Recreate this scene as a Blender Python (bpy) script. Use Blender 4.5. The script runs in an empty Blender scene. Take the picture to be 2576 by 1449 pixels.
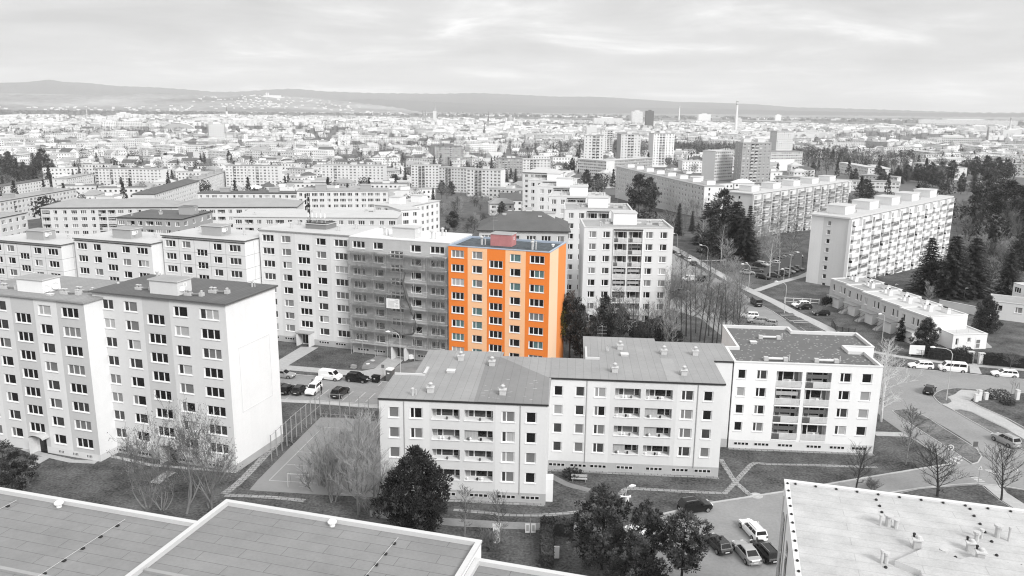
import bpy, math, random
from math import sin, cos, pi, radians, hypot, atan2, sqrt, exp
from mathutils import Vector, Matrix
random.seed(7)
SC = bpy.context.scene
COL = SC.collection

# ------------------------------------------------------------------ camera
CAM_H = 50.0
FOC = 2000.0                       # focal length in units of a 2576 wide frame
PITCH = math.atan(456 / 2000); ROLL = radians(.66)
_f = Vector((0, cos(PITCH), -sin(PITCH))); _r = Vector((1, 0, 0)); _u = _r.cross(_f)
_R = cos(ROLL) * _r + sin(ROLL) * _u; _U = cos(ROLL) * _u - sin(ROLL) * _r
cd = bpy.data.cameras.new('camera'); cam = bpy.data.objects.new('camera', cd); COL.objects.link(cam)
cd.sensor_width = 36; cd.lens = FOC / 2576 * 36; cd.clip_start = .5; cd.clip_end = 60000
cam.matrix_world = Matrix(((_R.x, _U.x, -_f.x, 0), (_R.y, _U.y, -_f.y, 0), (_R.z, _U.z, -_f.z, CAM_H), (0, 0, 0, 1)))
SC.camera = cam

# ------------------------------------------------------------------ light
SUN_EL = radians(36); SUN_DIR = Vector((.60, -.80)).normalized()     # towards the sun, seen from above
SC.view_settings.view_transform = 'Standard'; SC.view_settings.look = 'None'
SC.view_settings.gamma = 1; SC.view_settings.exposure = .40
sd = bpy.data.lights.new('sun', 'SUN'); sun = bpy.data.objects.new('sun', sd); COL.objects.link(sun)
sd.energy = 2.6; sd.angle = radians(18); sd.color = (1, .995, .985)
sun.rotation_euler = Vector((-SUN_DIR.x * cos(SUN_EL), -SUN_DIR.y * cos(SUN_EL), -sin(SUN_EL))).to_track_quat('-Z', 'Y').to_euler()
sun.location = (60, -40, 160)

W = bpy.data.worlds.new('World'); SC.world = W; W.use_nodes = True
nt = W.node_tree; nt.nodes.clear()
def N(t, ty, **kw):
    n = t.nodes.new(ty)
    for k, v in kw.items(): setattr(n, k, v)
    return n
def lk(t, a, b): t.links.new(a, b)
def math_node(t, op, a, b=None):
    n = N(t, 'ShaderNodeMath', operation=op)
    for i, x in enumerate((a, b)):
        if x is None: continue
        if isinstance(x, (int, float)): n.inputs[i].default_value = x
        else: lk(t, x, n.inputs[i])
    return n.outputs[0]
out = N(nt, 'ShaderNodeOutputWorld'); bg = N(nt, 'ShaderNodeBackground'); bg.inputs[1].default_value = .1
sky = N(nt, 'ShaderNodeTexSky', sky_type='NISHITA', sun_disc=False)
sky.sun_elevation = SUN_EL; sky.sun_rotation = atan2(SUN_DIR.x, SUN_DIR.y)
bw = N(nt, 'ShaderNodeRGBToBW'); lk(nt, sky.outputs[0], bw.inputs[0])
tc = N(nt, 'ShaderNodeTexCoord'); sx = N(nt, 'ShaderNodeSeparateXYZ'); lk(nt, tc.outputs['Generated'], sx.inputs[0])
zz = math_node(nt, 'MAXIMUM', sx.outputs[2], 0.0)
den = math_node(nt, 'ADD', zz, .11)
cx = N(nt, 'ShaderNodeCombineXYZ')
lk(nt, math_node(nt, 'DIVIDE', sx.outputs[0], den), cx.inputs[0]); lk(nt, math_node(nt, 'DIVIDE', sx.outputs[1], den), cx.inputs[1])
cx.inputs[2].default_value = 3.3
nz = N(nt, 'ShaderNodeTexNoise'); nz.inputs['Scale'].default_value = .95; nz.inputs['Detail'].default_value = 9; nz.inputs['Roughness'].default_value = .56; nz.inputs['Distortion'].default_value = .35
lk(nt, cx.outputs[0], nz.inputs['Vector'])
cr = N(nt, 'ShaderNodeValToRGB'); lk(nt, nz.outputs[0], cr.inputs[0])
CL = [(.30, .78), (.43, .90), (.53, 1.0), (.61, 1.18), (.68, 1.45)]
while len(cr.color_ramp.elements) < len(CL): cr.color_ramp.elements.new(.5)
for e, (p, v) in zip(cr.color_ramp.elements, CL): e.position = p; e.color = (v, v, v, 1)
grad = math_node(nt, 'ADD', math_node(nt, 'MULTIPLY', zz, 6.6), 4.95)      # overcast: zenith about three times the horizon
cl = math_node(nt, 'MULTIPLY', cr.outputs[0], grad)
mixn = math_node(nt, 'ADD', math_node(nt, 'MULTIPLY', cl, .93), math_node(nt, 'MULTIPLY', bw.outputs[0], .05))
lk(nt, mixn, bg.inputs[0]); lk(nt, bg.outputs[0], out.inputs[0])
SC.cycles.use_denoising = True; SC.cycles.filter_width = 1.15
SC.cycles.volume_bounces = 1; SC.cycles.max_bounces = 6; SC.cycles.diffuse_bounces = 3

# ------------------------------------------------------------------ the lie of the land, and picture rays to places on it
def terr(x, y):
    d = hypot(x, y)
    t = max(0., min(1., (d - 262) / 520)); t = t * t * (3 - 2 * t) * .35 + t * .65
    k = max(0., min(1., (math.degrees(atan2(x, y)) - .5) / 5)) if y > 0 else 0.          # the ground falls later on this side
    t2 = .45 * max(0., min(1., (d - 262) / 300)) + .55 * max(0., min(1., (d - 900) / 900))
    return -30 * (t * (1 - k) + t2 * k)
def ray(px, py): return _f + (px - 1288) / FOC * _R + (724.5 - py) / FOC * _U
def at(px, py, z=0.):
    d = ray(px, py); t = (z - CAM_H) / d.z
    return Vector((d.x * t, d.y * t, z))
def over(px, py, h=0.):
    """the place h metres above the land that is seen at this picture point"""
    p = at(px, py, h)
    for _ in range(25): p = at(px, py, .5 * p.z + .5 * (terr(p.x, p.y) + h))
    return p
def gnd(px, py): return over(px, py, 0.)
def tall(px, py, pxb, pyb):
    """(foot, height) of an upright thing with its top and its foot at these picture points"""
    b = gnd(pxb, pyb); d = ray(px, py); s = hypot(b.x, b.y) / hypot(d.x, d.y)
    return b, CAM_H + s * d.z - b.z
# picture points read off enlarged tiles, as whole-frame points
def TL(x, y): return (x / 3, 191.7 + y / 3)
def TC(x, y): return (858.7 + x / 3, 191.7 + y / 3)
def TR(x, y): return (1717.3 + x / 3, 191.7 + y / 3)
def T6(x, y): return (1717.3 + x / 3, 511.1 + y / 3)
def Z1(x, y): return (677.2 + x / 6, 817.8 + y / 6)
def Z2(x, y): return (1341.6 + x / 6, 1181.9 + y / 6)
def Z3(x, y): return (2146.7 + x / 6, 817.8 + y / 6)
def Z4(x, y): return (2146.7 + x / 6, 1047.8 + y / 6)
def ZA(x, y): return (1661.1 + x / 6, 575 + y / 6)

# ------------------------------------------------------------------ materials
MATS = {}
def mat(key, v, rough=.85, noise=.12, scale=.35, spec=.25, kind=None, metal=0, bump=0, fine=.5, **kw):
    m = bpy.data.materials.new(key); m.use_nodes = True; t = m.node_tree
    b = t.nodes['Principled BSDF']; b.inputs['Roughness'].default_value = rough
    b.inputs['Specular IOR Level'].default_value = spec; b.inputs['Metallic'].default_value = metal
    c = (v, v, v) if isinstance(v, (int, float)) else v
    MATS[key] = m; m.diffuse_color = (*c, 1)
    tcn = N(t, 'ShaderNodeTexCoord'); co = tcn.outputs['Object']
    if kind is None and not noise:
        b.inputs['Base Color'].default_value = (*c, 1); return m
    n1 = N(t, 'ShaderNodeTexNoise'); n1.inputs['Scale'].default_value = scale; n1.inputs['Detail'].default_value = 6; n1.inputs['Roughness'].default_value = .62
    lk(t, co, n1.inputs['Vector'])
    n2 = N(t, 'ShaderNodeTexNoise'); n2.inputs['Scale'].default_value = scale * 14; n2.inputs['Detail'].default_value = 3
    lk(t, co, n2.inputs['Vector'])
    # factor = 1 + noise * (2*big - 1) + noise*fine*(2*small-1), big stretched
    big = math_node(t, 'MULTIPLY', math_node(t, 'SUBTRACT', n1.outputs[0], .5), 3.4 * noise)
    sm = math_node(t, 'MULTIPLY', math_node(t, 'SUBTRACT', n2.outputs[0], .5), 3.0 * noise * fine)
    fac = math_node(t, 'ADD', math_node(t, 'ADD', big, sm), 1.0)
    if kind == 'seams':                                  # laid sheets: brick texture for the joints
        bt = N(t, 'ShaderNodeTexBrick'); bt.offset = kw.get('off', .5); bt.squash = 1
        bt.inputs['Scale'].default_value = 1; bt.inputs['Brick Width'].default_value = kw['bw']; bt.inputs['Row Height'].default_value = kw['rh']
        bt.inputs['Mortar Size'].default_value = kw.get('ms', .02); bt.inputs['Mortar Smooth'].default_value = .3; bt.inputs['Bias'].default_value = 0
        a = kw.get('vary', .06)
        bt.inputs['Color1'].default_value = (1 - a, 1 - a, 1 - a, 1); bt.inputs['Color2'].default_value = (1 + a, 1 + a, 1 + a, 1)
        j = kw.get('joint', .6); bt.inputs['Mortar'].default_value = (j, j, j, 1)
        mp = N(t, 'ShaderNodeMapping'); mp.inputs['Rotation'].default_value = (0, 0, kw.get('rot', 0)); lk(t, co, mp.inputs[0]); lk(t, mp.outputs[0], bt.inputs['Vector'])
        fac = math_node(t, 'MULTIPLY', fac, bt.outputs[0])
    if kind == 'folds':                                  # curtains, blinds
        wv = N(t, 'ShaderNodeTexWave', wave_type='BANDS', bands_direction=kw.get('dir', 'X')); wv.inputs['Scale'].default_value = kw['ws']; wv.inputs['Distortion'].default_value = kw.get('wd', 2); wv.inputs['Detail'].default_value = 1
        lk(t, co, wv.inputs['Vector'])
        fac = math_node(t, 'MULTIPLY', fac, math_node(t, 'ADD', math_node(t, 'MULTIPLY', wv.outputs[0], kw.get('wa', .3)), 1 - kw.get('wa', .3) / 2))
    if kind == 'flecks':                                 # curled paint and pebbles on a flat roof
        vo = N(t, 'ShaderNodeTexVoronoi'); vo.inputs['Scale'].default_value = kw['fs']; lk(t, co, vo.inputs['Vector'])
        st = math_node(t, 'LESS_THAN', vo.outputs['Distance'], kw.get('fr', .2))
        fac = math_node(t, 'MULTIPLY', fac, math_node(t, 'ADD', math_node(t, 'MULTIPLY', st, kw.get('fa', .7)), 1))
    if kind == 'streaks':                                # rain runs down a wall
        mp = N(t, 'ShaderNodeMapping'); mp.inputs['Scale'].default_value = (1.4, 1.4, .06); lk(t, co, mp.inputs[0])
        n3 = N(t, 'ShaderNodeTexNoise'); n3.inputs['Scale'].default_value = 1; n3.inputs['Detail'].default_value = 4; lk(t, mp.outputs[0], n3.inputs['Vector'])
        fac = math_node(t, 'ADD', fac, math_node(t, 'MULTIPLY', math_node(t, 'SUBTRACT', n3.outputs[0], .5), kw.get('sa', .25)))
    fac = math_node(t, 'MAXIMUM', fac, .15)
    vm = N(t, 'ShaderNodeVectorMath', operation='SCALE'); vm.inputs[0].default_value = c; lk(t, fac, vm.inputs['Scale'])
    lk(t, vm.outputs[0], b.inputs['Base Color'])
    if bump:
        bp = N(t, 'ShaderNodeBump'); bp.inputs['Strength'].default_value = bump; bp.inputs['Distance'].default_value = .05
        lk(t, n2.outputs[0], bp.inputs['Height']); lk(t, bp.outputs[0], b.inputs['Normal'])
    return m
# walls
for k, v in dict(white=.80, pale=.70, lgrey=.645, grey=.54, mgrey=.36, dgrey=.22, dark=.12).items():
    mat('wall_' + k, v, noise=.045, scale=.18, kind='streaks', sa=.09)
mat('wall_offwhite', .745, noise=.03); mat('wall_concrete', .46, noise=.09, scale=.4, kind='streaks', sa=.16)
mat('plinth', .42, noise=.1, scale=.5); mat('plinth_dark', .24, noise=.12, scale=.5)
mat('orange_lit', (.86, .29, .085), noise=.02, scale=.2, spec=.15); mat('orange', (.80, .225, .045), noise=.04, scale=.2, kind='streaks', sa=.10, spec=.15); mat('peach', (.88, .52, .30), noise=.02, scale=.2, spec=.15)  # first one: the front's orange again, sun on the gable put into its colour
mat('peach_pale', (.90, .62, .42), noise=.02, scale=.2, spec=.15); mat('pinkred', (.46, .20, .20), noise=.16, scale=.8)
mat('reveal', .72, noise=.03); mat('white_paint', .82, noise=.02, rough=.5); mat('frame', .82, noise=0, rough=.45, spec=.4)
mat('fascia', .035, noise=.2); mat('coping', .55, noise=.06, rough=.6); mat('coping_blue', (.36, .42, .50), noise=.08, rough=.5); mat('coping_pale', .64, noise=.05)
# roofs
mat('felt', .22, noise=.15, scale=.3, kind='seams', bw=5.2, rh=1.05, ms=.018, joint=.42, vary=.03, rough=.9)
mat('felt_pale', .44, noise=.22, scale=.5, kind='seams', bw=8, rh=1.05, ms=.03, joint=.78, vary=.025, rough=.85)
mat('sheet', .28, noise=.13, scale=.16, kind='seams', bw=1.15, rh=60, ms=.03, joint=.72, vary=.03, off=0, rough=.7)
mat('sheet_dark', .21, noise=.12, scale=.16, kind='seams', bw=1.15, rh=60, ms=.03, joint=.75, vary=.03, off=0, rough=.7)
mat('ribbed', .26, noise=.12, scale=.3, kind='seams', bw=.62, rh=80, ms=.05, joint=.7, vary=.05, off=0, rough=.7)
mat('ribbed_dark', .115, noise=.15, scale=.3, kind='seams', bw=.62, rh=80, ms=.05, joint=.7, vary=.05, off=0, rough=.75)
mat('fleck', .125, noise=.12, scale=.3, kind='flecks', fs=1.35, fr=.23, fa=1.3)
mat('fleck_blue', (.075, .088, .098), noise=.5, scale=.9, kind='flecks', fs=1.6, fr=.22, fa=-.6)
mat('roof_light', .48, noise=.08, scale=.2); mat('roof_white', .74, noise=.05, scale=.2); mat('roof_mid', .31, noise=.12, scale=.2); mat('roof_dark', .11, noise=.15, scale=.25)
mat('vent', .5, noise=.12, scale=2); mat('metal', .6, metal=.6, rough=.35, noise=.05); mat('pipe_dark', .03, noise=.1)
# glass and what hangs behind it
mat('glass_dark', .012, rough=.12, noise=.5, scale=.6, spec=.5); mat('glass_mid', .05, rough=.15, noise=.6, scale=.9, spec=.5)
mat('curtain', .17, rough=.4, noise=.1, kind='folds', ws=2.2, wa=.5, spec=.4); mat('curtain_pale', .40, rough=.5, noise=.06, kind='folds', ws=1.7, wa=.25)
mat('blind', .30, rough=.5, noise=.03, kind='folds', dir='Z', ws=4.5, wd=0, wa=.5); mat('blind_grey', .22, noise=.04, rough=.5)
mat('glass_teal', (.10, .17, .17), rough=.2, noise=.3, scale=1, spec=.5)
# land
mat('grass', .085, noise=.85, scale=.22, rough=.95, bump=.5, fine=.9); mat('grass_dry', .13, noise=.7, scale=.2, rough=.95, bump=.4, fine=.9)
mat('asphalt', .25, noise=.16, scale=.2, rough=.9, fine=.8); mat('asphalt_dark', .10, noise=.1, scale=.15, rough=.9); mat('paving', .40, noise=.07, scale=.3, rough=.9, kind='seams', bw=.5, rh=.5, ms=.02, joint=.85)
mat('stone_slab', .30, noise=.2, scale=.8, kind='seams', bw=.9, rh=.6, ms=.06, joint=.4, vary=.15); mat('kerbstone', .42, noise=.15, scale=.8); mat('line_paint', .48, noise=.15, scale=2)
mat('court', .24, noise=.09, scale=.15); mat('dirt', .22, noise=.35, scale=.35); mat('far_land', .12, noise=.3, scale=.0012, fine=.7); mat('hill_wood', .07, noise=.5, scale=.0012, fine=.4)
mat('hill_field', .20, noise=1.0, scale=.0011, fine=.5)
# plants
mat('bark', .12, noise=.3, scale=2); mat('bark_pale', .2, noise=.3, scale=2); mat('birch_bark', .55, noise=.35, scale=1.2, fine=1.2); mat('bark_dark', .045, noise=.3, scale=2)
mat('twig', .16, noise=.2); mat('twig_pale', .32, noise=.2); mat('twig_dark', .055, noise=.2); mat('bud', .2, noise=.3)
mat('needle_dark', .022, noise=.3, scale=.8); mat('needle', .055, noise=.35, scale=.8); mat('needle_pale', .13, noise=.3, scale=.8); mat('needle_olive', (.09, .085, .018), noise=.3)
mat('leaf_dark', .028, noise=.3, scale=1.5); mat('leaf', .05, noise=.4, scale=1.5); mat('hedge_brown', .075, noise=.5, scale=2.5)
# small things
mat('car_white', .85, rough=.25, noise=0, spec=.5); mat('car_black', .008, rough=.2, noise=0, spec=.5); mat('car_silver', .38, rough=.3, noise=0, metal=.3, spec=.5); mat('car_grey', .10, rough=.3, noise=0, spec=.5)
mat('car_dark', .025, rough=.25, noise=0, spec=.5); mat('car_glass', .008, rough=.08, noise=0, spec=.5); mat('tyre', .015, noise=.1, rough=.8); mat('rim', .4, metal=.7, rough=.35, noise=0); mat('lamp_red', .10, rough=.3, noise=0); mat('lamp_clear', .75, rough=.2, noise=0)
mat('plate', .7, noise=0); mat('bin_black', .012, rough=.5, noise=.1); mat('cabin_grey', .12, noise=.1, rough=.5); mat('post_grey', .30, noise=.1); mat('post_pale', .55, noise=.05)
mat('cloth_dark', .015, noise=.2); mat('skin', .35, noise=.05); mat('hair', .02, noise=.1); mat('board', .78, noise=.03); mat('ink', .12, noise=0); mat('brick_red', .3, noise=.2)
mat('scaffold_pole', .5, metal=.1, rough=.5, noise=.1); mat('plank', .42, noise=.2, scale=1)
net = bpy.data.materials.new('net'); net.use_nodes = True; MATS['net'] = net
t = net.node_tree; b = t.nodes['Principled BSDF']; b.inputs['Roughness'].default_value = .9; b.inputs['Specular IOR Level'].default_value = .1
c0 = N(t, 'ShaderNodeTexCoord'); n0 = N(t, 'ShaderNodeTexNoise'); n0.inputs['Scale'].default_value = .55; n0.inputs['Detail'].default_value = 5; n0.inputs['Distortion'].default_value = 1.2; lk(t, c0.outputs['Object'], n0.inputs['Vector'])
r0 = N(t, 'ShaderNodeValToRGB'); lk(t, n0.outputs[0], r0.inputs[0]); r0.color_ramp.elements[0].position = .35; r0.color_ramp.elements[0].color = (.22,) * 3 + (1,); r0.color_ramp.elements[1].position = .7; r0.color_ramp.elements[1].color = (.55,) * 3 + (1,)
lk(t, r0.outputs[0], b.inputs['Alpha']); b.inputs['Base Color'].default_value = (.17, .17, .17, 1)

# ------------------------------------------------------------------ mesh building
class MB:
    def __init__(s): s.v = []; s.f = []; s.m = []
    def poly(s, pts, m):
        i = len(s.v); s.v += [tuple(p) for p in pts]; s.f.append(tuple(range(i, i + len(pts)))); s.m.append(m)
    def box(s, x0, y0, z0, x1, y1, z1, m, top=None, bottom=True):
        i = len(s.v); s.v += [(x0, y0, z0), (x1, y0, z0), (x1, y1, z0), (x0, y1, z0), (x0, y0, z1), (x1, y0, z1), (x1, y1, z1), (x0, y1, z1)]
        fs = [(0, 1, 5, 4), (1, 2, 6, 5), (2, 3, 7, 6), (3, 0, 4, 7), (4, 5, 6, 7)] + ([(3, 2, 1, 0)] if bottom else [])
        s.f += [tuple(i + k for k in f) for f in fs]; s.m += [m] * 4 + [top or m] + ([m] if bottom else [])
    def beam(s, a, b, w, h, m):
        """a bar of section w x h from a to b"""
        a = Vector(a); b = Vector(b); d = (b - a).normalized(); sd = d.cross(Vector((0, 0, 1)))
        sd = Vector((1, 0, 0)) if sd.length < 1e-4 else sd.normalized()
        up = sd.cross(d); sd = sd * w / 2; up = up * h / 2; i = len(s.v)
        for p in (a, b):
            for q in (-sd - up, sd - up, sd + up, -sd + up): s.v.append(tuple(p + q))
        s.f += [(i, i + 3, i + 2, i + 1), (i + 4, i + 5, i + 6, i + 7)] + [(i + k, i + (k + 1) % 4, i + 4 + (k + 1) % 4, i + 4 + k) for k in range(4)]; s.m += [m] * 6
    def tube(s, pts, rs, n, m, cap=True):
        base = len(s.v); pts = [Vector(p) for p in pts]
        for k, p in enumerate(pts):
            d = (pts[min(k + 1, len(pts) - 1)] - pts[max(k - 1, 0)]).normalized()
            a = d.cross(Vector((0, 0, 1))); a = Vector((1, 0, 0)) if a.length < 1e-3 else a.normalized(); c = d.cross(a)
            for j in range(n):
                t_ = 2 * pi * j / n; s.v.append(tuple(p + rs[k] * (cos(t_) * a + sin(t_) * c)))
        for k in range(len(pts) - 1):
            for j in range(n):
                q = base + k * n; s.f.append((q + j, q + (j + 1) % n, q + n + (j + 1) % n, q + n + j)); s.m.append(m)
        if cap:
            s.f.append(tuple(base + j for j in range(n))[::-1]); s.m.append(m)
            q = base + (len(pts) - 1) * n; s.f.append(tuple(q + j for j in range(n))); s.m.append(m)
    def lathe(s, prof, c, n, m):
        """prof: (radius, height) from the bottom up, round c"""
        base = len(s.v)
        for r, z in prof:
            for j in range(n): s.v.append((c[0] + r * cos(2 * pi * j / n), c[1] + r * sin(2 * pi * j / n), c[2] + z))
        for k in range(len(prof) - 1):
            for j in range(n):
                q = base + k * n; s.f.append((q + j, q + (j + 1) % n, q + n + (j + 1) % n, q + n + j)); s.m.append(m)
        q = base + (len(prof) - 1) * n; s.f.append(tuple(q + j for j in range(n))); s.m.append(m)
        s.f.append(tuple(base + j for j in range(n))[::-1]); s.m.append(m)
    def prism(s, pts, z0, z1, m, top=None):
        n = len(pts)
        for i in range(n):
            a, b2 = pts[i], pts[(i + 1) % n]; s.poly([(a[0], a[1], z0), (b2[0], b2[1], z0), (b2[0], b2[1], z1), (a[0], a[1], z1)], m)
        s.poly([(p[0], p[1], z1) for p in pts], top or m)
    def mesh(s, name, smooth=False):
        me = bpy.data.meshes.new(name); me.from_pydata(s.v, [], s.f)
        keys = list(dict.fromkeys(s.m))
        for k in keys: me.materials.append(MATS[k])
        ix = {k: i for i, k in enumerate(keys)}
        me.polygons.foreach_set('material_index', [ix[k] for k in s.m])
        if smooth: me.polygons.foreach_set('use_smooth', [True] * len(s.f))
        me.update(); return me
    def obj(s, name, parent=None, smooth=False, loc=(0, 0, 0), rz=0): return link(name, s.mesh(name, smooth), parent, loc, rz)
def link(name, data, parent=None, loc=(0, 0, 0), rz=0):
    o = bpy.data.objects.new(name, data); COL.objects.link(o); o.location = loc; o.rotation_euler = (0, 0, rz)
    if parent: o.parent = parent
    return o
def tag(o, label, cat, group=None, kind=None):
    o['label'] = label; o['category'] = cat
    if group: o['group'] = group
    if kind: o['kind'] = kind
    return o
def thing(name, label, cat, loc=(0, 0, 0), rz=0, group=None): return tag(link(name, None, None, loc, rz), label, cat, group)
def struct(name, mb, kind='structure', **kw):
    o = mb.obj(name, **kw); o['kind'] = kind; return o
def copy_tree(o, parent=None):
    c = o.copy(); COL.objects.link(c)
    if parent: c.parent = parent
    for ch in list(o.children): copy_tree(ch, c)
    return c
def offset(poly, d):
    """outward offset of a counter-clockwise outline"""
    n = len(poly); res = []
    for i in range(n):
        p0, p1, p2 = Vector(poly[i - 1]), Vector(poly[i]), Vector(poly[(i + 1) % n])
        a = (p1 - p0).normalized(); b = (p2 - p1).normalized()
        na = Vector((a.y, -a.x)); nb = Vector((b.y, -b.x)); k = 1 + na.dot(nb)
        res.append(tuple(p1 + (na + nb) * (d / max(k, .3))))
    return res
# ------------------------------------------------------------------ windows
WM = {}
PANES = {'w1': (0, 1), 'w2': (0, .36, 1), 'w2r': (0, .64, 1), 'w3': (0, .32, .66, 1), 'w4': (0, .25, .5, .75, 1)}
def window_mesh(kind, w, h, glass, sill=True, rev=.16, frame='frame'):
    key = (kind, round(w, 2), round(h, 2), glass, sill, frame)
    if key in WM: return WM[key]
    m = MB(); ft = .075; cut = [q * w - w / 2 for q in PANES[kind]]
    m.box(-w / 2, 0, h - ft, w / 2, .07, h, frame); m.box(-w / 2, 0, 0, w / 2, .07, ft, frame)
    for i, x in enumerate(cut):
        t_ = ft if i in (0, len(cut) - 1) else ft * .95
        a = x if i == 0 else x - 2 * t_ if i == len(cut) - 1 else x - t_
        m.box(a, .002, ft, a + 2 * t_, .068, h - ft, frame)
    for i in range(len(cut) - 1):
        m.poly([(cut[i], .045, ft / 2), (cut[i + 1], .045, ft / 2), (cut[i + 1], .045, h - ft / 2), (cut[i], .045, h - ft / 2)], glass[i % len(glass)])
    if sill: m.box(-w / 2 - .06, -rev - .09, -.09, w / 2 + .06, .0, -.004, 'white_paint')
    WM[key] = m.mesh('window'); return WM[key]
GL = [('glass_dark',)] * 5 + [('glass_mid',)] * 3 + [('glass_dark', 'glass_mid')] * 2 + [('curtain',)] * 3 + [('curtain', 'glass_dark')] * 2 + [('glass_mid', 'curtain')] * 2 + [('curtain_pale',), ('blind_grey',), ('glass_mid', 'curtain_pale')]
GDARK = [('glass_dark',)] * 5 + [('glass_mid', 'glass_dark')]
rw = random.Random(11)
def facade(root, mb, a, b, z0, z1, cols=(), bands=None, plinth=None, wallm='wall_pale', dep=.16, zbase=0, skip=None, glass=None, limit=None, joints=None):
    """One wall from a to b (outline counter-clockwise, outside to the right of a->b) with real openings.
    cols: (u0, u1, kind, [sill heights], height); bands: [(u_end, material)]; plinth: (height, material)"""
    a = Vector(a); b = Vector(b); L = (b - a).length; u = (b - a) / L; n = Vector((u.y, -u.x)); ang = atan2(u.y, u.x)
    def P3(x, z, d=0.): return (a.x + u.x * x - n.x * d, a.y + u.y * x - n.y * d, z)
    us = {0., L}
    for c in cols: us |= {c[0], c[1]}
    for e in (bands or []): us.add(min(e[0], L))
    us = sorted(us)
    def wm(x, z):
        if plinth and z < zbase + plinth[0]: return plinth[1]
        if bands:
            for e, k in bands:
                if x < e: return k
            return bands[-1][1]
        return wallm
    for x0, x1 in zip(us, us[1:]):
        if x1 - x0 < 1e-4: continue
        xm = (x0 + x1) / 2; c = next((c for c in cols if c[0] < xm < c[1]), None)
        zs = {z0, z1}
        if plinth: zs.add(zbase + plinth[0])
        ops = []
        if c:
            ops = [(zbase + v, zbase + v + c[4]) for v in c[3]]
            for o_ in ops: zs |= set(o_)
        zs = sorted(z for z in zs if z0 <= z <= z1)
        for q0, q1 in zip(zs, zs[1:]):
            zm = (q0 + q1) / 2
            if any(o_[0] < zm < o_[1] for o_ in ops): continue
            mb.poly([P3(x0, q0), P3(x1, q0), P3(x1, q1), P3(x0, q1)], wm(xm, zm))
    made = 0
    for c in cols:
        kind, hh = c[2], c[4]; x0, x1 = c[0], c[1]; opt = c[5] if len(c) > 5 else {}
        for k, v in enumerate(c[3]):
            q0, q1 = zbase + v, zbase + v + hh
            d = opt.get('dep', dep)
            rm = opt.get('rev', 'reveal')
            for A, B in (((x0, q0), (x0, q1)), ((x0, q1), (x1, q1)), ((x1, q1), (x1, q0)), ((x1, q0), (x0, q0))):
                mb.poly([P3(*A), P3(*B), P3(*B, d), P3(*A, d)], rm)
            xm = (x0 + x1) / 2
            if kind == 'lg': loggia(root, P3(xm, q0, 0), ang, x1 - x0, hh, d, opt, k); continue
            g = opt.get('glass') or rw.choice(glass or GL)
            if opt.get('per') and k in opt['per']: g = opt['per'][k]
            name = 'basement_window' if kind == 'bs' else 'window'
            kk = 'w4' if kind == 'bs' else kind
            if kk == 'w3' and len(g) == 2: g = (g[0], g[1], g[1])
            sill = opt.get('sill', kind != 'bs')
            made += 1
            link(name, window_mesh(kk, x1 - x0, hh, g, sill, d - .04, opt.get('frame', 'frame')), root, P3(xm, q0, d - .04), ang)
    return made
LG = {}
def loggia(root, p, ang, w, h, d, opt, k):
    """recessed balcony: back wall with door and window, parapet or railing, things standing in it"""
    st = opt.get('style', 'slot'); var = rw.randrange(4); key = (st, round(w, 2), round(h, 2), var)
    if key not in LG:
        r2 = random.Random(hash((st, var)) % 99991 + var); m = MB(); hw = w / 2; y = d
        full = st == 'rail'
        sill = -.05 if full else -1.0
        m.poly([(-hw, y, sill), (hw, y, sill), (hw, y, h), (-hw, y, h)], 'wall_lgrey' if full else 'wall_mgrey')  # slot style: darker back wall, the recess shade put into its colour
        # glazing on the back wall
        x = -hw + w * (.10 + .08 * r2.random()); g = ['glass_dark', 'glass_mid', 'curtain', 'glass_dark', 'glass_dark']
        for wd, lo in ((w * .2, .02), (w * .42, .95 if full else .02), (w * .2, .02)):
            top = h - .12; lo_ = lo if full else max(lo, 0)
            m.box(x, y - .07, lo_, x + wd, y - .003, top, 'frame'); m.box(x + .08, y - .09, lo_ + .08, x + wd - .08, y - .072, top - .08, r2.choice(g)); x += wd
        if not full:
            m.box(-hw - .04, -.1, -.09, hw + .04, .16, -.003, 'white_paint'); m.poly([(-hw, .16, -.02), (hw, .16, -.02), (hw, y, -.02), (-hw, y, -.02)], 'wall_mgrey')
            for _ in range(r2.randrange(1, 5)):
                xx = r2.uniform(-hw + .3, hw - .4); m.lathe([(.09, 0), (.13, .16), (.16, .28), (.05, .42)], (xx, .08 + r2.random() * .06, 0.002), 6, r2.choice(['leaf_dark', 'wall_dark', 'white_paint']))
            if var == 1: m.box(-hw + .06, .3, 0, -.1, .34, h - .1, 'curtain_pale')
        else:
            m.box(-hw, .05, -.03, hw, y, .0, 'wall_mgrey')
            for _ in range(2): 
                xx = r2.uniform(-hw + .3, hw - .6); m.box(xx, .3, .001, xx + .4, .7, r2.uniform(.4, 1.3), r2.choice(['wall_dark', 'white_paint', 'wall_mgrey', 'leaf_dark']))
            if var in (1, 3): m.box(-hw + .2, .24, 1.5, hw - .3, .28, 2.1, 'curtain_pale' if var == 1 else 'wall_dark')
        LG[key] = m.mesh('loggia')
    o = link('loggia', LG[key], root, p, ang)
    if st == 'rail':
        kk = ('railing', round(w, 2), var % 3, opt.get('panel'))
        if kk not in LG:
            m = MB(); hw = w / 2; s = [.30, .62, 0][var % 3] * w
            pm = opt.get('panel', 'wall_mgrey')
            m.box(-hw, -.06, -.16, hw, .1, .03, 'white_paint'); m.box(-hw, -.03, 1.02, hw, .03, 1.07, 'frame')
            x = -hw + .02
            while x < hw - .1:
                m.box(x, -.02, .1, x + .11, .012, 1.0, 'wall_dark' if (x + hw < s and var % 3 < 2 and var % 3 == 0) else pm); x += .14
            LG[kk] = m.mesh('railing')
        link('railing', LG[kk], o, (0, -.02, 0))
    return o
BAL = {}
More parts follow.
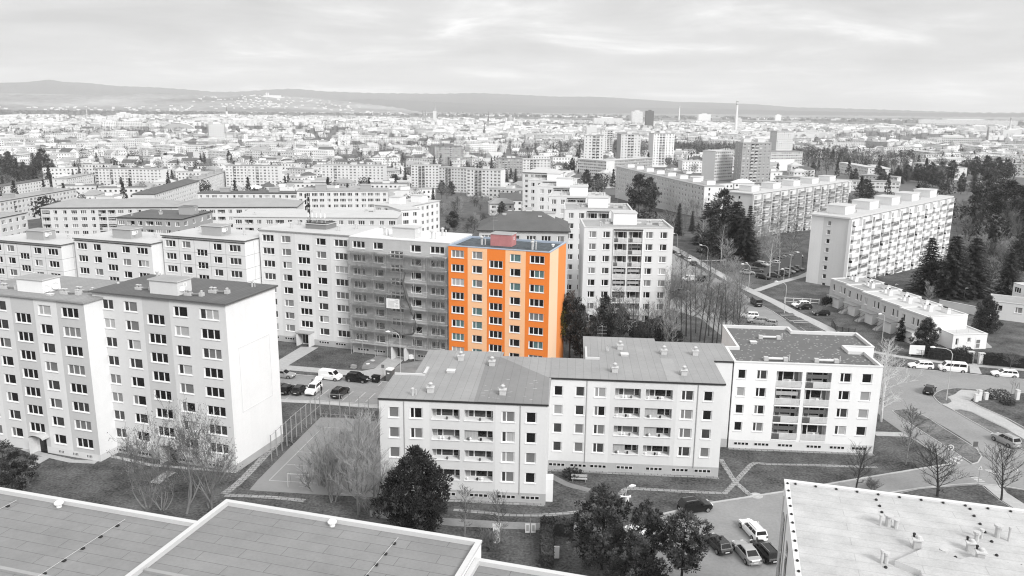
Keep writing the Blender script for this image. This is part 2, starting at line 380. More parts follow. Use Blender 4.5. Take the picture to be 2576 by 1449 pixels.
def balcony(root, p, ang, w, d=1.15, panel='wall_pale', var=0):
    key = (round(w, 2), panel, var)
    if key not in BAL:
        m = MB(); hw = w / 2
        m.box(-hw, -d, -.16, hw, -.002, 0, 'white_paint'); m.box(-hw, -d, .08, hw, -d + .06, 1.02, panel)
        for s in (-1, 1): m.box(s * hw - (.06 if s > 0 else 0), -d + .061, .08, s * hw + (.06 if s < 0 else 0), -.003, 1.02, panel)
        r2 = random.Random(var)
        if var % 3 == 0: m.box(-hw + .3, -d + .25, .001, -hw + 1.1, -.3, 1.0 + var * .1, r2.choice(['wall_dark', 'wall_mgrey', 'leaf_dark']))
        if var % 4 == 1: m.box(-hw + .2, -d + .1, 1.35, hw - .2, -d + .13, 1.9, 'curtain')
        BAL[key] = m.mesh('balcony')
    return link('balcony', BAL[key], root, p, ang)

# ------------------------------------------------------------------ roofs and what stands on them
def roof_vent(parent, x, y, z, s=1., kind=0):
    key = ('vent', kind)
    if key not in BAL:
        m = MB()
        if kind == 0:      # brick stack with a turned cowl
            m.box(-.45, -.4, 0, .45, .4, .75, 'vent'); m.box(-.55, -.5, .751, .55, .5, .85, 'coping'); m.lathe([(.2, .86), (.2, 1.1), (.34, 1.16), (.36, 1.34), (.2, 1.5), (.04, 1.56)], (0, 0, 0), 10, 'metal')
            m.tube([(-.7, .1, 0), (-.7, .1, 1.1)], [.05, .05], 6, 'vent')
        elif kind == 1:    # pipe with a cap
            m.lathe([(.16, 0), (.16, .9), (.26, .95), (.26, 1.1), (.06, 1.2)], (0, 0, 0), 9, 'vent'); m.lathe([(.09, 0), (.09, .7), (.13, .75), (.1, .85)], (.45, .15, 0), 8, 'vent')
        elif kind == 2:    # low mushroom
            m.lathe([(.2, 0), (.2, .22), (.32, .26), (.34, .36), (.2, .5), (.05, .54)], (0, 0, 0), 12, 'white_paint')
        elif kind == 3:    # two fans side by side with a duct
            for xx in (-.35, .35): m.lathe([(.26, .5), (.26, .75), (.34, .8), (.36, .95), (.1, 1.06)], (xx, 0, 0), 10, 'metal')
            m.box(-.75, -.4, 0, .75, .4, .5, 'vent'); m.tube([(.75, 0, .3), (2.3, .3, .3)], [.17, .17], 8, 'wall_dgrey'); m.box(2.3, -.1, 0, 3., .7, .65, 'vent'); m.lathe([(.24, .65), (.24, .85), (.3, .95), (.08, 1.05)], (2.65, .3, 0), 10, 'metal')
        elif kind == 4:    # roof hatch
            m.box(-.6, -.5, 0, .6, .5, .3, 'vent'); m.box(-.66, -.56, .301, .66, .56, .4, 'coping_pale')
        elif kind == 5:    # long duct between two boxes
            m.box(-2.2, -.4, 0, -1.4, .4, .7, 'vent'); m.box(1.4, -.4, 0, 2.2, .4, .7, 'vent'); m.tube([(-1.4, 0, .4), (1.4, 0, .4)], [.24, .24], 10, 'coping_pale'); m.tube([(2.5, .1, 0), (2.5, .1, 1.2)], [.1, .1], 7, 'vent')
        BAL[key] = m.mesh('roof_vent')
    o = link('roof_vent', BAL[key], parent, (x, y, z)); o.scale = (s, s, s); return o
def aerial(parent, x, y, z, h=4., label=None):
    m = MB(); m.tube([(0, 0, 0), (0, 0, h)], [.035, .025], 5, 'post_grey')
    for k in range(4):
        zz_ = h * (.55 + .13 * k); m.beam((-.8 + .1 * k, 0, zz_), (.8 - .1 * k, 0, zz_), .03, .03, 'post_grey')
        for q in range(5): m.beam((-.7 + .33 * q, -.25, zz_), (-.7 + .33 * q, .25, zz_), .02, .02, 'post_grey')
    return m.obj('aerial', parent, loc=(x, y, z))
def dish(parent, x, y, z, rz, r=.45):
    key = ('dish', r)
    if key not in BAL:
        m = MB(); n = 12
        for k, (r0, y0, r1, y1) in enumerate(((.02, .16, r * .55, .12), (r * .55, .12, r, 0))):
            for j in range(n):
                A, B = 2 * pi * j / n, 2 * pi * (j + 1) / n
                m.poly([(r0 * cos(A), y0, r0 * sin(A)), (r0 * cos(B), y0, r0 * sin(B)), (r1 * cos(B), y1, r1 * sin(B)), (r1 * cos(A), y1, r1 * sin(A))], 'white_paint')
        m.tube([(0, .16, 0), (0, .5, -.1)], [.03, .03], 5, 'post_grey'); m.tube([(0, .1, -r * .8), (0, -.45, -.05)], [.02, .02], 4, 'post_grey')
        BAL[key] = m.mesh('satellite_dish')
    return link('satellite_dish', BAL[key], parent, (x, y, z), rz)
def lift_house(parent, x, y, z, w, d, h, wall='wall_pale', roof='roof_mid', door=True, over=.18):
    m = MB(); m.box(0, 0, 0, w, d, h, wall, bottom=False); o = m.obj('lift_house', parent, loc=(x, y, z))
    r = MB(); r.box(-over, -over, h, w + over, d + over, h + .16, 'coping', roof); r.obj('cap', o)
    if door: link('window', window_mesh('w1', .7, .6, ('glass_dark',), False), o, (w + .012, d * .55, h * .5), pi / 2)
    return o
def roof(parent, poly, z, style, m, edge='fascia', drop=.3, over=.3, t=.22):
    """eave: a slab that overhangs; parapet: sunk surface inside a coping"""
    mb = MB()
    if style == 'eave':
        o_ = offset(poly, over); mb.prism(o_, z + .003, z + t, edge, m); mb.poly([(p[0], p[1], z + .003) for p in o_][::-1], edge)
    else:
        i_ = offset(poly, -.32); n = len(poly); o_ = offset(poly, .06)
        mb.poly([(p[0], p[1], z - drop) for p in i_], m)
        for k in range(n):
            j = (k + 1) % n
            mb.poly([(*i_[j], z - drop), (*i_[k], z - drop), (*i_[k], z + .05), (*i_[j], z + .05)], edge)
            mb.poly([(*o_[k], z + .05), (*o_[j], z + .05), (*i_[j], z + .05), (*i_[k], z + .05)], edge)
            mb.poly([(*o_[k], z - .12), (*o_[j], z - .12), (*o_[j], z + .05), (*o_[k], z + .05)], edge)
            mb.poly([(*o_[j], z - .12), (*o_[k], z - .12), (*poly[k], z - .12), (*poly[j], z - .12)], edge)
    return mb.obj('roof', parent)
def pitched(parent, w, d, z, rise, m, over=.5, ridge_in=4., eave='fascia'):
    """hipped roof over the rectangle 0..w, 0..d"""
    mb = MB(); a = (-over, -over, z); b = (w + over, -over, z); c = (w + over, d + over, z); e = (-over, d + over, z)
    r0 = (ridge_in, d / 2, z + rise); r1 = (w - ridge_in, d / 2, z + rise)
    up = lambda p: (p[0], p[1], p[2] + .25)
    A, B, C, E = map(up, (a, b, c, e)); r0 = up(r0); r1 = up(r1)
    mb.poly([A, B, r1, r0], m); mb.poly([B, C, r1], m); mb.poly([C, E, r0, r1], m); mb.poly([E, A, r0], m)
    for p, q in ((a, b), (b, c), (c, e), (e, a)): mb.poly([p, q, up(q), up(p)], eave)
    mb.poly([e, c, b, a], 'wall_grey')
    return mb.obj('roof', parent)

# ------------------------------------------------------------------ a house on any outline
def house(label, org, ang, poly, h, walls, z0=0, wallm='wall_pale', rstyle='eave', rmat='sheet', redge='fascia', drop=.3, over=.3, cat='apartment block', name='apartment_block', group=None, plinth=None, base=-3, wm_edge=None, roof_t=.22, dep=.16):
    """walls: {edge number: dict(cols=, bands=)}; the outline is counter-clockwise in the house's own frame"""
    root = thing(name, label, cat, (org[0], org[1], z0), ang, group); mb = MB(); n = len(poly)
    for k in range(n):
        w = dict(walls.get(k, {})); w.setdefault('wallm', (wm_edge or {}).get(k, wallm)); w.setdefault('plinth', plinth); w.setdefault('dep', dep)
        facade(root, mb, poly[k], poly[(k + 1) % n], base, h, **w)
    mb.obj('wall', root)
    r = roof(root, poly, h, rstyle, rmat, redge, drop, over, roof_t)
    return root, r
def stack(top0, n, pitch=2.75, wh=1.42): return [top0 - wh - k * pitch for k in range(n)]
# ------------------------------------------------------------------ column layouts of the panel houses
def stype(Wd, h, n=8, top=.85, st=True, glass=None, per=None, ns=None):
    S = Wd; a = stack(h - top, n); b = stack(h - top - 1.48, ns or n - 1)
    r = [(.031 * S, .16 * S, 'w3', a, 1.42), (.242 * S, .345 * S, 'w2', a, 1.42), (.414 * S, .547 * S, 'w3' if st else 'w2', b if st else a, 1.42, {'glass': ('glass_dark',)} if st else {}),
         (.618 * S, .723 * S, 'w2', a, 1.42), (.81 * S, .95 * S, 'w3', a, 1.42)]
    if per: r = [c if i not in per else (*c[:5], dict(c[5] if len(c) > 5 else {}, per=per[i])) for i, c in enumerate(r)]
    return r
def cols_of(S, spec, rows, wh=1.42, lgopt=None):
    return [(a * S, b * S, k, rows, wh, (lgopt if k == 'lg' else {})) for a, b, k in spec]
def slit_mesh(w, h):
    key = ('slit', round(w, 2), h)
    if key not in WM:
        m = MB(); m.box(-w / 2, 0, 0, w / 2, .02, h, 'wall_lgrey'); n = 4; s = w / n
        for k in range(n): m.box(-w / 2 + s * k + .07, -.012, .07, -w / 2 + s * (k + 1) - .07, -.001, h - .06, 'glass_dark' if k != 1 else 'glass_mid')
        WM[key] = m.mesh('basement_window')
    return WM[key]
def basement(root, a, b, us, z=.35, w=3.0, h=.48):
    a = Vector(a); b = Vector(b); u = (b - a).normalized(); n = Vector((u.y, -u.x)); ang = atan2(u.y, u.x)
    for x in us:
        p = a + u * x + n * .03
        link('basement_window', slit_mesh(w, h), root, (p.x, p.y, z), ang)
def porch(root, x, y, w=3., d=1.6, h=2.7, col='plinth'):
    m = MB(); m.box(x, y - d, -.2, x + .35, y, h, col); m.box(x + w - .35, y - d, -.2, x + w, y, h, col); m.box(x - .1, y - d - .2, h + .001, x + w + .1, y, h + .22, 'wall_mgrey')
    o = m.obj('entrance_porch', root); k = MB(); k.box(x + .5, y - .1, 0, x + w - .5, y - .02, 2.4, 'frame')
    for q in range(3): k.box(x + .6 + q * (w - 1.2) / 3, y - .12, .25, x + .52 + (q + 1) * (w - 1.2) / 3, y - .101, 2.3, 'glass_dark')
    k.obj('door', o)
def arch_canopy(root, x, y, w=2.6, d=1.3, z=2.5):
    m = MB(); n = 8
    for k in range(n):
        A, B = pi * k / n, pi * (k + 1) / n
        m.poly([(x - w / 2 * cos(A), y - d, z + .55 * sin(A)), (x - w / 2 * cos(B), y - d, z + .55 * sin(B)), (x - w / 2 * cos(B), y, z + .55 * sin(B)), (x - w / 2 * cos(A), y, z + .55 * sin(A))], 'vent')
    m.box(x - w / 2, y - d, 0, x - w / 2 + .1, y - .003, z, 'wall_lgrey'); o = m.obj('canopy', root)
    k = MB(); k.box(x - .6, y - .05, -.1, x + .6, y + .04, 2.25, 'car_black'); k.obj('door', root)
R90 = pi / 2

# ------------------------------------------------------------------ the two tall houses at the side of the court
LA = radians(-17); LO = (-58.9, 108.4)
def loc2(o, ang, x, y): return (o[0] + cos(ang) * x - sin(ang) * y, o[1] + sin(ang) * x + cos(ang) * y)
def rect(w, d): return [(0, 0), (w, 0), (w, d), (0, d)]
H8 = 24.
bl = [(.2 * 21.9, 'wall_lgrey'), (.385 * 21.9, 'wall_lgrey'), (.59 * 21.9, 'wall_grey'), (.78 * 21.9, 'wall_lgrey'), (22, 'wall_lgrey')]
r, rf = house('tall grey panel block with a dark ribbed roof and a blank white end wall', LO, LA, rect(21.9, 11.5), H8,
    {0: dict(cols=stype(21.9, H8), bands=bl), 1: dict(wallm='wall_white')}, rmat='ribbed_dark', redge='roof_dark', plinth=(1.1, 'plinth'), over=.35)
basement(r, (0, 0), (21.9, 0), (2.4, 6.5, 13.5, 18.5), .3, 2.4); arch_canopy(r, 11.5, 0)
lh = lift_house(r, 8.7, 1.4, H8 + .22, 4.6, 2.9, 1.9, 'wall_lgrey', 'roof_mid'); dish(lh, 4.8, .7, .95, radians(60), .45)
for x, y, k, s in ((5.6, 2.8, 3, .7), (14.4, 2.2, 3, .75), (16.6, 4.6, 3, .8), (3, 9.5, 1, 1), (19.5, 9.5, 1, .8)): roof_vent(rf, x, y, H8 + .22, s, k)
m = MB()
for y0, z0_, y1, z1_ in ((2.2, 8, 9.4, 8.07), (2.2, 17.33, 9.4, 17.4), (2.2, 8.07, 2.27, 17.33), (9.33, 8.07, 9.4, 17.33)): m.box(21.903, y0, z0_, 21.93, y1, z1_, 'wall_lgrey')
m.obj('panel_outline', r)
L1o = loc2(LO, LA, 1.6 - 21.2, -3.2); h1 = H8 - .75
bl = [(.2 * 21.2, 'wall_pale'), (.39 * 21.2, 'wall_lgrey'), (.585 * 21.2, 'wall_grey'), (.775 * 21.2, 'wall_pale'), (22, 'wall_grey')]
r, rf = house('tall striped panel block with two dishes on its white lift house', L1o, LA, rect(21.2, 12), h1,
    {0: dict(cols=stype(21.2, h1), bands=bl), 1: dict(wallm='wall_white')}, rmat='ribbed', redge='roof_mid', plinth=(1., 'wall_lgrey'), over=.3)
basement(r, (0, 0), (21.2, 0), (14.2, 16.8, 19.3), .3, 1.); arch_canopy(r, 11, 0)
lh = lift_house(r, 7.5, 2., h1 + .22, 4.7, 3., 1.85, 'wall_white', 'roof_mid'); dish(lh, 5.0, .3, .7, radians(40), .5); dish(lh, 5.2, 1.7, .8, radians(50), .5)
for x, y, k, s in ((4.4, 2.6, 3, .8), (5, 6, 3, .8), (15.2, 2.8, 3, .8), (16.2, 4.4, 3, .8), (14, 1.4, 4, .7), (19.7, 8, 1, .8), (3, 9, 1, .9), (9.2, 2.6, 2, 1)): roof_vent(rf, x, y, h1 + .22, s, k)

# ------------------------------------------------------------------ the long row of eight storey houses across the view
SA = radians(-18); SO = (-12.3, 150.2)
# orange house
WO = 20.2; blinds = {0: {0: ('blind_grey',), 2: ('curtain_pale',), 7: ('curtain_pale',)}, 1: {0: ('blind_grey',)}}
bo = [(.197 * WO, 'orange'), (.392 * WO, 'peach'), (.573 * WO, 'orange'), (.77 * WO, 'peach'), (WO + 1, 'orange')]
gt = [('glass_dark',)] * 4 + [('glass_teal',)] * 3 + [('glass_dark', 'glass_teal'), ('curtain',), ('glass_teal', 'curtain')]
r, rf = house('bright orange and peach striped panel block, the only coloured house', SO, SA, rect(WO, 12), H8,
    {0: dict(cols=stype(WO, H8, per=blinds), bands=bo, glass=gt), 1: dict(bands=[(6.2, 'peach_pale'), (13, 'orange_lit')])}, rstyle='parapet', rmat='fleck_blue', redge='coping_blue', drop=.35)
lh = lift_house(r, 6.9, 4.7, H8 - .35, 4.3, 3., 2.25, 'pinkred', 'roof_mid', over=.1)
for x, y, k, s in ((5, 5, 1, 1.4), (15, 6.4, 1, 1.3), (15.8, 3.4, 1, 1.4), (18.6, 8, 2, 1)): roof_vent(rf, x, y, H8 - .35, s, k)
aerial(r, 7.1, 6, H8 + 1.9, 4.6)
m = MB(); m.box(18.9, -.05, 1.1, 19.7, -.004, 1.5, 'board'); m.obj('name_plate', r)
# scaffolded house
o5 = loc2(SO, SA, -21.9, 1.0); h5 = H8 + .25
r, rf = house('grey panel block wrapped in scaffold nets, with a bare white roof', o5, SA, rect(21.8, 12), h5, {0: dict(cols=stype(21.8, h5), wallm='wall_concrete', glass=GDARK), 1: dict(wallm='wall_white')},
    rstyle='parapet', rmat='roof_white', redge='coping_pale', drop=.12, plinth=(1.3, 'plinth'))
lift_house(r, 8.3, 2.6, h5 - .12, 5., 3., 2.1, 'wall_grey', 'roof_light')
for x, y, k in ((5.6, 4.5, 1), (16.3, 4., 1), (16.9, 8, 1)): roof_vent(rf, x, y, h5 - .12, 1.5, k)
basement(r, (0, 0), (21.8, 0), (2.4, 6.2, 16, 19.2), .55, 2.6); porch(r, 9.6, 0, 3.2, 1.8, 2.8, 'wall_lgrey')
# scaffold: poles, decks, nets and a banner
sc_ = thing('scaffold', 'pipe scaffold hung with torn dark netting on the grey block', 'scaffold', (*loc2(o5, SA, 0, 0), 0), SA)
for x in (.3, 3., 5.8, 8.6, 11.8, 14.6, 17.4, 19.6, 21.5):
    m = MB()
    for y in (-1.3, -.35): m.tube([(x, y, 0), (x, y, 21.7)], [.045, .045], 5, 'scaffold_pole')
    for k in range(8): m.tube([(x, -1.3, 2.5 + k * 2.7), (x, -.35, 2.5 + k * 2.7)], [.03, .03], 4, 'scaffold_pole')
    m.obj('pole_pair', sc_)
for k in range(8):
    z = 2.5 + k * 2.7; m = MB(); m.box(.2, -1.25, z + .05, 21.6, -.45, z + .11, 'plank')
    for q in (.55, 1.05): m.tube([(.2, -1.33, z + q), (21.6, -1.33, z + q)], [.03, .03], 4, 'scaffold_pole')
    m.box(.2, -1.38, z + .0, 21.6, -1.34, z + .2, 'plank'); m.obj('deck', sc_)
m = MB()
for (x0, k0, x1) in ((14.6, 1, 17.4), (14.6, 4, 17.4), (0.3, 0, 3.), (17.4, 6, 19.6), (14.6, 6, 17.4)): m.tube([(x0, -1.36, 2.5 + k0 * 2.7), (x1, -1.36, 5.2 + k0 * 2.7)], [.035, .035], 4, 'scaffold_pole')
m.obj('brace', sc_)
def net_piece(pts):
    m = MB(); m.poly([(x, -1.45 + .1 * sin(x * 2 + z), z) for x, z in pts], 'net'); m.obj('debris_net', sc_)
net_piece([(.05, 3.3), (.05, 21.7), (4.2, 21.9), (8.6, 21.5), (12.6, 21.7), (17.0, 21.), (16.8, 18.9), (13.2, 17.9), (12.2, 16.2), (13.0, 13.), (14.4, 9.5), (15., 7.), (14., 5.6), (9.5, 5.2), (9., 3.6)])
net_piece([(17.2, 3.), (17.6, 8.), (17.0, 12.), (17.9, 15), (17.1, 17.), (17.2, 21.2), (19., 21.8), (21.7, 21.6), (21.75, 3.2)])
net_piece([(9.2, 3.3), (13.8, 5.4), (16.9, 4.4), (16.9, 3.)])
m = MB(); 
for k, (x, z, w) in enumerate([(13.2, 17.6, .7), (12.6, 16, .5), (13.4, 13, .5), (14.7, 9.6, .6), (15.3, 7, .5), (14.2, 5.7, .4)]): pass
m.tube([(13.1, -1.55, 18.2), (12.5, -1.6, 16.2), (13.2, -1.62, 13.4), (14.5, -1.6, 9.8), (15.3, -1.58, 7.4), (14.4, -1.56, 5.8), (12, -1.52, 5.3), (9.6, -1.5, 6.6)], [.18, .25, .3, .22, .25, .2, .12, .05], 6, 'roof_dark'); m.obj('hanging_net', sc_)
bn = thing('banner', 'white printed site banner hung on the scaffold', 'banner', (*loc2(o5, SA, 10.2, -1.62), 11.6), SA)
m = MB(); m.box(-1.45, -.03, -1., 1.45, 0, 1., 'board'); m.obj('sheet', bn)
m = MB(); rb = random.Random(3)
def ink(x0, x1, z, h=.05): m.poly([(x0, -.035, z), (x1, -.035, z), (x1, -.035, z + h), (x0, -.035, z + h)], 'ink')
for k in range(8): ink(-1., rb.uniform(.1, .5) if k > 1 else 1.1, .45 - k * .17, .035)
ink(.4, 1.15, .74); ink(.7, 1.1, .6, .03); ink(.7, 1.2, .06, .06)
for k in range(6): A = .52 + .12 * k; ink(A, A + .03, -.75 + .1 * abs(k - 2.5) * .3, .62 - .1 * abs(k - 2.5))
for k in range(10): A = k * pi / 5; ink(-.75 + .12 * cos(A), -.72 + .12 * cos(A), .72 + .12 * sin(A), .03)
m.obj('printing', bn)
# white house with aerials
o4 = loc2(SO, SA, -44.2, 2.5); W4 = 22.1
r, rf = house('pale panel block with a mast of aerials on its light roof, next to the scaffold', o4, SA, rect(W4, 12), H8, {0: dict(cols=stype(W4, H8), bands=[(W4 * .21, 'wall_pale'), (W4 * .39, 'wall_lgrey'), (W4 * .58, 'wall_pale'), (W4 * .77, 'wall_lgrey'), (30, 'wall_pale')]), 3: dict(wallm='wall_pale')},
    rmat='roof_light', redge='roof_mid', over=.25, plinth=(1.3, 'plinth'))
basement(r, (0, 0), (W4, 0), (2.4, 6.2, 14.6, 18.6), .6, 2.4); porch(r, 8.9, 0, 3.3, 1.7, 2.8, 'wall_lgrey')
lh = lift_house(r, 8.4, 4.6, H8 + .22, 5, 4.2, 1.0, 'wall_dgrey', 'roof_dark', False)
for x, y in ((5.2, 4), (16.4, 4.2), (4.2, 8.5), (18.5, 8)): roof_vent(rf, x, y, H8 + .22, 1, 1)
mast = MB()
for dx, dy in ((0, 0), (.5, 0), (.25, .45)): mast.tube([(8.2 + dx, 6 + dy, H8 + 1.2), (8.2 + dx, 6 + dy, H8 + 7.2)], [.06, .05], 5, 'pipe_dark')
for k in range(9): z = H8 + 1.5 + k * .65; mast.beam((8.2, 6, z), (8.7, 6, z + .6), .05, .05, 'pipe_dark'); mast.beam((8.7, 6, z), (8.45, 6.45, z + .6), .05, .05, 'pipe_dark')
for k in range(6): z = H8 + 3.3 + k * .65; mast.box(8.2 + .35 * (-1) ** k, 5.6, z, 8.45 + .35 * (-1) ** k, 5.8, z + .9, 'pipe_dark')
mast.obj('radio_mast', r)
m = MB(); m.box(8.6, 4.9, H8 + 1.4, 13.2, 5.0, H8 + 1.5, 'pipe_dark'); m.box(8.6, 8.5, H8 + 1.4, 13.2, 8.6, H8 + 1.5, 'pipe_dark')
for k in range(5): x = 9 + k; m.tube([(x, 5, H8 + 1.2), (x, 5, H8 + 3.4 + k % 2)], [.05, .05], 5, 'vent'); m.box(x - .12, 4.8, H8 + 2.6, x + .12, 4.95, H8 + 3.6, 'frame')
for k in range(3): m.beam((9.5 + 1.3 * k, 5, H8 + 1.3), (8.7 + 1.2 * k, 8.4, H8 + 3), .05, .05, 'vent')
m.obj('aerial_frame', r)
# three joint-lined houses stepping down
def stepped(label, px, py, zr, wm, kw_=None, lhw='wall_mgrey', joints=True, cols=None, side='wall_white', rm='roof_light'):
    b = at(px, py, zr); w = 20.8; org = loc2((b.x, b.y), SA, -w, 0)
    r, rf = house(label, org, SA, rect(w, 12), H8, {0: dict(cols=cols or stype(w, H8), wallm=wm), 1: dict(wallm=side)}, z0=zr - H8, rmat=rm, redge='roof_dark', over=.25, base=-1)
    if joints:
        m = MB()
        for k in range(1, 8): z = H8 - .35 - k * 2.75; m.box(0, -.012, z, w, -.002, z + .05, 'wall_dgrey'); m.box(w + .002, 0, z, w + .012, 12, z + .05, 'wall_dgrey')
        for f in (.2, .39, .58, .77): m.box(f * w - .02, -.012, 0, f * w + .03, -.003, H8 - .4, 'wall_dgrey')
        for q in (3., 6, 9): m.box(w + .002, q - .02, 0, w + .012, q + .03, H8 - .4, 'wall_dgrey')
        m.obj('panel_joints', r)
    m = MB(); m.box(-.1, -.12, H8 - .42, w + .1, -.003, H8 - .28, 'fascia'); m.obj('gutter', r)
    lh = lift_house(r, 8., 2.8, H8 + .22, 5., 3.2, 2.0, lhw, 'roof_mid'); dish(lh, 5.3, .5, 1.3, radians(30), .5)
    for x, y in ((4, 7), (16, 6.5), (19, 8), (6.5, 9)): roof_vent(rf, x, y, H8 + .22, .9, 1)
    return r
stepped('pale panel block with dark joint lines, just before the house with aerials', 615, 608, 22.2, 'wall_pale')
stepped('smooth pale panel block with grey fields under its stair windows and two dark top windows', 380, 615, 20.7, 'wall_pale', joints=False, cols=stype(20.8, H8, per={0: {0: ('glass_dark',)}, 1: {0: ('glass_dark',)}}))
stepped('pale panel block with joint lines at the edge of the view, behind the ribbed roof', 153, 618, 19.4, 'wall_pale')

# ------------------------------------------------------------------ the four storey row in the middle
MA = radians(-4.4); MO = (-16.8, 95.7); H4 = 13.4
rows4 = stack(H4 - .95, 4)
W = 21.5
sp = [(.054, .12, 'w1'), (.182, .26, 'w2'), (.313, .481, 'lg'), (.51, .68, 'lg'), (.73, .81, 'w2'), (.873, .937, 'w1')]
slot = {'style': 'slot', 'dep': 1.25}
GM = GL + [('blind',)] * 3 + [('curtain',)] * 3
pm = [(0, 0), (W, 0), (W, 18.9), (14, 18.9), (14, 20.8), (2.8, 20.8), (2.8, 9), (0, 9)]
def mbands(S, f0, f1, pl='wall_pale', mid_='wall_lgrey'): return [(f0 * S, pl), (f1 * S, mid_), (S + 1, pl)]
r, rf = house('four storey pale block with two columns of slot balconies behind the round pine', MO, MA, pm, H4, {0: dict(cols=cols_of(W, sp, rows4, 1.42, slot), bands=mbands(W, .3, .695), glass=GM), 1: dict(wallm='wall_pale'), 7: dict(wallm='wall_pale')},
    rmat='sheet', redge='fascia', over=.15, roof_t=.26, plinth=(1.35, 'plinth'))
basement(r, (0, 0), (W, 0), (1.8, 4.8, 8.6, 12.8, 16.4, 19.5), .5, 2.4)
for x, y, k in ((6.2, 2.6, 0), (15.6, 2.8, 0), (8.2, 16.4, 0), (13, 14.4, 0), (7.6, 10.8, 4), (4.1, 1.2, 1)): roof_vent(rf, x, y, H4 + .26, .9, k)
m = MB(); m.box(3.9, 9, H4 + .262, 4.3, 12.2, H4 + .5, 'coping'); m.box(0, 8.9, H4 + .262, 4.3, 9.2, H4 + .5, 'coping'); m.obj('roof_kerb', r)
def downpipes(root, xs, h):
    for x in xs: m = MB(); m.tube([(x, -.07, 1.2), (x, -.07, h)], [.05, .05], 6, 'wall_mgrey'); m.obj('downpipe', root)
downpipes(r, (3.2, 18.1), H4)
m = MB(); m.poly([(12.2, -.1, H4 + .268), (21.55, -.1, H4 + .268), (21.4, 10, H4 + .268), (13.8, 18.6, H4 + .268), (11.9, 18.6, H4 + .268)], 'sheet_dark'); m.obj('darker_roof_sheet', rf); rp = random.Random(4)
for k in range(26):
    x, y, a_, b_ = rp.uniform(12.5, 20), rp.uniform(.5, 9), rp.uniform(.15, .7), rp.uniform(.04, .12); m = MB() if k == 0 else m
    m.poly([(x, y, H4 + .274), (x + a_, y + .05, H4 + .274), (x + a_ * .8, y + b_ + .05, H4 + .274), (x + .1, y + b_, H4 + .274)], 'roof_light')
m.obj('peeling_paint', rf)
m = MB(); m.box(W + .003, .6, 0, W + .9, 2.2, 3.1, 'wall_white'); m.obj('chute', r)
o2 = loc2(MO, MA, 21.5, 10.2); W = 23.7
p2 = [(0, 0), (W, 0), (W, 10.2), (26.7, 10.2), (26.7, 19), (16, 19), (16, 20.6), (4.8, 20.6), (4.8, 8.7), (0, 8.7)]
sp2 = [(.022, .077, 'w1'), (.148, .204, 'w1'), (.258, .327, 'w2'), (.379, .527, 'lg'), (.555, .71, 'lg'), (.757, .83, 'w2'), (.884, .94, 'w1')]
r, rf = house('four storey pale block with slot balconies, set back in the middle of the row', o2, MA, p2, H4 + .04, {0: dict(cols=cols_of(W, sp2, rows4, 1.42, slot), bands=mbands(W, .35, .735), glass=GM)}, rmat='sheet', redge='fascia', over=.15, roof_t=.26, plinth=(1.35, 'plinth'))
basement(r, (0, 0), (W, 0), (1.2, 4.2, 7., 10.7, 14.8, 18.4, 21.5), .5, 2.3)
for x, y, k in ((9, 3.2, 0), (18.6, 3, 0), (16.8, 12.4, 0), (10.3, 14.2, 0), (10.8, 11.0, 4), (21.5, 12.5, 0)): roof_vent(rf, x, y, H4 + .3, .9, k)
downpipes(r, (5.1, 20.2), H4); aerial(r, 7.4, 12.6, H4 + .3, 4.2); dish(r, 8.3, 12.4, H4 + .95, radians(-60), .5)
m = MB(); m.box(16.0, .2, H4 + .302, 17.8, 10.2, H4 + .33, 'roof_mid'); m.box(4.9, 8.8, H4 + .302, 5.2, 14, H4 + .62, 'coping'); m.box(4.9, 8.5, H4 + .302, 7, 8.8, H4 + .62, 'coping'); m.obj('roof_patch', r)
of = loc2(MO, MA, 48.4, 20.3); W = 21.3
pf = [(0, 0), (W, 0), (W, 7.5), (19., 7.5), (19., 10.1), (23.6, 10.1), (23.6, 18.2), (13, 18.2), (13, 20.6), (1.9, 20.6), (1.9, 7.7), (0, 7.7)]
spf = [(.028, .087, 'w1'), (.157, .231, 'w2'), (.293, .467, 'lg'), (.493, .665, 'lg'), (.72, .80, 'w2'), (.867, .938, 'w1')]
rail = {'style': 'rail', 'dep': 1.05, 'panel': 'wall_lgrey'}
cf = [(a * W, b * W, k, [z - 1.15 for z in rows4] if k == 'lg' else rows4, 2.52 if k == 'lg' else 1.42, rail if k == 'lg' else {}) for a, b, k in spf]
r, rf = house('white four storey block with railed balconies and a dark flecked roof in a white rim', of, MA, pf, H4 + .25, {0: dict(cols=cf, glass=GM)}, rstyle='parapet', rmat='fleck', redge='coping_pale', drop=.45, wallm='wall_white', plinth=(1.3, 'wall_lgrey'))
basement(r, (0, 0), (W, 0), (1.9, 4.9, 8.4, 12.6, 16, 19.2), .5, 2.2)
for x, y, k in ((6.6, 2.6, 5), (14, 2.6, 5), (8.4, 14.4, 5), (5.2, 11.6, 4)): roof_vent(rf, x, y, H4 - .2, .8, k)

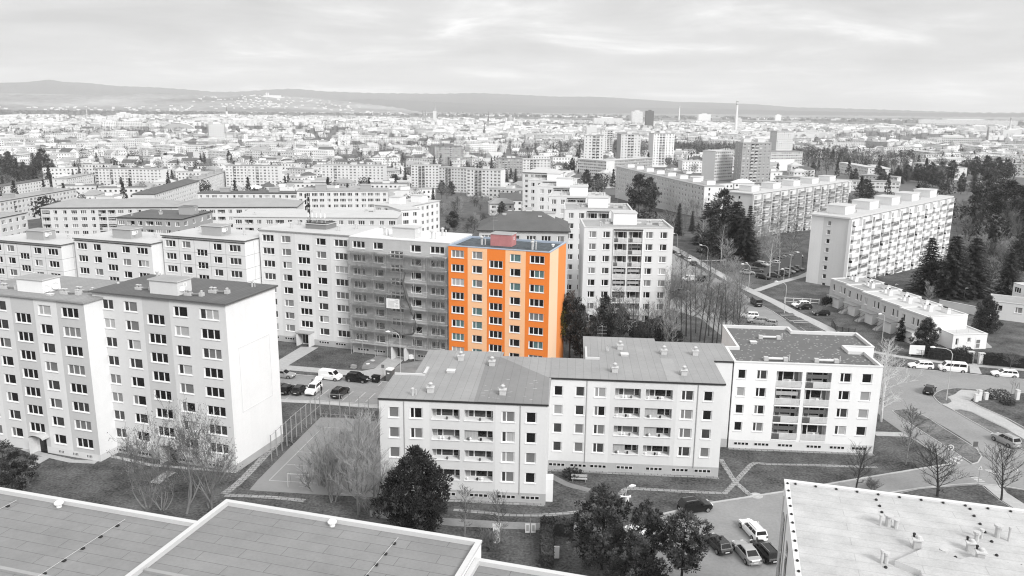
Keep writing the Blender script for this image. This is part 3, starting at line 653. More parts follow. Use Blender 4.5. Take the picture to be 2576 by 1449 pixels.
# ------------------------------------------------------------------ roofs of the houses close to the camera
FA = radians(-15.5); FO = (-21.6, 55.5); HF = 20.5
def near(label, x, y, w, d, h, rm, edge, wall='wall_white', **k):
    return house(label, loc2(FO, FA, x, y - d), FA, rect(w, d), h, {}, rstyle='parapet', rmat=rm, redge=edge, wallm=wall, **k)
def pad_row(parent, x0, y0, x1, y1, n, z, key='pipe_dark'):
    m = MB()
    m.tube([(x0, y0, z + .16), (x1, y1, z + .16)], [.018, .018], 4, 'vent')
    for k in range(n):
        f = (k + .5) / n; x = x0 + (x1 - x0) * f; y = y0 + (y1 - y0) * f; m.box(x - .11, y - .11, z, x + .11, y + .11, z + .11, key)
    return m.obj('lightning_cable', parent)
r2_, f2_ = near('raised grey felt roof block with a pale rim and a row of dark pads', 0, 0, 20.4, 22, HF, 'felt', 'coping', drop=.28)
pad_row(f2_, 14.6, 21.0, 14.2, 3, 13, HF - .28); roof_vent(f2_, 9.3, 21.3, HF - .28, 1, 2)
m = MB(); m.box(.4, 12.5, HF - .278, 20, 12.8, HF - .12, 'roof_mid'); m.obj('roof_step', r2_)
r1_, f1_ = near('lower grey felt roof block with two rows of dark pads', -20.8, -2.9, 20.7, 20, HF - .35, 'felt', 'coping', drop=.28)
pad_row(f1_, 14.9, 19.0, 14.7, 3, 10, HF - .63); pad_row(f1_, 4.9, 19.0, 4.5, 3, 10, HF - .63); roof_vent(f1_, 8.6, 19.3, HF - .63, 1, 2)
m = MB(); m.box(.4, 11.3, HF - .628, 20.4, 11.6, HF - .47, 'roof_mid'); m.obj('roof_step', r1_)
r3_, f3_ = near('low grey felt roof block at the end of the pale rimmed row', 20.5, -1.5, 20.4, 20, HF - .45, 'felt', 'coping', drop=.28); roof_vent(f3_, 8.9, 19.3, HF - .73, 1, 2)
# the pale roof with many vents
r4_, f4_ = near('pale felt roof block with vents, pipes and dark pads along its rim', 41.3, 16.1, 22, 30, HF, 'felt_pale', 'coping_pale', wall='wall_white', drop=.1)
zf = HF - .1
pads = MB()
for k in range(12): pads.lathe([(.1, 0), (.11, .07), (.04, .13)], (.8 + k * 1.55, 29.6, HF - .1), 7, 'pipe_dark')
for k in range(14): pads.lathe([(.1, 0), (.11, .07), (.04, .13)], (.16, 29.2 - k * 1.3, HF + .055), 7, 'pipe_dark')
for x, y in ((6.7, 28.6), (6.8, 27.6), (6.8, 26.6), (5.8, 18.6), (13.4, 29.1), (13.4, 28), (13.5, 26.8), (13.5, 25.6), (13.6, 24.3), (10.6, 21.3), (11.1, 20.5), (11.2, 19.5), (13.4, 22.4), (13.4, 21.3), (13.8, 21.4), (13.5, 20.3), (14.6, 21.4)): pads.lathe([(.11, 0), (.12, .08), (.04, .15)], (x, y, zf), 7, 'pipe_dark')
pads.obj('roof_pads', f4_)
def stackvent(x, y, s=1.):
    m = MB(); m.box(-.28, -.3, 0, .28, .3, .8, 'vent'); m.box(-.42, -.4, .801, .42, .4, .93, 'coping'); m.lathe([(.24, .93), (.2, 1.15), (.1, 1.2)], (.08, 0, 0), 9, 'vent'); m.lathe([(.1, .93), (.1, 1.15), (.15, 1.18), (.1, 1.28)], (-.26, .22, 0), 8, 'pipe_dark'); o = m.obj('chimney', f4_, loc=(x, y, zf)); o.scale = (s,) * 3
def pipes(x, y):
    m = MB(); m.lathe([(.09, 0), (.09, .75), (.13, .78), (.13, .86)], (-.55, 0, 0), 8, 'vent'); m.lathe([(.22, 0), (.22, .75), (.34, .8), (.34, .9)], (0, .1, 0), 10, 'vent'); m.lathe([(.16, 0), (.16, .6), (.22, .63), (.22, .7)], (.5, -.1, 0), 9, 'vent'); m.obj('pipe_cluster', f4_, loc=(x, y, zf))
stackvent(8.3, 21.9, .8); stackvent(11.8, 22.6, .75); stackvent(12.1, 21.4, .8); pipes(6.9, 24.5)
for x, y, r_, h_ in ((5.6, 19.1, .09, .8), (5.9, 19.2, .15, .6), (12.6, 24.2, .17, .5), (13., 24.6, .11, .55), (14.2, 25.2, .2, .75), (14.8, 24.8, .08, .9), (9.9, 21.5, .2, .22)):
    m = MB(); m.lathe([(r_, 0), (r_, h_), (r_ * 1.5, h_ + .05), (r_ * 1.4, h_ + .2)], (x, y, zf), 9, 'vent'); m.obj('vent_pipe', f4_)
m = MB(); m.prism([(7.6, 2), (20, 2), (20, 20.6), (11.4, 21.), (10.6, 20.4), (9.2, 21.6), (8.7, 21.4), (6.4, 19.), (7.8, 18.2)], zf + .003, zf + .42, 'wall_lgrey', 'felt_pale'); m.obj('raised_roof', r4_)
m = MB()
for y in (27.5, 23): m.box(-.05, y - .6, 9, -.004, y + .6, 18.6, 'glass_mid')
m.box(-.1, 28.9, 0, -.004, 29.1, 19.6, 'coping'); m.box(-.07, 25.4, 3, -.003, 25.5, 19.8, 'wall_mgrey'); m.obj('downpipe', r4_)
# ------------------------------------------------------------------ ground, roads, paths
m = MB(); NR = [0, 40, 80, 120, 160, 200, 230, 262, 300, 340, 380, 430, 480, 540, 600, 660, 720, 782, 860, 1000, 1300, 1700, 2300, 3000, 4000, 5500, 7500, 10000, 13000, 15800]; NA = 128
for i, d in enumerate(NR):
    for k in range(NA): A = 2 * pi * k / NA; m.v.append((d * sin(A), d * cos(A), terr(d * sin(A), d * cos(A))))
for i in range(len(NR) - 1):
    for k in range(NA):
        a, b, c, e = i * NA + k, i * NA + (k + 1) % NA, (i + 1) * NA + (k + 1) % NA, (i + 1) * NA + k
        if i == 0: m.f.append((a, c, e))
        else: m.f.append((a, b, c, e))
        m.m.append('grass' if NR[i] < 600 else 'far_land')
struct('ground', m)
def gp(pts, z=0.): return [at(*p, z) for p in pts]
def sheet(name, pts, z, m_): 
    m = MB(); q = gp(pts, z); m.poly([(p.x, p.y, z) for p in q], m_); return struct(name, m)
def raised(name, pts, z, top, side='kerbstone', z0=.005, rim=.0):
    q = [(p.x, p.y) for p in gp(pts, z)]
    if sum(a[0] * b[1] - b[0] * a[1] for a, b in zip(q, q[1:] + q[:1])) < 0: q = q[::-1]
    m = MB()
    if rim: m.prism(q, z0, z - .02, side); m.prism(offset(q, -rim), z - .021, z, side, top)
    else: m.prism(q, z0, z, side, top)
    return struct(name, m)
def ribbon(name, pts, w, z, m_, z0=None, kind=True):
    """a strip of width w along ground points"""
    q = [at(*p, 0) for p in pts]; m = MB(); L = []; Rr = []
    for i, p in enumerate(q):
        d = (q[min(i + 1, len(q) - 1)] - q[max(i - 1, 0)]).normalized(); n = Vector((-d.y, d.x, 0)) * w / 2
        L.append(p + n); Rr.append(p - n)
    for i in range(len(q) - 1):
        a, b, c, e = Rr[i], Rr[i + 1], L[i + 1], L[i]
        m.poly([(v.x, v.y, z) for v in (a, b, c, e)], m_)
        if z0 is not None:
            m.poly([(a.x, a.y, z0), (b.x, b.y, z0), (b.x, b.y, z), (a.x, a.y, z)], m_); m.poly([(c.x, c.y, z0), (e.x, e.y, z0), (e.x, e.y, z), (c.x, c.y, z)], m_)
    return struct(name, m) if kind else m
def curve(pts, n=6):
    """smooth line through points"""
    r = []; P_ = [pts[0]] + list(pts) + [pts[-1]]
    for i in range(1, len(P_) - 2):
        for k in range(n):
            t = k / n; r.append(tuple(.5 * (2 * P_[i][j] + (P_[i + 1][j] - P_[i - 1][j]) * t + (2 * P_[i - 1][j] - 5 * P_[i][j] + 4 * P_[i + 1][j] - P_[i + 2][j]) * t * t + (3 * P_[i][j] - P_[i - 1][j] - 3 * P_[i + 1][j] + P_[i + 2][j]) * t ** 3) for j in (0, 1)))
    return r + [tuple(pts[-1])]
# street with parking bays in front of the scaffolded house
sheet('street', [(520, 912), (700, 941), (794, 947), (875, 952), (985, 963), (1100, 978), (1100, 1040), (950, 1019), (806, 1008.5), (700, 1006), (520, 992)], .02, 'asphalt')
sheet('pavement', [(699, 907), (757, 872), (801, 874), (725.5, 919), (806, 926), (912, 933), (942, 927), (980, 896), (1024, 898), (993, 924.5), (974, 941), (955, 955), (875, 944), (724, 931), (600, 921), (600, 900)], .03, 'paving')
sheet('pavement', [(640, 1000), (806, 1009.5), (955, 1020), (955, 1028), (806, 1016), (640, 1008)], .03, 'paving')
ribbon('kerb', [(600, 925.5), (724, 941.5), (794, 946.5), (875, 951.5), (985, 962.5)], .18, .1, 'kerbstone', 0)
ribbon('kerb', [(640, 1001), (700, 1006.5), (806, 1009), (950, 1019.5)], .18, .1, 'kerbstone', 0)
for a, b in (((900, 975), (725, 1110)), ((1270, 1000), (1105, 1140)), ((1455, 1015), (1300, 1155)), ((1600, 1030), (1455, 1160)), ((1700, 865), (1645, 915)), ((290, 1095), (165, 1175))): ribbon('road_marking', [Z1(*a), Z1(*b)], .14, .028, 'line_paint')
sheet('grass_patch', [Z1(*p) for p in ((1900, 640), (1985, 585), (2340, 520), (2400, 640), (2270, 745), (1890, 720))], .012, 'dirt')
sheet('grass_patch', [Z1(*p) for p in curve([(1400, 640), (1440, 560), (1560, 500), (1640, 460), (1790, 460), (1820, 480), (1600, 640), (1400, 660)])], .012, 'dirt')
# ball court
court = [(627, 1233), (648, 1208), (730, 1125), (806, 1050), (870, 1051), (960, 1062), (960, 1252), (800, 1244)]
sheet('ball_court', court, .025, 'court')
for a, b in (((677, 1209), (812, 1075)), ((677, 1209), (800, 1216)), ((720, 1168), (830, 1178)), ((752, 1137), (840, 1141)), ((812, 1075), (900, 1080))): ribbon('court_line', [a, b], .09, .032, 'line_paint')
path = [(563, 1243), (600, 1215), (640, 1175), (680, 1133), (707, 1108)]
ribbon('stone_path', curve(path), 1.1, .035, 'stone_slab'); ribbon('stone_path', curve([(566, 1246), (640, 1249), (700, 1253), (767, 1260)]), .8, .03, 'stone_slab')
sheet('pavement', [(70, 1176), (97, 1148), (128, 1150), (82, 1176)], .03, 'paving'); ribbon('pavement', [(432, 1186), (410, 1200), (388, 1216)], 1.6, .03, 'paving')
ribbon('pavement', [(60, 1128), (100, 1142), (180, 1160), (243, 1163)], 1., .02, 'paving'); ribbon('pavement', [(282, 1148), (380, 1170), (590, 1188), (705, 1108)], .7, .02, 'paving')
# ground in front of the middle row
ribbon('stone_path', curve([(1141, 1283), (1210, 1289), (1275, 1296), (1341, 1297), (1400, 1294), (1458, 1288)]), .7, .04, 'stone_slab')
sheet('pavement', [(930, 1283), (1040, 1297), (1138, 1304), (1270, 1312), (1442, 1319), (1460, 1322), (1460, 1337), (1270, 1330), (1138, 1323), (930, 1300)], .03, 'asphalt')
ribbon('dirt_path', curve([Z2(210, 50), Z2(300, 110), Z2(520, 220), Z2(700, 270), Z2(850, 310)]), 1.1, .012, 'dirt')
ribbon('stone_path', curve([Z2(1270, 420), Z2(1340, 340), Z2(1430, 288), Z2(1800, 300), Z2(2200, 325), Z2(2576, 342), (1827, 1241)]), .75, .035, 'stone_slab')
ribbon('stone_path', curve([(1813, 1156), (1830, 1183), (1847, 1209), (1868, 1229), (1888, 1247)], 4), .75, .04, 'stone_slab')
ribbon('stone_path', curve([(1824, 1241), (1850, 1213), (1874, 1186), (1897, 1166), (1937, 1168), (2060, 1171), (2207, 1176)], 4), .7, .036, 'stone_slab')
sheet('grass_patch', curve([(1735, 1262), (1765, 1257), (1800, 1262), (1770, 1276), (1725, 1275), (1735, 1262)]), .012, 'dirt')
for A, B, S_ in ((MO, MA, 21.5), (o2, MA, 23.7), (of, MA, 21.3)):
    m = MB(); q = [loc2(A, B, *p) for p in ((0, -.05), (0, -.75), (S_, -.75), (S_, -.05))]; m.poly([(*p, .03) for p in q], 'stone_slab'); struct('pavement', m)
# roads on the other side
sheet('road', [(1560, 1490), (1640, 1310), (1690, 1290), (1782, 1267.5), (1880, 1252.5), (1972, 1238), (2160, 1206), (2240, 1194), (2330, 1178), (2385, 1172), (2405, 1168), (2447, 1166), (2470, 1150), (2440, 1113), (2385, 1079), (2330, 1048), (2290, 1030), (2263, 1028), (2238, 1032), (2215, 1000), (2190, 930), (2238, 924), (2355, 934), (2437, 942), (2640, 962), (2640, 1165), (2576, 1176), (2576, 1232), (2520, 1223), (2455, 1216), (2390, 1221), (2315, 1228), (2240, 1240), (2150, 1258), (2100, 1400), (2050, 1520), (1560, 1520)], .02, 'asphalt')
ribbon('kerb', [(1660, 1296), (1782, 1267), (1972, 1237.5), (2160, 1205.5), (2330, 1177.5), (2400, 1167)], .3, .12, 'kerbstone', 0)
ribbon('kerb', [(2200, 1246.5), (2315, 1228.5), (2390, 1221.5), (2455, 1217), (2520, 1223.5), (2576, 1233)], .2, .12, 'kerbstone', 0)
ribbon('kerb', [(2200, 918), (2238, 923.5), (2355, 933.5), (2437, 941.5), (2640, 961.5)], .2, .12, 'kerbstone', 0)
g1 = [Z3(580, 1290), Z3(640, 1274), Z3(800, 1278), Z3(960, 1305), Z4(1130, 15), Z4(1400, 190), Z4(1700, 375), Z4(1880, 490), Z4(1945, 600), Z4(1890, 690), Z4(1800, 715), Z4(1500, 520), Z4(1270, 370), Z4(1000, 200), Z4(760, 40), Z4(640, -40)]
raised('traffic_island', g1, .13, 'grass_dry', rim=.16)
sheet('pavement', [Z3(330, 1200), Z3(560, 1180), Z3(800, 1200), Z3(960, 1290), Z3(800, 1272), Z3(620, 1276), Z3(575, 1295), Z4(640, -30), Z4(760, 50), Z4(1000, 212), Z4(1270, 382), Z4(1500, 532), Z4(1780, 722), Z4(1500, 770), Z4(1300, 600), Z4(1050, 440), Z4(830, 300), Z4(460, 40), Z4(380, -40)], .06, 'asphalt')
for k in range(3): ribbon('road_marking', [Z4(1440 + 70 * k, 630 - 10 * k), Z4(1600 + 45 * k, 715 - 45 * k)], .5, .068, 'line_paint')
for k in range(6): ribbon('road_marking', [Z4(1990 + 40 * k - 330 * (k > 2), 810 + 25 * k + 40 * (k > 2)), Z4(2110 + 40 * k - 330 * (k > 2), 815 + 25 * k + 40 * (k > 2))], .3, .028, 'line_paint')
g2 = [Z3(1200, 1060), Z3(1250, 1010), Z3(1340, 968), Z3(1550, 945), Z3(1760, 955), Z3(1870, 970), Z3(1880, 1000), Z3(1750, 985), Z3(1640, 980), Z3(1590, 1010), Z3(1550, 1045), Z3(1440, 1085), Z3(1490, 1130), Z3(1500, 1155), Z3(1440, 1190), Z3(1330, 1192), Z3(1250, 1130)]
raised('traffic_island', g2, .13, 'grass_dry', rim=.16)
sheet('pavement', [Z3(1870, 965), Z3(1920, 1010), Z3(1740, 1130), Z3(1900, 1220), Z3(2280, 1400), (2640, 1120), (2640, 1148), Z4(2576, 345), Z4(2330, 185), Z4(2000, 30), Z3(1800, 1310), Z3(1600, 1265), Z3(1500, 1278), Z3(1340, 1195), Z3(1440, 1190), Z3(1500, 1155), Z3(1490, 1130), Z3(1440, 1085), Z3(1550, 1045), Z3(1590, 1010), Z3(1640, 980), Z3(1750, 985)], .10, 'paving')
raised('traffic_island', [Z3(1500, 1278), Z3(1600, 1267), Z3(1800, 1312), Z4(2000, 32), Z4(2330, 187), (2600, 1117), (2640, 1150), Z4(2576, 505), Z4(2170, 285), Z4(1900, 130), Z4(1670, 0)], .13, 'grass_dry', rim=.16)
raised('lawn', [Z3(1740, 1130), Z3(1790, 1095), Z3(1840, 1085), Z3(1960, 1060), (2600, 985), (2640, 1110), Z3(2330, 1410), Z3(1900, 1222)], .2, 'grass', rim=.2)
raised('lawn', [Z4(600, 1170), Z4(1000, 1085), Z4(1450, 1050), Z4(1850, 1022), Z4(1960, 1050), Z4(2200, 1250), Z4(2500, 1440), Z4(2300, 1700), Z4(600, 1600)], .08, 'grass', rim=.12)
sheet('pavement', [Z4(1890, 1022), Z4(2240, 1050), Z4(2320, 1150), Z4(2600, 1330), (2600, 1300), Z4(2500, 1430), Z4(2200, 1240), Z4(1980, 1050)], .05, 'paving')
ribbon('pavement', [(2200, 1091), (2270, 1093), (2285, 1094)], 1.7, .02, 'paving')
ribbon('stone_path', [(2190, 884), (2260, 897), (2340, 908), (2400, 916), (2470, 921), (2600, 933)], 1.6, .03, 'paving')
sheet('pavement', [Z3(1750, 570), Z3(1870, 585), Z3(1940, 740), Z3(1760, 720)], .04, 'paving')
m = MB(); p = at(1901, 1247, 0); m.lathe([(.42, 0), (.42, .03), (.36, .035)], (p.x, p.y, .021), 14, 'vent'); m.lathe([(.85, 0), (.85, .004)], (p.x + .1, p.y, .021), 16, 'kerbstone'); struct('manhole_cover', m)
# the street beyond and its car park
edge_r = [ZA(190, 385), ZA(370, 490), ZA(550, 590), ZA(860, 770), ZA(1100, 890), ZA(1380, 1085), ZA(1690, 1250), ZA(1900, 1390), (2010, 830), (2090, 875), (2200, 935)]
edge_l = [(1690, 690), ZA(420, 740), ZA(700, 850), ZA(960, 1020), ZA(1100, 1160), ZA(1200, 1300), ZA(1500, 1460), (1960, 880), (2100, 960)]
sheet('road', [(1610, 618), (1660, 630)] + edge_r + [(2150, 980)] + edge_l[::-1] + [(1620, 650)], .02, 'asphalt')
ribbon('kerb', edge_r[:8], .2, .12, 'kerbstone', 0)
ribbon('pavement', [ZA(150, 262), ZA(330, 360), ZA(600, 520), ZA(900, 690), ZA(1180, 850), ZA(1460, 985), ZA(1750, 1120), ZA(2000, 1260), ZA(2300, 1400), ZA(2576, 1540), (2180, 880)], 3., .04, 'paving')
ribbon('pavement', [ZA(1440, 940), ZA(1800, 815), ZA(2130, 725), (2050, 680)], 2.2, .05, 'paving'); ribbon('pavement', [ZA(600, 480), ZA(800, 485), ZA(1000, 475)], 1.2, .05, 'paving')
sheet('parking_lot', [ZA(1190, 680), ZA(1380, 560), ZA(1700, 450), ZA(2140, 350), ZA(2140, 620), ZA(1800, 720), ZA(1640, 800), ZA(1400, 770), ZA(1250, 740)], .03, 'asphalt_dark')
sheet('parking_lot', [(1660, 770), (1730, 730), (1790, 745), (1830, 800), (1900, 860), (1860, 880), (1760, 800)], .012, 'asphalt')
sheet('pavement', [(1420, 690), (1470, 690), (1472, 760), (1420, 760)], .02, 'asphalt'); 
for q in ([ZA(1880, 1340), ZA(2110, 1338), ZA(2190, 1382), ZA(1960, 1390)], [ZA(1810, 1285), ZA(2000, 1275), ZA(2040, 1300), ZA(1830, 1305)], [ZA(2000, 1400), ZA(2210, 1392), ZA(2260, 1410), ZA(2020, 1418)], [(2012, 822), (2048, 820), (2072, 832), (2030, 834)]): raised('lawn', q, .12, 'grass', rim=.1)

# ------------------------------------------------------------------ trees
def bare_tree(seed, h, spread, levels=5, fork=.3, up=.5, bark='bark', twig='twig', r0=None, multi=1, kids=3, lean=.25, droop=0., thin=.018, buds=0):
    """(trunk mesh, branch mesh) of a leafless tree h metres high"""
    R = random.Random(seed); tr = MB(); br = MB(); r0 = r0 or h * .016
    tips = []
    def grow(p, d, L, r, lv):
        n = 3; pts = [p]; rs = [r]; q = Vector(p); dd = Vector(d)
        for k in range(n):
            dd = (dd + Vector((R.uniform(-1, 1), R.uniform(-1, 1), R.uniform(-.5, 1) * up - droop * (lv < 2))) * .16).normalized()
            q = q + dd * L / n; pts.append(q.copy()); rs.append(max(thin * .7, r * (1 - .45 * (k + 1) / n)))
        (tr if lv >= levels - 1 else br).tube(pts, rs, 6 if lv >= levels - 1 else 4 if lv > 2 else 3, bark if lv >= levels - 2 else twig, cap=lv == levels)
        if lv == 0:
            tips.append(q); return
        nk = kids + (R.random() < (.5 if lv > 1 else .2))
        for k in range(nk):
            f = 1. if k == 0 else R.uniform(.35, .95); i = min(n, max(1, int(f * n + .5))); s = Vector(pts[i])
            a = R.uniform(0, 2 * pi); side = Vector((cos(a), sin(a), 0)); sp = spread * R.uniform(.55, 1.25) * (.35 if k == 0 else 1)
            nd = (dd * 1. + side * sp + Vector((0, 0, up * .35 - droop * (3 - lv) * .25 * (lv < 3)))).normalized()
            grow(s, nd, L * R.uniform(.62, .86), max(thin, rs[i] * R.uniform(.55, .75)), lv - 1)
    for j in range(multi):
        a = R.uniform(0, 2 * pi) + 2 * pi * j / multi; ln = lean if multi > 1 else .05
        grow(Vector((cos(a), sin(a), 0)) * (.15 if multi > 1 else 0) + Vector((0, 0, -.3)), Vector((cos(a) * ln, sin(a) * ln, 1)).normalized(), h * fork, r0, levels)
    for t_ in tips[::1] if buds else []:
        for _ in range(buds):
            c = t_ + Vector((R.uniform(-.25, .25), R.uniform(-.25, .25), R.uniform(-.4, .1))); s = R.uniform(.04, .09)
            br.poly([c + Vector((-s, 0, 0)), c + Vector((s, R.uniform(-s, s), s * .4)), c + Vector((0, 0, 1.8 * s))], 'bud')
    return norm(tr, br, h)
def leader_tree(seed, h, cr, first=.2, nb=26, rise=.55, bark='bark', twig='twig', r0=.13, sub_=6, tw=4, thin=.013, stems=1, droop=0., shape=1.):
    """(trunk, branches) of a leafless tree with a leading stem"""
    R = random.Random(seed); tr = MB(); br = MB()
    def limb(p, d, L, r, n=3, wig=.12, m=br, k=4, mt=None):
        pts = [Vector(p)]; rs = [r]; dd = Vector(d).normalized()
        for i in range(n):
            dd = (dd + Vector((R.uniform(-1, 1), R.uniform(-1, 1), R.uniform(-.7, 1) - droop * i)) * wig).normalized(); pts.append(pts[-1] + dd * L / n); rs.append(max(thin * .6, r * (1 - .75 * (i + 1) / n)))
        m.tube(pts, rs, k, mt or twig, cap=False); return pts, rs
    def pt(pts, f): i = min(len(pts) - 2, int(f * (len(pts) - 1))); t = f * (len(pts) - 1) - i; return pts[i].lerp(pts[i + 1], t), (pts[i + 1] - pts[i]).normalized()
    for s in range(stems):
        a0 = 2 * pi * s / stems + R.uniform(0, 1); ln = 0 if stems == 1 else .28
        base = Vector((cos(a0), sin(a0), 0)) * (.12 if stems > 1 else 0); hh = h * R.uniform(.85, 1) if stems > 1 else h
        tp, trr = limb(base + Vector((0, 0, -.3)), (cos(a0) * ln, sin(a0) * ln, 1), hh * .95, r0, 6, .06, tr, 6, bark)
        for i in range(nb // stems):
            f = first + (1 - first) * ((i + R.random()) / (nb // stems)); p, d = pt(tp, min(f, .985)); a = i * 2.4 + R.uniform(-.5, .5)
            q = (f - first) / (1 - first); L = cr * (sin(pi * min(1, (q * .86 + .16)) ** shape) * .85 + .18) * R.uniform(.75, 1.2)
            v = Vector((cos(a), sin(a), rise * R.uniform(.6, 1.3) + q * .5)); bp, _ = limb(p, v, L, max(thin * 1.6, r0 * .42 * (1 - f * .75)), 4, .16, br, 4, bark if f < .6 else twig)
            for j in range(sub_):
                g = R.uniform(.2, 1); p2, d2 = pt(bp, g); w = (d2 + Vector((R.uniform(-1, 1), R.uniform(-1, 1), R.uniform(-.2, .9) - droop)) * .8).normalized(); sp_, _ = limb(p2, w, L * R.uniform(.3, .55), thin * 1.3, 3, .2, br, 3)
                for _k in range(tw): p3, d3 = pt(sp_, R.uniform(.2, 1)); w3 = (d3 + Vector((R.uniform(-1, 1), R.uniform(-1, 1), R.uniform(-.5, .9) - droop * 1.5)) * .8).normalized(); limb(p3, w3, L * R.uniform(.14, .3), thin, 2, .2, br, 3)
    return norm(tr, br, h)
def norm(tr, br, h):
    z = max(v[2] for v in br.v); k = h / z
    for q in (tr, br): q.v = [(v[0] * k, v[1] * k, v[2] * k) for v in q.v]
    return tr.mesh('trunk'), br.mesh('branches')
def pine(seed, h, R0, prof, n, mats=('needle_dark', 'needle', 'needle'), bark='bark_dark', clump=.62, tuft=46, branches=30, size=1., west=None):
    """(trunk, crown): clumps of needle sprays set over a crown outline prof [(height share, radius share)]"""
    R = random.Random(seed); tr = MB(); cr = MB()
    tr.tube([(0, 0, -.3), (R.uniform(-.2, .2), R.uniform(-.2, .2), h * .45), (0, 0, h * .93)], [h * .017, h * .012, .03], 7, bark)
    def rad(f):
        for (a, ra), (b, rb_) in zip(prof, prof[1:]):
            if a <= f <= b: return ra + (rb_ - ra) * (f - a) / (b - a)
        return 0
    f0 = prof[0][0]; cl = []
    while len(cl) < n:
        f = R.uniform(f0, 1); r_ = rad(f)
        if R.random() > r_ + .08: continue
        a = R.uniform(0, 2 * pi); q = sqrt(R.uniform(.12, 1)); w = .86 + .3 * sin(3 * a + seed) * cos(7 * f + seed) + R.uniform(-.14, .16)
        cl.append((Vector((cos(a) * q * r_ * R0 * w, sin(a) * q * r_ * R0 * w, f * h)), q))
    for c, q in cl:
        m_ = R.choice(mats) if not (west and c.x < -R0 * .42) else west; s = clump * R.uniform(.7, 1.25); o_ = Vector((c.x, c.y, 0)); o_ = o_.normalized() if o_.length > .01 else Vector((0, 0, 1))
        for _ in range(tuft):
            v = Vector((R.gauss(0, 1), R.gauss(0, 1), R.gauss(0, .75))); v = v.normalized() * s * (R.random() ** .45); p = c + v
            d = (v.normalized() * .7 + o_ * .35 + Vector((0, 0, .55)) + Vector((R.uniform(-.4, .4), R.uniform(-.4, .4), R.uniform(-.3, .3)))).normalized(); L = R.uniform(.2, .42) * size
            sd_ = d.cross(Vector((R.uniform(-1, 1), R.uniform(-1, 1), R.uniform(-1, 1)))).normalized() * L * R.uniform(.2, .36)
            cr.poly([p - sd_, p + sd_, p + d * L], m_)
    for k in range(branches):
        c, q = R.choice(cl); z = max(h * .12, c.z - c.xy.length * .35); tr.tube([(0, 0, z), (c.x * .55, c.y * .55, (z + c.z) / 2 - .1), tuple(c)], [h * .005, h * .003, .015], 4, bark)
    return tr.mesh('trunk'), cr.mesh('crown')
def spruce(seed, h, R0, m_=('needle_dark', 'needle', 'needle'), den=1., pw=.9, lift=0.):
    R = random.Random(seed); tr = MB(); cr = MB(); tr.tube([(0, 0, -.3), (0, 0, h * .5), (0, 0, h)], [h * .016, h * .01, .02], 6, 'bark_dark')
    lv = int(h * 1.7)
    for k in range(lv):
        f = .06 + .93 * k / lv; r_ = R0 * (1 - f) ** pw + .12; nb = max(5, int(11 * den * (1 - f * .4)))
        for j in range(nb):
            a = 2 * pi * (j + R.random() * .7) / nb; L = r_ * R.uniform(.72, 1.12); m = R.choice(m_); st = max(3, int(L / .28))
            for i in range(st):
                q = (i + .8) / st; zc = f * h - L * q * (.22 - lift) + R.uniform(-.1, .1); c = Vector((cos(a) * L * q, sin(a) * L * q, zc))
                for _ in range(8):
                    b = a + R.uniform(-1.3, 1.3); d = Vector((cos(b), sin(b), R.uniform(-.55, .25))); s = R.uniform(.4, .7) * (1.15 - .4 * q); sd_ = Vector((-sin(b), cos(b), R.uniform(-.4, .4))) * s * .24
                    p = c + Vector((R.uniform(-.15, .15), R.uniform(-.15, .15), R.uniform(-.12, .12))); cr.poly([p - sd_, p + sd_, p + d * s], m)
    return tr.mesh('trunk'), cr.mesh('crown')
def bush(seed, w, h, n, m_=('leaf_dark', 'leaf'), box=None, s0=.16):
    R = random.Random(seed); cr = MB()
    for _ in range(n):
        if box: p = Vector((R.uniform(-box[0], box[0]), R.uniform(-box[1], box[1]), R.uniform(0, h))); 
        else:
            v = Vector((R.gauss(0, 1), R.gauss(0, 1), R.gauss(0, 1))).normalized() * R.random() ** .3; p = Vector((v.x * w, v.y * w, h * .5 + v.z * h * .5 * (1 + .15 * sin(5 * v.x))))
        if box and R.random() < .75:
            k = R.randrange(3)
            if k == 0: p.x = box[0] * R.choice((-1, 1)) + R.uniform(-.08, .08)
            elif k == 1: p.y = box[1] * R.choice((-1, 1)) + R.uniform(-.08, .08)
            else: p.z = h + R.uniform(-.1, .1)
        d = Vector((R.uniform(-1, 1), R.uniform(-1, 1), R.uniform(-.2, 1))).normalized(); s = s0 * R.uniform(.7, 1.5); e = d.cross(Vector((R.uniform(-1, 1), R.uniform(-1, 1), R.uniform(-1, 1)))).normalized() * s * .5
        cr.poly([p - e, p + e, p + d * s], R.choice(m_))
    return cr.mesh('foliage')
PROF_ROUND = [(.08, .5), (.2, .85), (.4, 1.), (.6, .86), (.8, .55), (.93, .26), (1., .05)]
PROF_TALL = [(.1, .5), (.25, .9), (.45, 1.), (.7, .75), (.88, .4), (1., .06)]
PROF_SCOTS = [(.3, .25), (.42, .75), (.6, 1.), (.8, .82), (.93, .5), (1., .12)]
PROF_CONE = [(.02, .75), (.12, 1.), (.35, .92), (.6, .7), (.8, .42), (.94, .17), (1., .02)]
TREE = {}
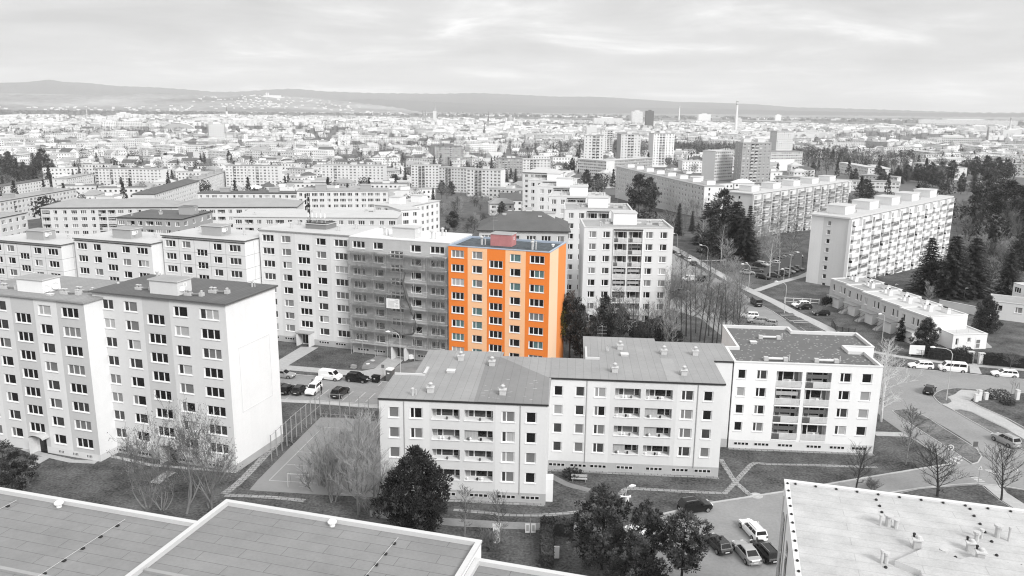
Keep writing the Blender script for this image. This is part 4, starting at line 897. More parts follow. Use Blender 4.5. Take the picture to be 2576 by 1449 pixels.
def proto(key):
    if key in TREE: return TREE[key]
    k = key
    T = {'blackpine': lambda: pine(1, 12, 5.1, PROF_ROUND, 430, clump=.6, tuft=58, mats=('needle_dark', 'needle_dark', 'needle')),
         'scots': lambda: pine(2, 13, 4.8, PROF_TALL, 300, mats=('needle', 'needle', 'needle_pale', 'needle_dark', 'needle_pale'), clump=.5, tuft=52, branches=70),
         'scots2': lambda: pine(5, 13, 4.6, PROF_SCOTS, 240, mats=('needle', 'needle_dark', 'needle_pale', 'needle_pale'), clump=.5, tuft=52, branches=60),
         'splashpine': lambda: pine(6, 15, 3.4, PROF_SCOTS, 150, mats=('needle_dark', 'needle', 'needle_pale'), clump=.8, tuft=44, size=1.5, west='needle_olive'), 'darkpine': lambda: pine(8, 15, 4.2, PROF_TALL, 170, mats=('needle_dark', 'needle', 'needle', 'needle_pale'), clump=.8, tuft=46, size=1.5),
         'darkpine2': lambda: pine(9, 15, 3.8, PROF_SCOTS, 150, mats=('needle_dark', 'needle', 'needle_pale'), clump=.85, tuft=44, size=1.5),
         'spruce': lambda: spruce(3, 14, 2.9), 'spruce_wide': lambda: spruce(4, 13, 4.2, pw=.75), 'thuja': lambda: pine(14, 8, 2.9, [(.02, .8), (.15, 1.), (.4, .98), (.65, .82), (.85, .5), (.95, .26), (1., .05)], 300, mats=('leaf', 'needle_pale', 'leaf', 'needle'), clump=.5, tuft=44, branches=4, size=.9),
         'cypress': lambda: pine(16, 5, .75, PROF_CONE, 70, mats=('needle_dark', 'leaf_dark'), clump=.3, tuft=36, branches=2, size=.7),
         'vase': lambda: bare_tree(21, 11, .62, 6, .27, .5, 'bark_pale', 'twig', multi=3, lean=.3, buds=1, kids=2, thin=.014, r0=.12), 'vase2': lambda: bare_tree(22, 11, .6, 6, .26, .5, 'bark_pale', 'twig', multi=4, lean=.4, buds=1, kids=2, thin=.014, r0=.10), 'tallbare': lambda: bare_tree(23, 13, .5, 6, .28, .6, 'bark_pale', 'twig', multi=2, lean=.15, buds=1, kids=2, thin=.014, r0=.15),
         'oakbare': lambda: leader_tree(31, 8, 3.6, .16, 30, .6, 'bark_dark', 'twig_dark', r0=.17, thin=.016, sub_=7), 'oakbare2': lambda: leader_tree(33, 8, 3., .2, 28, .8, 'bark_dark', 'twig_dark', r0=.15, thin=.016, sub_=7), 'slimbare': lambda: leader_tree(35, 9, 2.2, .25, 26, .9, 'bark_pale', 'twig_dark', r0=.11, thin=.013),
         'fuzzy': lambda: leader_tree(41, 8, 2.6, .1, 40, .9, 'bark_pale', 'twig_pale', r0=.08, thin=.012, stems=3, sub_=7, tw=5), 'fuzzy2': lambda: leader_tree(42, 9, 2.4, .12, 40, 1., 'bark_pale', 'twig_pale', r0=.09, thin=.012, stems=2, sub_=7, tw=5),
         'birch': lambda: leader_tree(51, 14, 3.2, .28, 30, 1.1, 'birch_bark', 'twig_pale', r0=.15, thin=.016, droop=.25, sub_=7, tw=5), 'birch2': lambda: leader_tree(52, 14, 2.6, .3, 28, 1.2, 'birch_bark', 'twig', r0=.14, thin=.016, droop=.25, sub_=7, tw=5), 'birchfork': lambda: leader_tree(55, 12, 4., .2, 34, .7, 'birch_bark', 'birch_bark', r0=.2, thin=.018, droop=.12, sub_=6, tw=4, stems=2),
         'pole': lambda: leader_tree(61, 12, 2.2, .4, 22, 1.2, 'bark_dark', 'twig', r0=.12, thin=.015, sub_=6), 'shrub': lambda: bare_tree(71, 3, .8, 3, .3, .3, 'twig', 'twig', r0=.05, multi=7, lean=.6, kids=4), 'shrub_pale': lambda: bare_tree(72, 3, .7, 3, .3, .4, 'twig_pale', 'twig_pale', r0=.05, multi=8, lean=.6, kids=4),
         'roundbare': lambda: leader_tree(81, 4.6, 1.9, .4, 34, .35, 'bark', 'twig', r0=.1, thin=.009, sub_=8, tw=6), 'sapling': lambda: bare_tree(82, 3.4, .5, 3, .45, .5, 'bark', 'twig')}[k]()
    TREE[key] = T; return T
PH = dict(blackpine=12, scots=13, scots2=13, darkpine=15, splashpine=15, darkpine2=15, spruce=14, spruce_wide=13, thuja=8, cypress=5, vase=11, vase2=11, tallbare=13, oakbare=8, oakbare2=8, slimbare=9, fuzzy=8, fuzzy2=9, birch=14, birch2=14, birchfork=12, pole=12, shrub=3, shrub_pale=3, roundbare=4.6, sapling=3.4)
NMS = dict(blackpine='pine_tree', scots='pine_tree', scots2='pine_tree', darkpine='pine_tree', splashpine='pine_tree', darkpine2='pine_tree', spruce='spruce_tree', spruce_wide='spruce_tree', thuja='thuja_tree', cypress='cypress_tree', birch='birch_tree', birch2='birch_tree', birchfork='birch_tree', shrub='bare_shrub', shrub_pale='bare_shrub')
rt = random.Random(5)
def tree(kind, base, top, label, group=None, wide=1., h=None, rz=None):
    """base: picture point of the foot; top: picture point of the tip (or h metres)"""
    if h is None: b, h = tall(*top, *base)
    else: b = gnd(*base)
    A, B = proto(kind); nm = NMS.get(kind, 'bare_tree'); o = thing(nm, label, 'shrub' if 'shrub' in nm else 'tree', b, rt.uniform(0, 6.28) if rz is None else rz, group)
    k = h / PH[kind]
    link('trunk', A, o); link('branches' if B.name.startswith('branches') else 'crown', B, o); o.scale = (k * wide, k * wide, k); return o
GP = 'pines by the car park'
tree('blackpine', (1046, 1338), (1032, 1128), 'big dark round pine in front of the slot balcony block', wide=1.02)
tree('scots', (22, 1262), (18, 1108), 'dark pine at the edge of the felt roofs, beside the striped block', wide=1.25)
tree('scots', (1512, 1432), (1502, 1218), 'broad pine beside the hedge and the info sign', GP, wide=1.05); tree('scots2', (1622, 1452), (1618, 1262), 'slim pine between two broader pines by the car park', GP, wide=.8); tree('scots2', (1712, 1480), (1722, 1290), 'pine hanging over the dark car in the car park', GP, wide=1.1); tree('scots', (1590, 1560), (1590, 1345), 'pine whose foot is hidden behind the end felt roof', GP, wide=1.15)
GB = 'bare trees before the grey panel block'
tree('vase2', (372, 1276), (330, 1045), 'bare spreading tree in front of the white end between the two tall blocks', GB); tree('vase2', (410, 1283), (400, 1130), 'low bare tree with fanned branches on the dark lawn', GB, wide=1.3)
tree('tallbare', (467, 1290), (437, 975), 'tallest bare tree, before the dark entrance of the grey block', GB); tree('vase', (533, 1276), (533, 1016), 'bare tree closest to the blank white end wall', GB, wide=1.1)
GF = 'pale bare trees beside the ball court'
for i, (b, t_, k, l) in enumerate([((838, 1262), (830, 1052), 'fuzzy', 'pale twiggy tree standing on the near end of the ball court'), ((902, 1290), (878, 1000), 'fuzzy2', 'tallest pale twiggy tree between ball court and slot balcony block'), ((936, 1300), (930, 1120), 'fuzzy', 'pale bushy tree tight against the dark round pine'), ((880, 1238), (870, 1050), 'fuzzy2', 'pale twiggy tree half hidden behind the tallest one by the court'), ((925, 1190), (915, 1040), 'fuzzy', 'pale twiggy tree at the corner of the slot balcony block'), ((800, 1228), (790, 1120), 'shrub_pale', 'low pale shrub on the goal end of the court')]): tree(k, b, t_, l, GF)
tree('slimbare', (1169, 1352), (1182, 1222), 'thin bare tree in front of the slot balcony block, beside the round pine'); tree('slimbare', (1259, 1366), (1272, 1230), 'thin bare tree over the light pillar by the pavement'); tree('shrub', (1240, 1380), (1235, 1325), 'bare shrub beside the light pillar behind the felt roof')
GO = 'bare street trees by the junction'
tree('slimbare', (2278, 1168), (2291, 1020), 'bare tree with a pale trunk on the lawn beside the white block', GO, wide=1.1); tree('oakbare', (2358, 1250), (2368, 1095), 'dark spreading bare tree over the junction', GO, wide=1.15); tree('oakbare2', (2519, 1258), (2545, 1105), 'dark bare tree beside the far pavement and the round sign', GO); tree('oakbare2', (2153, 1232), (2172, 1110), 'small dark bare tree behind the corner of the vented pale roof', GO, wide=1.05); tree('shrub', (2196, 1234), (2198, 1200), 'dark bare shrub behind the rim of the vented pale roof', wide=.9)
tree('birchfork', (2217, 1060), (2252, 870), 'white birch leaning out beside the white block'); tree('birchfork', (2222, 958), (2238, 845), 'smaller white birch behind the white block corner'); tree('sapling', (2552, 992), (2555, 952), 'young staked tree at the road edge'); tree('roundbare', (2540, 932), (2542, 874), 'small bare tree with a round twiggy head by the hedge', wide=1.25)
GPO = 'pines beside the orange house'
for b, t_, k, l, w in [((1432, 905), (1428, 738), 'splashpine', 'slim dark pine with olive tips touching the orange house', .85), ((1460, 905), (1462, 770), 'darkpine', 'dark pine second from the orange house', .8), ((1520, 880), (1507, 748), 'darkpine', 'dark pine below the pale block with railed balconies', 1.), ((1562, 868), (1556, 775), 'darkpine2', 'short dark pine beside the dark hedge', 1.), ((1490, 930), (1490, 800), 'darkpine', 'dark pine rising just behind the middle roofs', .8)]: tree(k, b, t_, l, GPO, w, rz=0 if k == 'splashpine' else None)
GN = 'bare trees round the pale block with railed balconies'
for b, t_, k, l, w in [((1548, 860), (1550, 745), 'fuzzy2', 'pale bare tree before the balconies of the pale block', .9), ((1590, 840), (1585, 760), 'fuzzy', 'low pale bare tree beside the dark hedge', 1.), ((1685, 838), (1696, 650), 'tallbare', 'tall bare tree at the far corner of the pale block', 1.), ((1500, 860), (1498, 740), 'slimbare', 'thin bare tree rising behind the pines', .9)]: tree(k, b, t_, l, GN, w)
GS = 'thin bare trees of the grove'; q = 0
spots = [(1700, 840, 735), (1712, 862, 742), (1726, 846, 700), (1738, 868, 716), (1750, 838, 728), (1760, 858, 706), (1770, 876, 725), (1783, 845, 735), (1792, 862, 712), (1802, 880, 735), (1815, 852, 740), (1824, 872, 716), (1838, 868, 740), (1850, 880, 745)]
ordw = 'first second third fourth fifth sixth seventh eighth ninth tenth eleventh twelfth thirteenth fourteenth fifteenth sixteenth seventeenth eighteenth nineteenth twentieth'.split()
for i, (x, y, t_) in enumerate(spots): tree('pole', (x, y), (x + rt.uniform(-6, 6), t_ - 8), 'thin bare grove tree, %s counted from the pale balcony block' % ordw[i], GS, 1.15)
tree('fuzzy', (1838, 722), (1836, 640), 'pale bare tree with a wide head standing at the street kerb', wide=1.2); tree('fuzzy', (1912, 860), (1906, 800), 'pale bushy tree over the silver cars', wide=1.2)
GC = 'conifers beside the car park street'
for b, t_, k, l, w in [((1706, 592), (1702, 508), 'spruce', 'slim spruce beside the corner of the pale balcony block', .9), ((1740, 582), (1737, 528), 'spruce', 'small spruce between slim spruce and the big pines', .9), ((1776, 615), (1772, 505), 'spruce_wide', 'dark conifer at the edge of the car park wood', 1.2), ((1812, 632), (1806, 480), 'darkpine', 'tallest dark pine above the street', 1.15), ((1846, 648), (1840, 500), 'spruce_wide', 'dark conifer behind the bare birches', 1.2), ((1872, 655), (1866, 542), 'spruce_wide', 'broad dark conifer beside the car park', 1.3), ((1790, 652), (1790, 560), 'darkpine', 'low dark pine beneath the taller ones', 1.4), ((1880, 632), (1878, 512), 'spruce', 'dark spruce before the long balcony slab', .9)]: tree(k, b, t_, l, GC, w)
GBI = 'birches along the car park street'
for b, t_, k, l, w in [((1764, 645), (1756, 545), 'birch', 'white birch with fanned limbs beside the pavement', 1.3), ((1813, 660), (1812, 560), 'birch2', 'slim white birch in front of the dark pines', .9), ((1830, 678), (1832, 598), 'fuzzy2', 'wide bare tree in front of the dark pines', 1.2), ((1936, 702), (1934, 588), 'birch', 'white birch at the front row of parked cars', 1.1), ((1959, 695), (1961, 545), 'birch2', 'tall thin white birch in the car park', .8), ((1985, 698), (1990, 555), 'birch2', 'brown bare tree close to the white gable', 1.1), ((1914, 655), (1910, 560), 'fuzzy2', 'pale bare tree behind the dark van', 1.)]: tree(k, b, t_, l, GBI, w)
GR = 'conifers beyond the row houses'
for b, t_, k, l, w in [((2330, 735), (2318, 590), 'spruce_wide', 'wide dark spruce beside the long white slab', 1.05), ((2388, 745), (2378, 585), 'spruce_wide', 'tall dark spruce second from the long white slab', 1.3), ((2440, 742), (2425, 590), 'spruce_wide', 'dark spruce in the middle of the clump by the slab', 1.3), ((2531, 748), (2530, 628), 'spruce_wide', 'lone dark spruce with drooping limbs near the low walls', 1.05), ((2478, 835), (2478, 745), 'thuja', 'dark cone of a conifer behind the last row house', .9), ((2335, 765), (2335, 705), 'fuzzy2', 'bare tree in front of the spruce clump', 1.)]: tree(k, b, t_, l, GR, w)
tree('thuja', (2326, 882), (2326, 800), 'big rounded thuja in the garden of the last row house', wide=1.0); tree('cypress', (2263, 858), (2262, 799), 'slim dark cypress by the last row house porch', wide=1.1)
GE = 'trees on the wooded edge of the view'
for i, (x, y, t_, k, w, l) in enumerate([(2470, 560, 440, 'darkpine', 1.2, 'tall dark pine on the wooded slope'), (2520, 580, 455, 'darkpine2', 1.4, 'flat topped dark pine on the slope'), (2560, 600, 470, 'darkpine', 1.4, 'dark pine at the very edge of the picture'), (2490, 640, 560, 'spruce', 1.2, 'small spruce halfway down the slope'), (2560, 690, 590, 'darkpine', 1.3, 'pine low on the slope at the edge of the picture'), (2440, 560, 505, 'fuzzy2', 1.4, 'pale bare tree behind the long white slab'), (2500, 545, 500, 'fuzzy', 1.5, 'wide bare tree among the slope pines'), (2420, 585, 530, 'fuzzy2', 1.3, 'bare tree beside the far end of the slab'), (2545, 560, 520, 'fuzzy', 1.4, 'bare tree below the edge pines'), (2450, 640, 585, 'fuzzy2', 1.5, 'bare tree above the spruce clump'), (2560, 760, 715, 'fuzzy', 1.3, 'bare tree beside the low walled house'), (2500, 700, 650, 'fuzzy2', 1.3, 'bare tree behind the lone spruce')]): tree(k, (x, y), (x, t_), l, GE, w)
# ------------------------------------------------------------------ hedges
def hedge(label, pts, w, h, m_, cat='hedge'):
    q = [at(*p, 0) for p in pts]; o = thing('hedge', label, cat, q[0]); n = 0
    for a, b in zip(q, q[1:]):
        L = (b - a).length; me = bush(len(pts) + int(L * 10), 0, h, int(L * w * h * 130 + 200), m_, (L / 2 + w / 2, w / 2), .17)
        c = (a + b) / 2 - q[0]; ang = atan2(b.y - a.y, b.x - a.x); link('foliage', me, o, c, ang)
        m = MB(); m.box(-L / 2 - w / 2 + .1, -w / 2 + .1, 0, L / 2 + w / 2 - .1, w / 2 - .1, h - .1, m_[0]); m.obj('stems', o, loc=c, rz=ang)
hedge('clipped brown hedge bent round the small memorial lawn', [Z2(200, 1420), Z2(210, 960), Z2(215, 940), Z2(500, 965)], 1.5, 1.7, ('hedge_brown', 'leaf', 'hedge_brown'))
hedge('dark garden hedge behind the white board', [(2300, 893), (2345, 898)], 1.6, 1.7, ('leaf_dark', 'leaf_dark', 'leaf')); hedge('long dark hedge before the white flat annex', [(2345, 900), (2400, 906), (2432, 911)], 1.8, 2., ('leaf_dark', 'leaf_dark', 'leaf')); hedge('dark hedge past the gate pillars', [(2474, 914), (2530, 919), (2600, 927)], 1.8, 2.1, ('leaf_dark', 'leaf_dark', 'hedge_brown'))
def shrub(label, base, w, h, n=900, m_=('leaf_dark', 'leaf_dark', 'leaf'), group=None, s0=.18):
    b = gnd(*base); o = thing('shrub', label, 'shrub', b, 0, group); link('foliage', bush(int(base[0] * 7), w, h, n, m_, None, s0), o)
    m = MB(); m.lathe([(w * .1, 0), (w * .14, h * .3), (w * .05, h * .6)], (0, 0, -.1), 6, 'twig_dark'); m.obj('stems', o); return o
shrub('rounded dark shrub beside the annex door', (2423, 900), 2.1, 2.4, 1500); shrub('huge dark yew beside the grove, above the middle roofs', (1640, 868), 5.2, 5.6, 5200, ('needle_dark', 'leaf_dark'), None, .3); shrub('second dark yew nearer the grove', (1680, 866), 3.4, 3.4, 2400, ('needle_dark', 'leaf_dark'), None, .3)
for i, x in enumerate((2075, 2085, 2095)): shrub('clipped dark ball shrub by the garden wall, %s from the row house steps' % ('farthest', 'middle one', 'closest')[i], (x, 769), 1.0, 2.4, 700, ('needle_dark',), 'clipped ball shrubs')
shrub('frosty grey shrub beside the gate posts', (2494, 1003), 1.7, 1.7, 900, ('twig_pale', 'leaf', 'hedge_brown')); shrub('grey brown shrub behind the gate posts', (2518, 1001), 1.5, 1.5, 800, ('twig_pale', 'leaf')); shrub('low dark shrub alone on the lawn', (2533, 1018), 1.4, 1., 600, ('leaf_dark', 'hedge_brown')); shrub('low leafy shrub beside the bench', Z2(590, 110), 1.5, 1.2, 700, ('leaf', 'leaf_dark'))

# ------------------------------------------------------------------ lamps, signs, fences and other street things
def lamp(label, base, top, arm=(1.6, 0), double=False, r=.08, horn=False):
    b, h = tall(*top, *base); o = thing('street_lamp', label, 'street lamp', b, 0, 'street lamps'); m = MB()
    if abs(arm[0]) + abs(arm[1]) > .1: m.tube([(0, 0, 0), (0, 0, h - 1.1), (arm[0] * .12, arm[1] * .12, h - .45), (arm[0] * .4, arm[1] * .4, h - .08), (arm[0], arm[1], h)], [r, r * .8, r * .7, r * .6, r * .5], 7, 'post_pale')
    else: m.tube([(0, 0, 0), (0, 0, h)], [r, r * .6], 7, 'post_pale')
    m.obj('post', o); arms = [arm] + ([(arm[0] * .3, arm[1] + 1.3)] if double else [])
    for a in arms:
        k = MB(); L = hypot(*a) or 1; ux, uy = (a[0] / L, a[1] / L) if hypot(*a) > .1 else (1, 0)
        k.tube([(a[0] - ux * .1, a[1] - uy * .1, h), (a[0] + ux * .25, a[1] + uy * .25, h + .06), (a[0] + ux * .75, a[1] + uy * .75, h + .02)], [.1, .2, .1], 8, 'white_paint'); k.obj('lamp_head', o)
        if a is not arm: k = MB(); k.tube([(0, 0, h - .8), (a[0], a[1], h)], [r * .6, r * .5], 6, 'post_pale'); k.obj('arm', o)
    if horn:
        k = MB(); z = h * .62; k.tube([(-.65, 0, z), (-.2, 0, z), (.2, 0, z), (.65, 0, z)], [.2, .07, .07, .2], 8, 'white_paint'); k.obj('loudspeaker', o)
        k = MB(); k.box(.1, -.12, h * .40, .42, .12, h * .40 + .85, 'white_paint'); k.obj('switch_box', o)
lamp('street lamp with loudspeaker horns behind the car park pines', (1572, 1290), (1575, 1224), (.5, .1), horn=True, r=.06)
lamp('tall curved lamp on the paved road island', (2380, 1008), (2372, 873), (-3., .5), r=.09); lamp('tall lamp in front of the row house porches', (2218, 862), (2224, 789), (-1., -.3), r=.08); lamp('lamp post before the scaffolded house entrance', (1008, 952), (1004, 836), (-1.9, .2))
lamp('lamp beside the street opposite the birches', (1778, 678), (1779, 618), (-1.9, .8)); lamp('double headed lamp at the car park entrance', (1883, 729), (1886, 664), (-2., -.3), True); lamp('lamp at the driveway of the row houses', (1973, 788), (1978, 711), (-2., 1.)); lamp('lamp at the far end of the street by the balcony block', (1703, 636), (1704, 588), (-1.2, .3)); lamp('short lamp among the car park birches', (1971, 706), (1972, 677), (-.3, 0), r=.06); lamp('thin lamp behind the row house roofs', (2425, 752), (2427, 725), (0, 0), r=.06); lamp('small lamp behind the second row house roof', (2252, 722), (2253, 716), (0, 0), r=.06)
def sign(label, base, top, shape, rz=0, name='traffic_sign', size=.35):
    b, h = tall(*top, *base); o = thing(name, label, 'sign', b, rz); m = MB(); m.tube([(0, 0, 0), (0, 0, h)], [.035, .035], 6, 'post_grey'); m.obj('post', o); k = MB(); n = 20
    if shape == 'ring':
        k.lathe([(size * .74, 0), (size * .74, .02)], (0, 0, 0), n, 'post_grey'); k.lathe([(size, .021), (size, .03)], (0, 0, -.03), n, 'white_paint')
        k.v = [(x, -z - .05, y + h - size) for x, y, z in k.v]
        k.box(-.12, -.085, h - size - .06, .1, -.075, h - size + .1, 'white_paint')
    elif shape == 'tri': k.poly([(-size, -.05, h - 2 * size), (size, -.05, h - 2 * size), (0, -.05, h)], 'white_paint'); k.poly([(-size * .6, -.056, h - 1.8 * size), (size * .6, -.056, h - 1.8 * size), (0, -.056, h - .6 * size)], 'post_grey'); k.poly([(0, -.03, h), (size, -.03, h - 2 * size), (-size, -.03, h - 2 * size)], 'post_grey')
    elif shape == 'back': k.box(-size * .7, -.06, h - 1.6 * size, size * .7, -.04, h, 'cabin_grey')
    elif shape == 'info':
        for x in (-.62, .08): k.box(x, -.08, h - 1.9, x + .54, -.045, h - .7, 'board'); k.box(x + .1, -.085, h - 1.7, x + .44, -.081, h - .9, 'curtain_pale')
    k.obj('plate', o); return o
sign('round white ringed sign beside the crossing', (2386, 1166), (2386, 1117), 'ring', radians(-15), size=.42); sign('round white ringed sign behind the dark bare tree', (2548, 1212), (2551, 1175), 'ring', radians(-15), size=.38); sign('dark back of a road sign on the grass island tip', (2447, 1162), (2452, 1110), 'back', size=.5); sign('small triangular sign at the lawn corner by the junction', (2459.5, 1221), (2465, 1170), 'tri', size=.3)
sign('double panelled info sign between pavement and hedge', (1334, 1347), (1335, 1303), 'info', name='info_sign'); sign('thin signpost beside the grey toilet cabin', (964, 955), (963.5, 917), 'back', size=.4)
b = gnd(1400, 1406); m = MB(); m.box(-.3, -.05, .1, .3, .05, 1.6, 'board'); m.box(-.2, -.03, -.1, -.12, .03, .1, 'post_grey'); m.box(.12, -.03, -.1, .2, .03, .1, 'post_grey'); tag(m.obj('notice_board', loc=b), 'small upright white board on the memorial lawn inside the hedge', 'sign')
b = gnd(1249, 1363); m = MB(); m.box(-.42, -.3, 0, .42, .3, 2.1, 'wall_pale'); m.box(-.48, -.36, 2.101, .48, .36, 2.25, 'coping'); tag(m.obj('stone_pillar', loc=b), 'pale stone pillar among bare twigs behind the felt roof', 'pillar')
b = gnd(*Z3(948, 478)); o = thing('sign_board', 'blank white board standing before the garden hedge', 'sign', b, radians(-8)); m = MB(); m.box(-1.5, -.04, .5, 1.5, .04, 2.5, 'board'); m.obj('board', o)
for x in (-1.2, 1.2): m = MB(); m.box(x - .06, .041, 0, x + .06, .14, 2.3, 'post_grey'); m.obj('post', o)
b = gnd(*Z3(1693, 500)); m = MB(); m.box(-.6, -.04, .9, .6, .03, 1.35, 'board'); m.box(-.05, -.03, 0, .05, .03, .9, 'post_grey'); tag(m.obj('name_sign', loc=b), 'small white name board on the fence by the gate pillars', 'sign')
for (x, y), l in zip((Z3(1757, 560), Z3(1917, 585)), ('pale gate pillar at the garden entrance, the one by the long hedge', 'pale gate pillar at the garden entrance, the one by the far hedge')): b = gnd(x, y); m = MB(); m.box(-.55, -.3, 0, .55, .3, 2.2, 'wall_lgrey'); m.box(-.62, -.37, 2.201, .62, .37, 2.35, 'coping'); tag(m.obj('gate_pillar', loc=b), l, 'gate pillar', 'garden gate pillars')
for (x, y), h, l in ((Z3(1846, 1170), 1.5, 'shorter white gate post at the lawn corner'), (Z3(1893, 1150), 2., 'taller white gate post at the lawn corner'), (Z3(2465, 1140), 1.9, 'white gate post across the lawn by the road'), (Z3(1995, 1138), 1.4, 'grey meter box post behind the frosty shrub')): b = gnd(x, y); m = MB(); m.box(-.28, -.28, 0, .28, .28, h, 'wall_pale'); m.box(-.33, -.33, h + .001, .33, .33, h + .1, 'coping'); tag(m.obj('gate_post', loc=b), l, 'gate post')
# stake frame of the young tree
b = gnd(2553, 992); o = thing('tree_stake', 'wooden stake frame round the young roadside tree', 'tree stake', b)
for x in (-.7, .7): m = MB(); m.tube([(x, 0, 0), (x * .8, 0, 2.4)], [.06, .05], 6, 'post_grey'); m.obj('post', o)
m = MB(); m.beam((-.6, 0, 2.2), (.6, 0, 2.2), .08, .06, 'post_grey'); m.obj('crossbar', o)
# court fence with tall posts, and a goal
def fence(label, pts, h, n, wire=(.05, .5, .97), key='post_grey', r=.055, name='fence', mesh=False):
    q = [gnd(*p) for p in pts]; L = [0]
    for a, b in zip(q, q[1:]): L.append(L[-1] + (b - a).length)
    o = thing(name, label, 'fence', q[0])
    def on(s):
        for i in range(len(q) - 1):
            if s <= L[i + 1] + 1e-6: return q[i].lerp(q[i + 1], (s - L[i]) / (L[i + 1] - L[i])) - q[0]
    P_ = [on(L[-1] * k / (n - 1)) for k in range(n)]
    for p in P_: m = MB(); m.tube([p, p + Vector((0, 0, h))], [r, r], 6, key); m.obj('post', o)
    m = MB()
    for a, b in zip(P_, P_[1:]):
        for f in wire: m.tube([a + Vector((0, 0, h * f)), b + Vector((0, 0, h * f))], [r * .55, r * .55], 4, key, cap=False)
    m.obj('rail', o); return o
fence('tall metal ball fence between the white end wall and the court', [(684, 1160), (745, 1100), (806, 1046)], 4., 11, (.97, .45), 'post_grey', .075)
fence('tall metal fence along the parking bays behind the court', [(806, 1046), (870, 1050), (952, 1060)], 4., 7, (.97, .5, .1), 'post_grey', .06)
b = gnd(752, 1228); o = thing('football_goal', 'white framed goal on the near end of the ball court', 'goal', b, radians(-5)); m = MB(); g = [(-1.5, 0, 0), (-1.5, 0, 2), (1.5, 0, 2), (1.5, 0, 0)]
for a, c in zip(g, g[1:]): m.tube([a, c], [.05, .05], 6, 'post_pale')
m.obj('frame', o); m = MB(); g = [(-1.5, 0, 2), (-1.5, .8, 1.9), (-1.5, 1.2, 0), (1.5, 1.2, 0), (1.5, .8, 1.9), (1.5, 0, 2)]
for a, c in zip(g, g[1:]): m.tube([a, c], [.03, .03], 5, 'post_grey')
m.obj('net_stay', o)
fence('low garden fence with white posts by the parked estate', [ZA(1875, 1120), ZA(2020, 1130), ZA(2290, 1140), (2060, 766)], 1.5, 5, (.3, .9), 'post_pale', .16)
fence('dark board fence along the row house gardens', [(2092, 820), (2105, 836), (2150, 842)], 1.5, 8, (.1, .25, .4, .55, .7, .85), 'bark_dark', .09); fence('dark wire fence between hedge and pavement', [(2300, 897), (2400, 911), (2434, 918)], 1.6, 9, (.2, .5, .95), 'bark_dark', .05)
# bench, bins, toilet, pallets
b = gnd(*Z2(690, 175)); o = thing('park_bench', 'wooden bench on the lawn below the set back block', 'bench', b, radians(-5))
m = MB(); m.box(-1.1, -.25, .42, 1.1, .2, .48, 'plank'); m.obj('seat', o); m = MB(); m.box(-1.1, .2, .6, 1.1, .25, .95, 'plank'); m.obj('backrest', o)
for x in (-.9, .82): m = MB(); m.box(x, -.2, 0, x + .08, .26, .419, 'post_grey'); m.box(x, .251, .2, x + .08, .3, .95, 'post_grey'); m.obj('leg', o)
b = gnd(*Z1(1612, 862)); o = thing('waste_container', 'black wheeled waste container standing behind the black hatchback', 'waste bin', b, SA); m = MB(); m.box(-.65, -.5, .15, .65, .5, 1.15, 'bin_black'); m.obj('bin', o); m = MB(); m.box(-.7, -.55, 1.151, .7, .55, 1.33, 'bin_black'); m.obj('lid', o); m = MB(); m.box(-.2, -.512, .75, .1, -.503, .9, 'board'); m.obj('sticker', o)
for x in (-.5, .5): m = MB(); m.tube([(x, -.4, .1), (x, -.3, .1)], [.1, .1], 8, 'tyre'); m.obj('wheel', o)
b = gnd(*Z1(1828, 840)); o = thing('portable_toilet', 'grey portable toilet cabin with a white roof by the kerb', 'portable toilet', b, SA); m = MB(); m.box(-.6, -.6, .05, .6, .6, 2.2, 'cabin_grey'); m.obj('cabin', o); m = MB(); m.box(-.62, -.62, 2.201, .62, .62, 2.42, 'white_paint'); m.obj('roof', o); m = MB(); m.box(-.3, -.615, 1.5, .15, -.603, 1.75, 'board'); m.obj('door_plate', o)
for p, s, l in ((Z1(1275, 645), .9, 'small pallet of bricks alone on the lawn before the scaffold'), (Z1(2245, 510), 1.2, 'pallet table of building material by the scaffold wall')):
    b = gnd(*p); o = thing('pallet', l, 'pallet', b, SA); m = MB()
    for k in range(3): m.box(-.6 * s, -.4 * s + k * .33 * s, 0, .6 * s, -.28 * s + k * .33 * s, .12, 'plank')
    m.obj('base', o); m = MB(); m.box(-.55 * s, -.38 * s, .121, .55 * s, .38 * s, .6, 'brick_red'); m.obj('bricks', o)
for i, (p, s, l) in enumerate(((Z1(2140, 510), .6, 'biggest white building sack against the scaffold wall'), (Z1(2170, 470), .5, 'white building sack behind the biggest one'), (Z1(1560, 540), .5, 'flat grey slab of rubble on the lawn'), (Z1(1490, 590), .4, 'small white lump of rubble on the lawn'))):
    b = gnd(*p); o = thing('building_sack' if i < 2 else 'rubble_piece', l, 'sack' if i < 2 else 'rubble', b); R = random.Random(i); m = MB(); m.lathe([(s * .8, 0), (s, .25 * s), (s * .9, (1.3 if i < 2 else .3) * s), (s * .4, (1.7 if i < 2 else .4) * s)], (0, 0, 0), 8, 'white_paint' if i != 2 else 'coping'); m.v = [(x * R.uniform(.85, 1.15), y * R.uniform(.85, 1.15), z) for x, y, z in m.v]; m.obj('body', o)

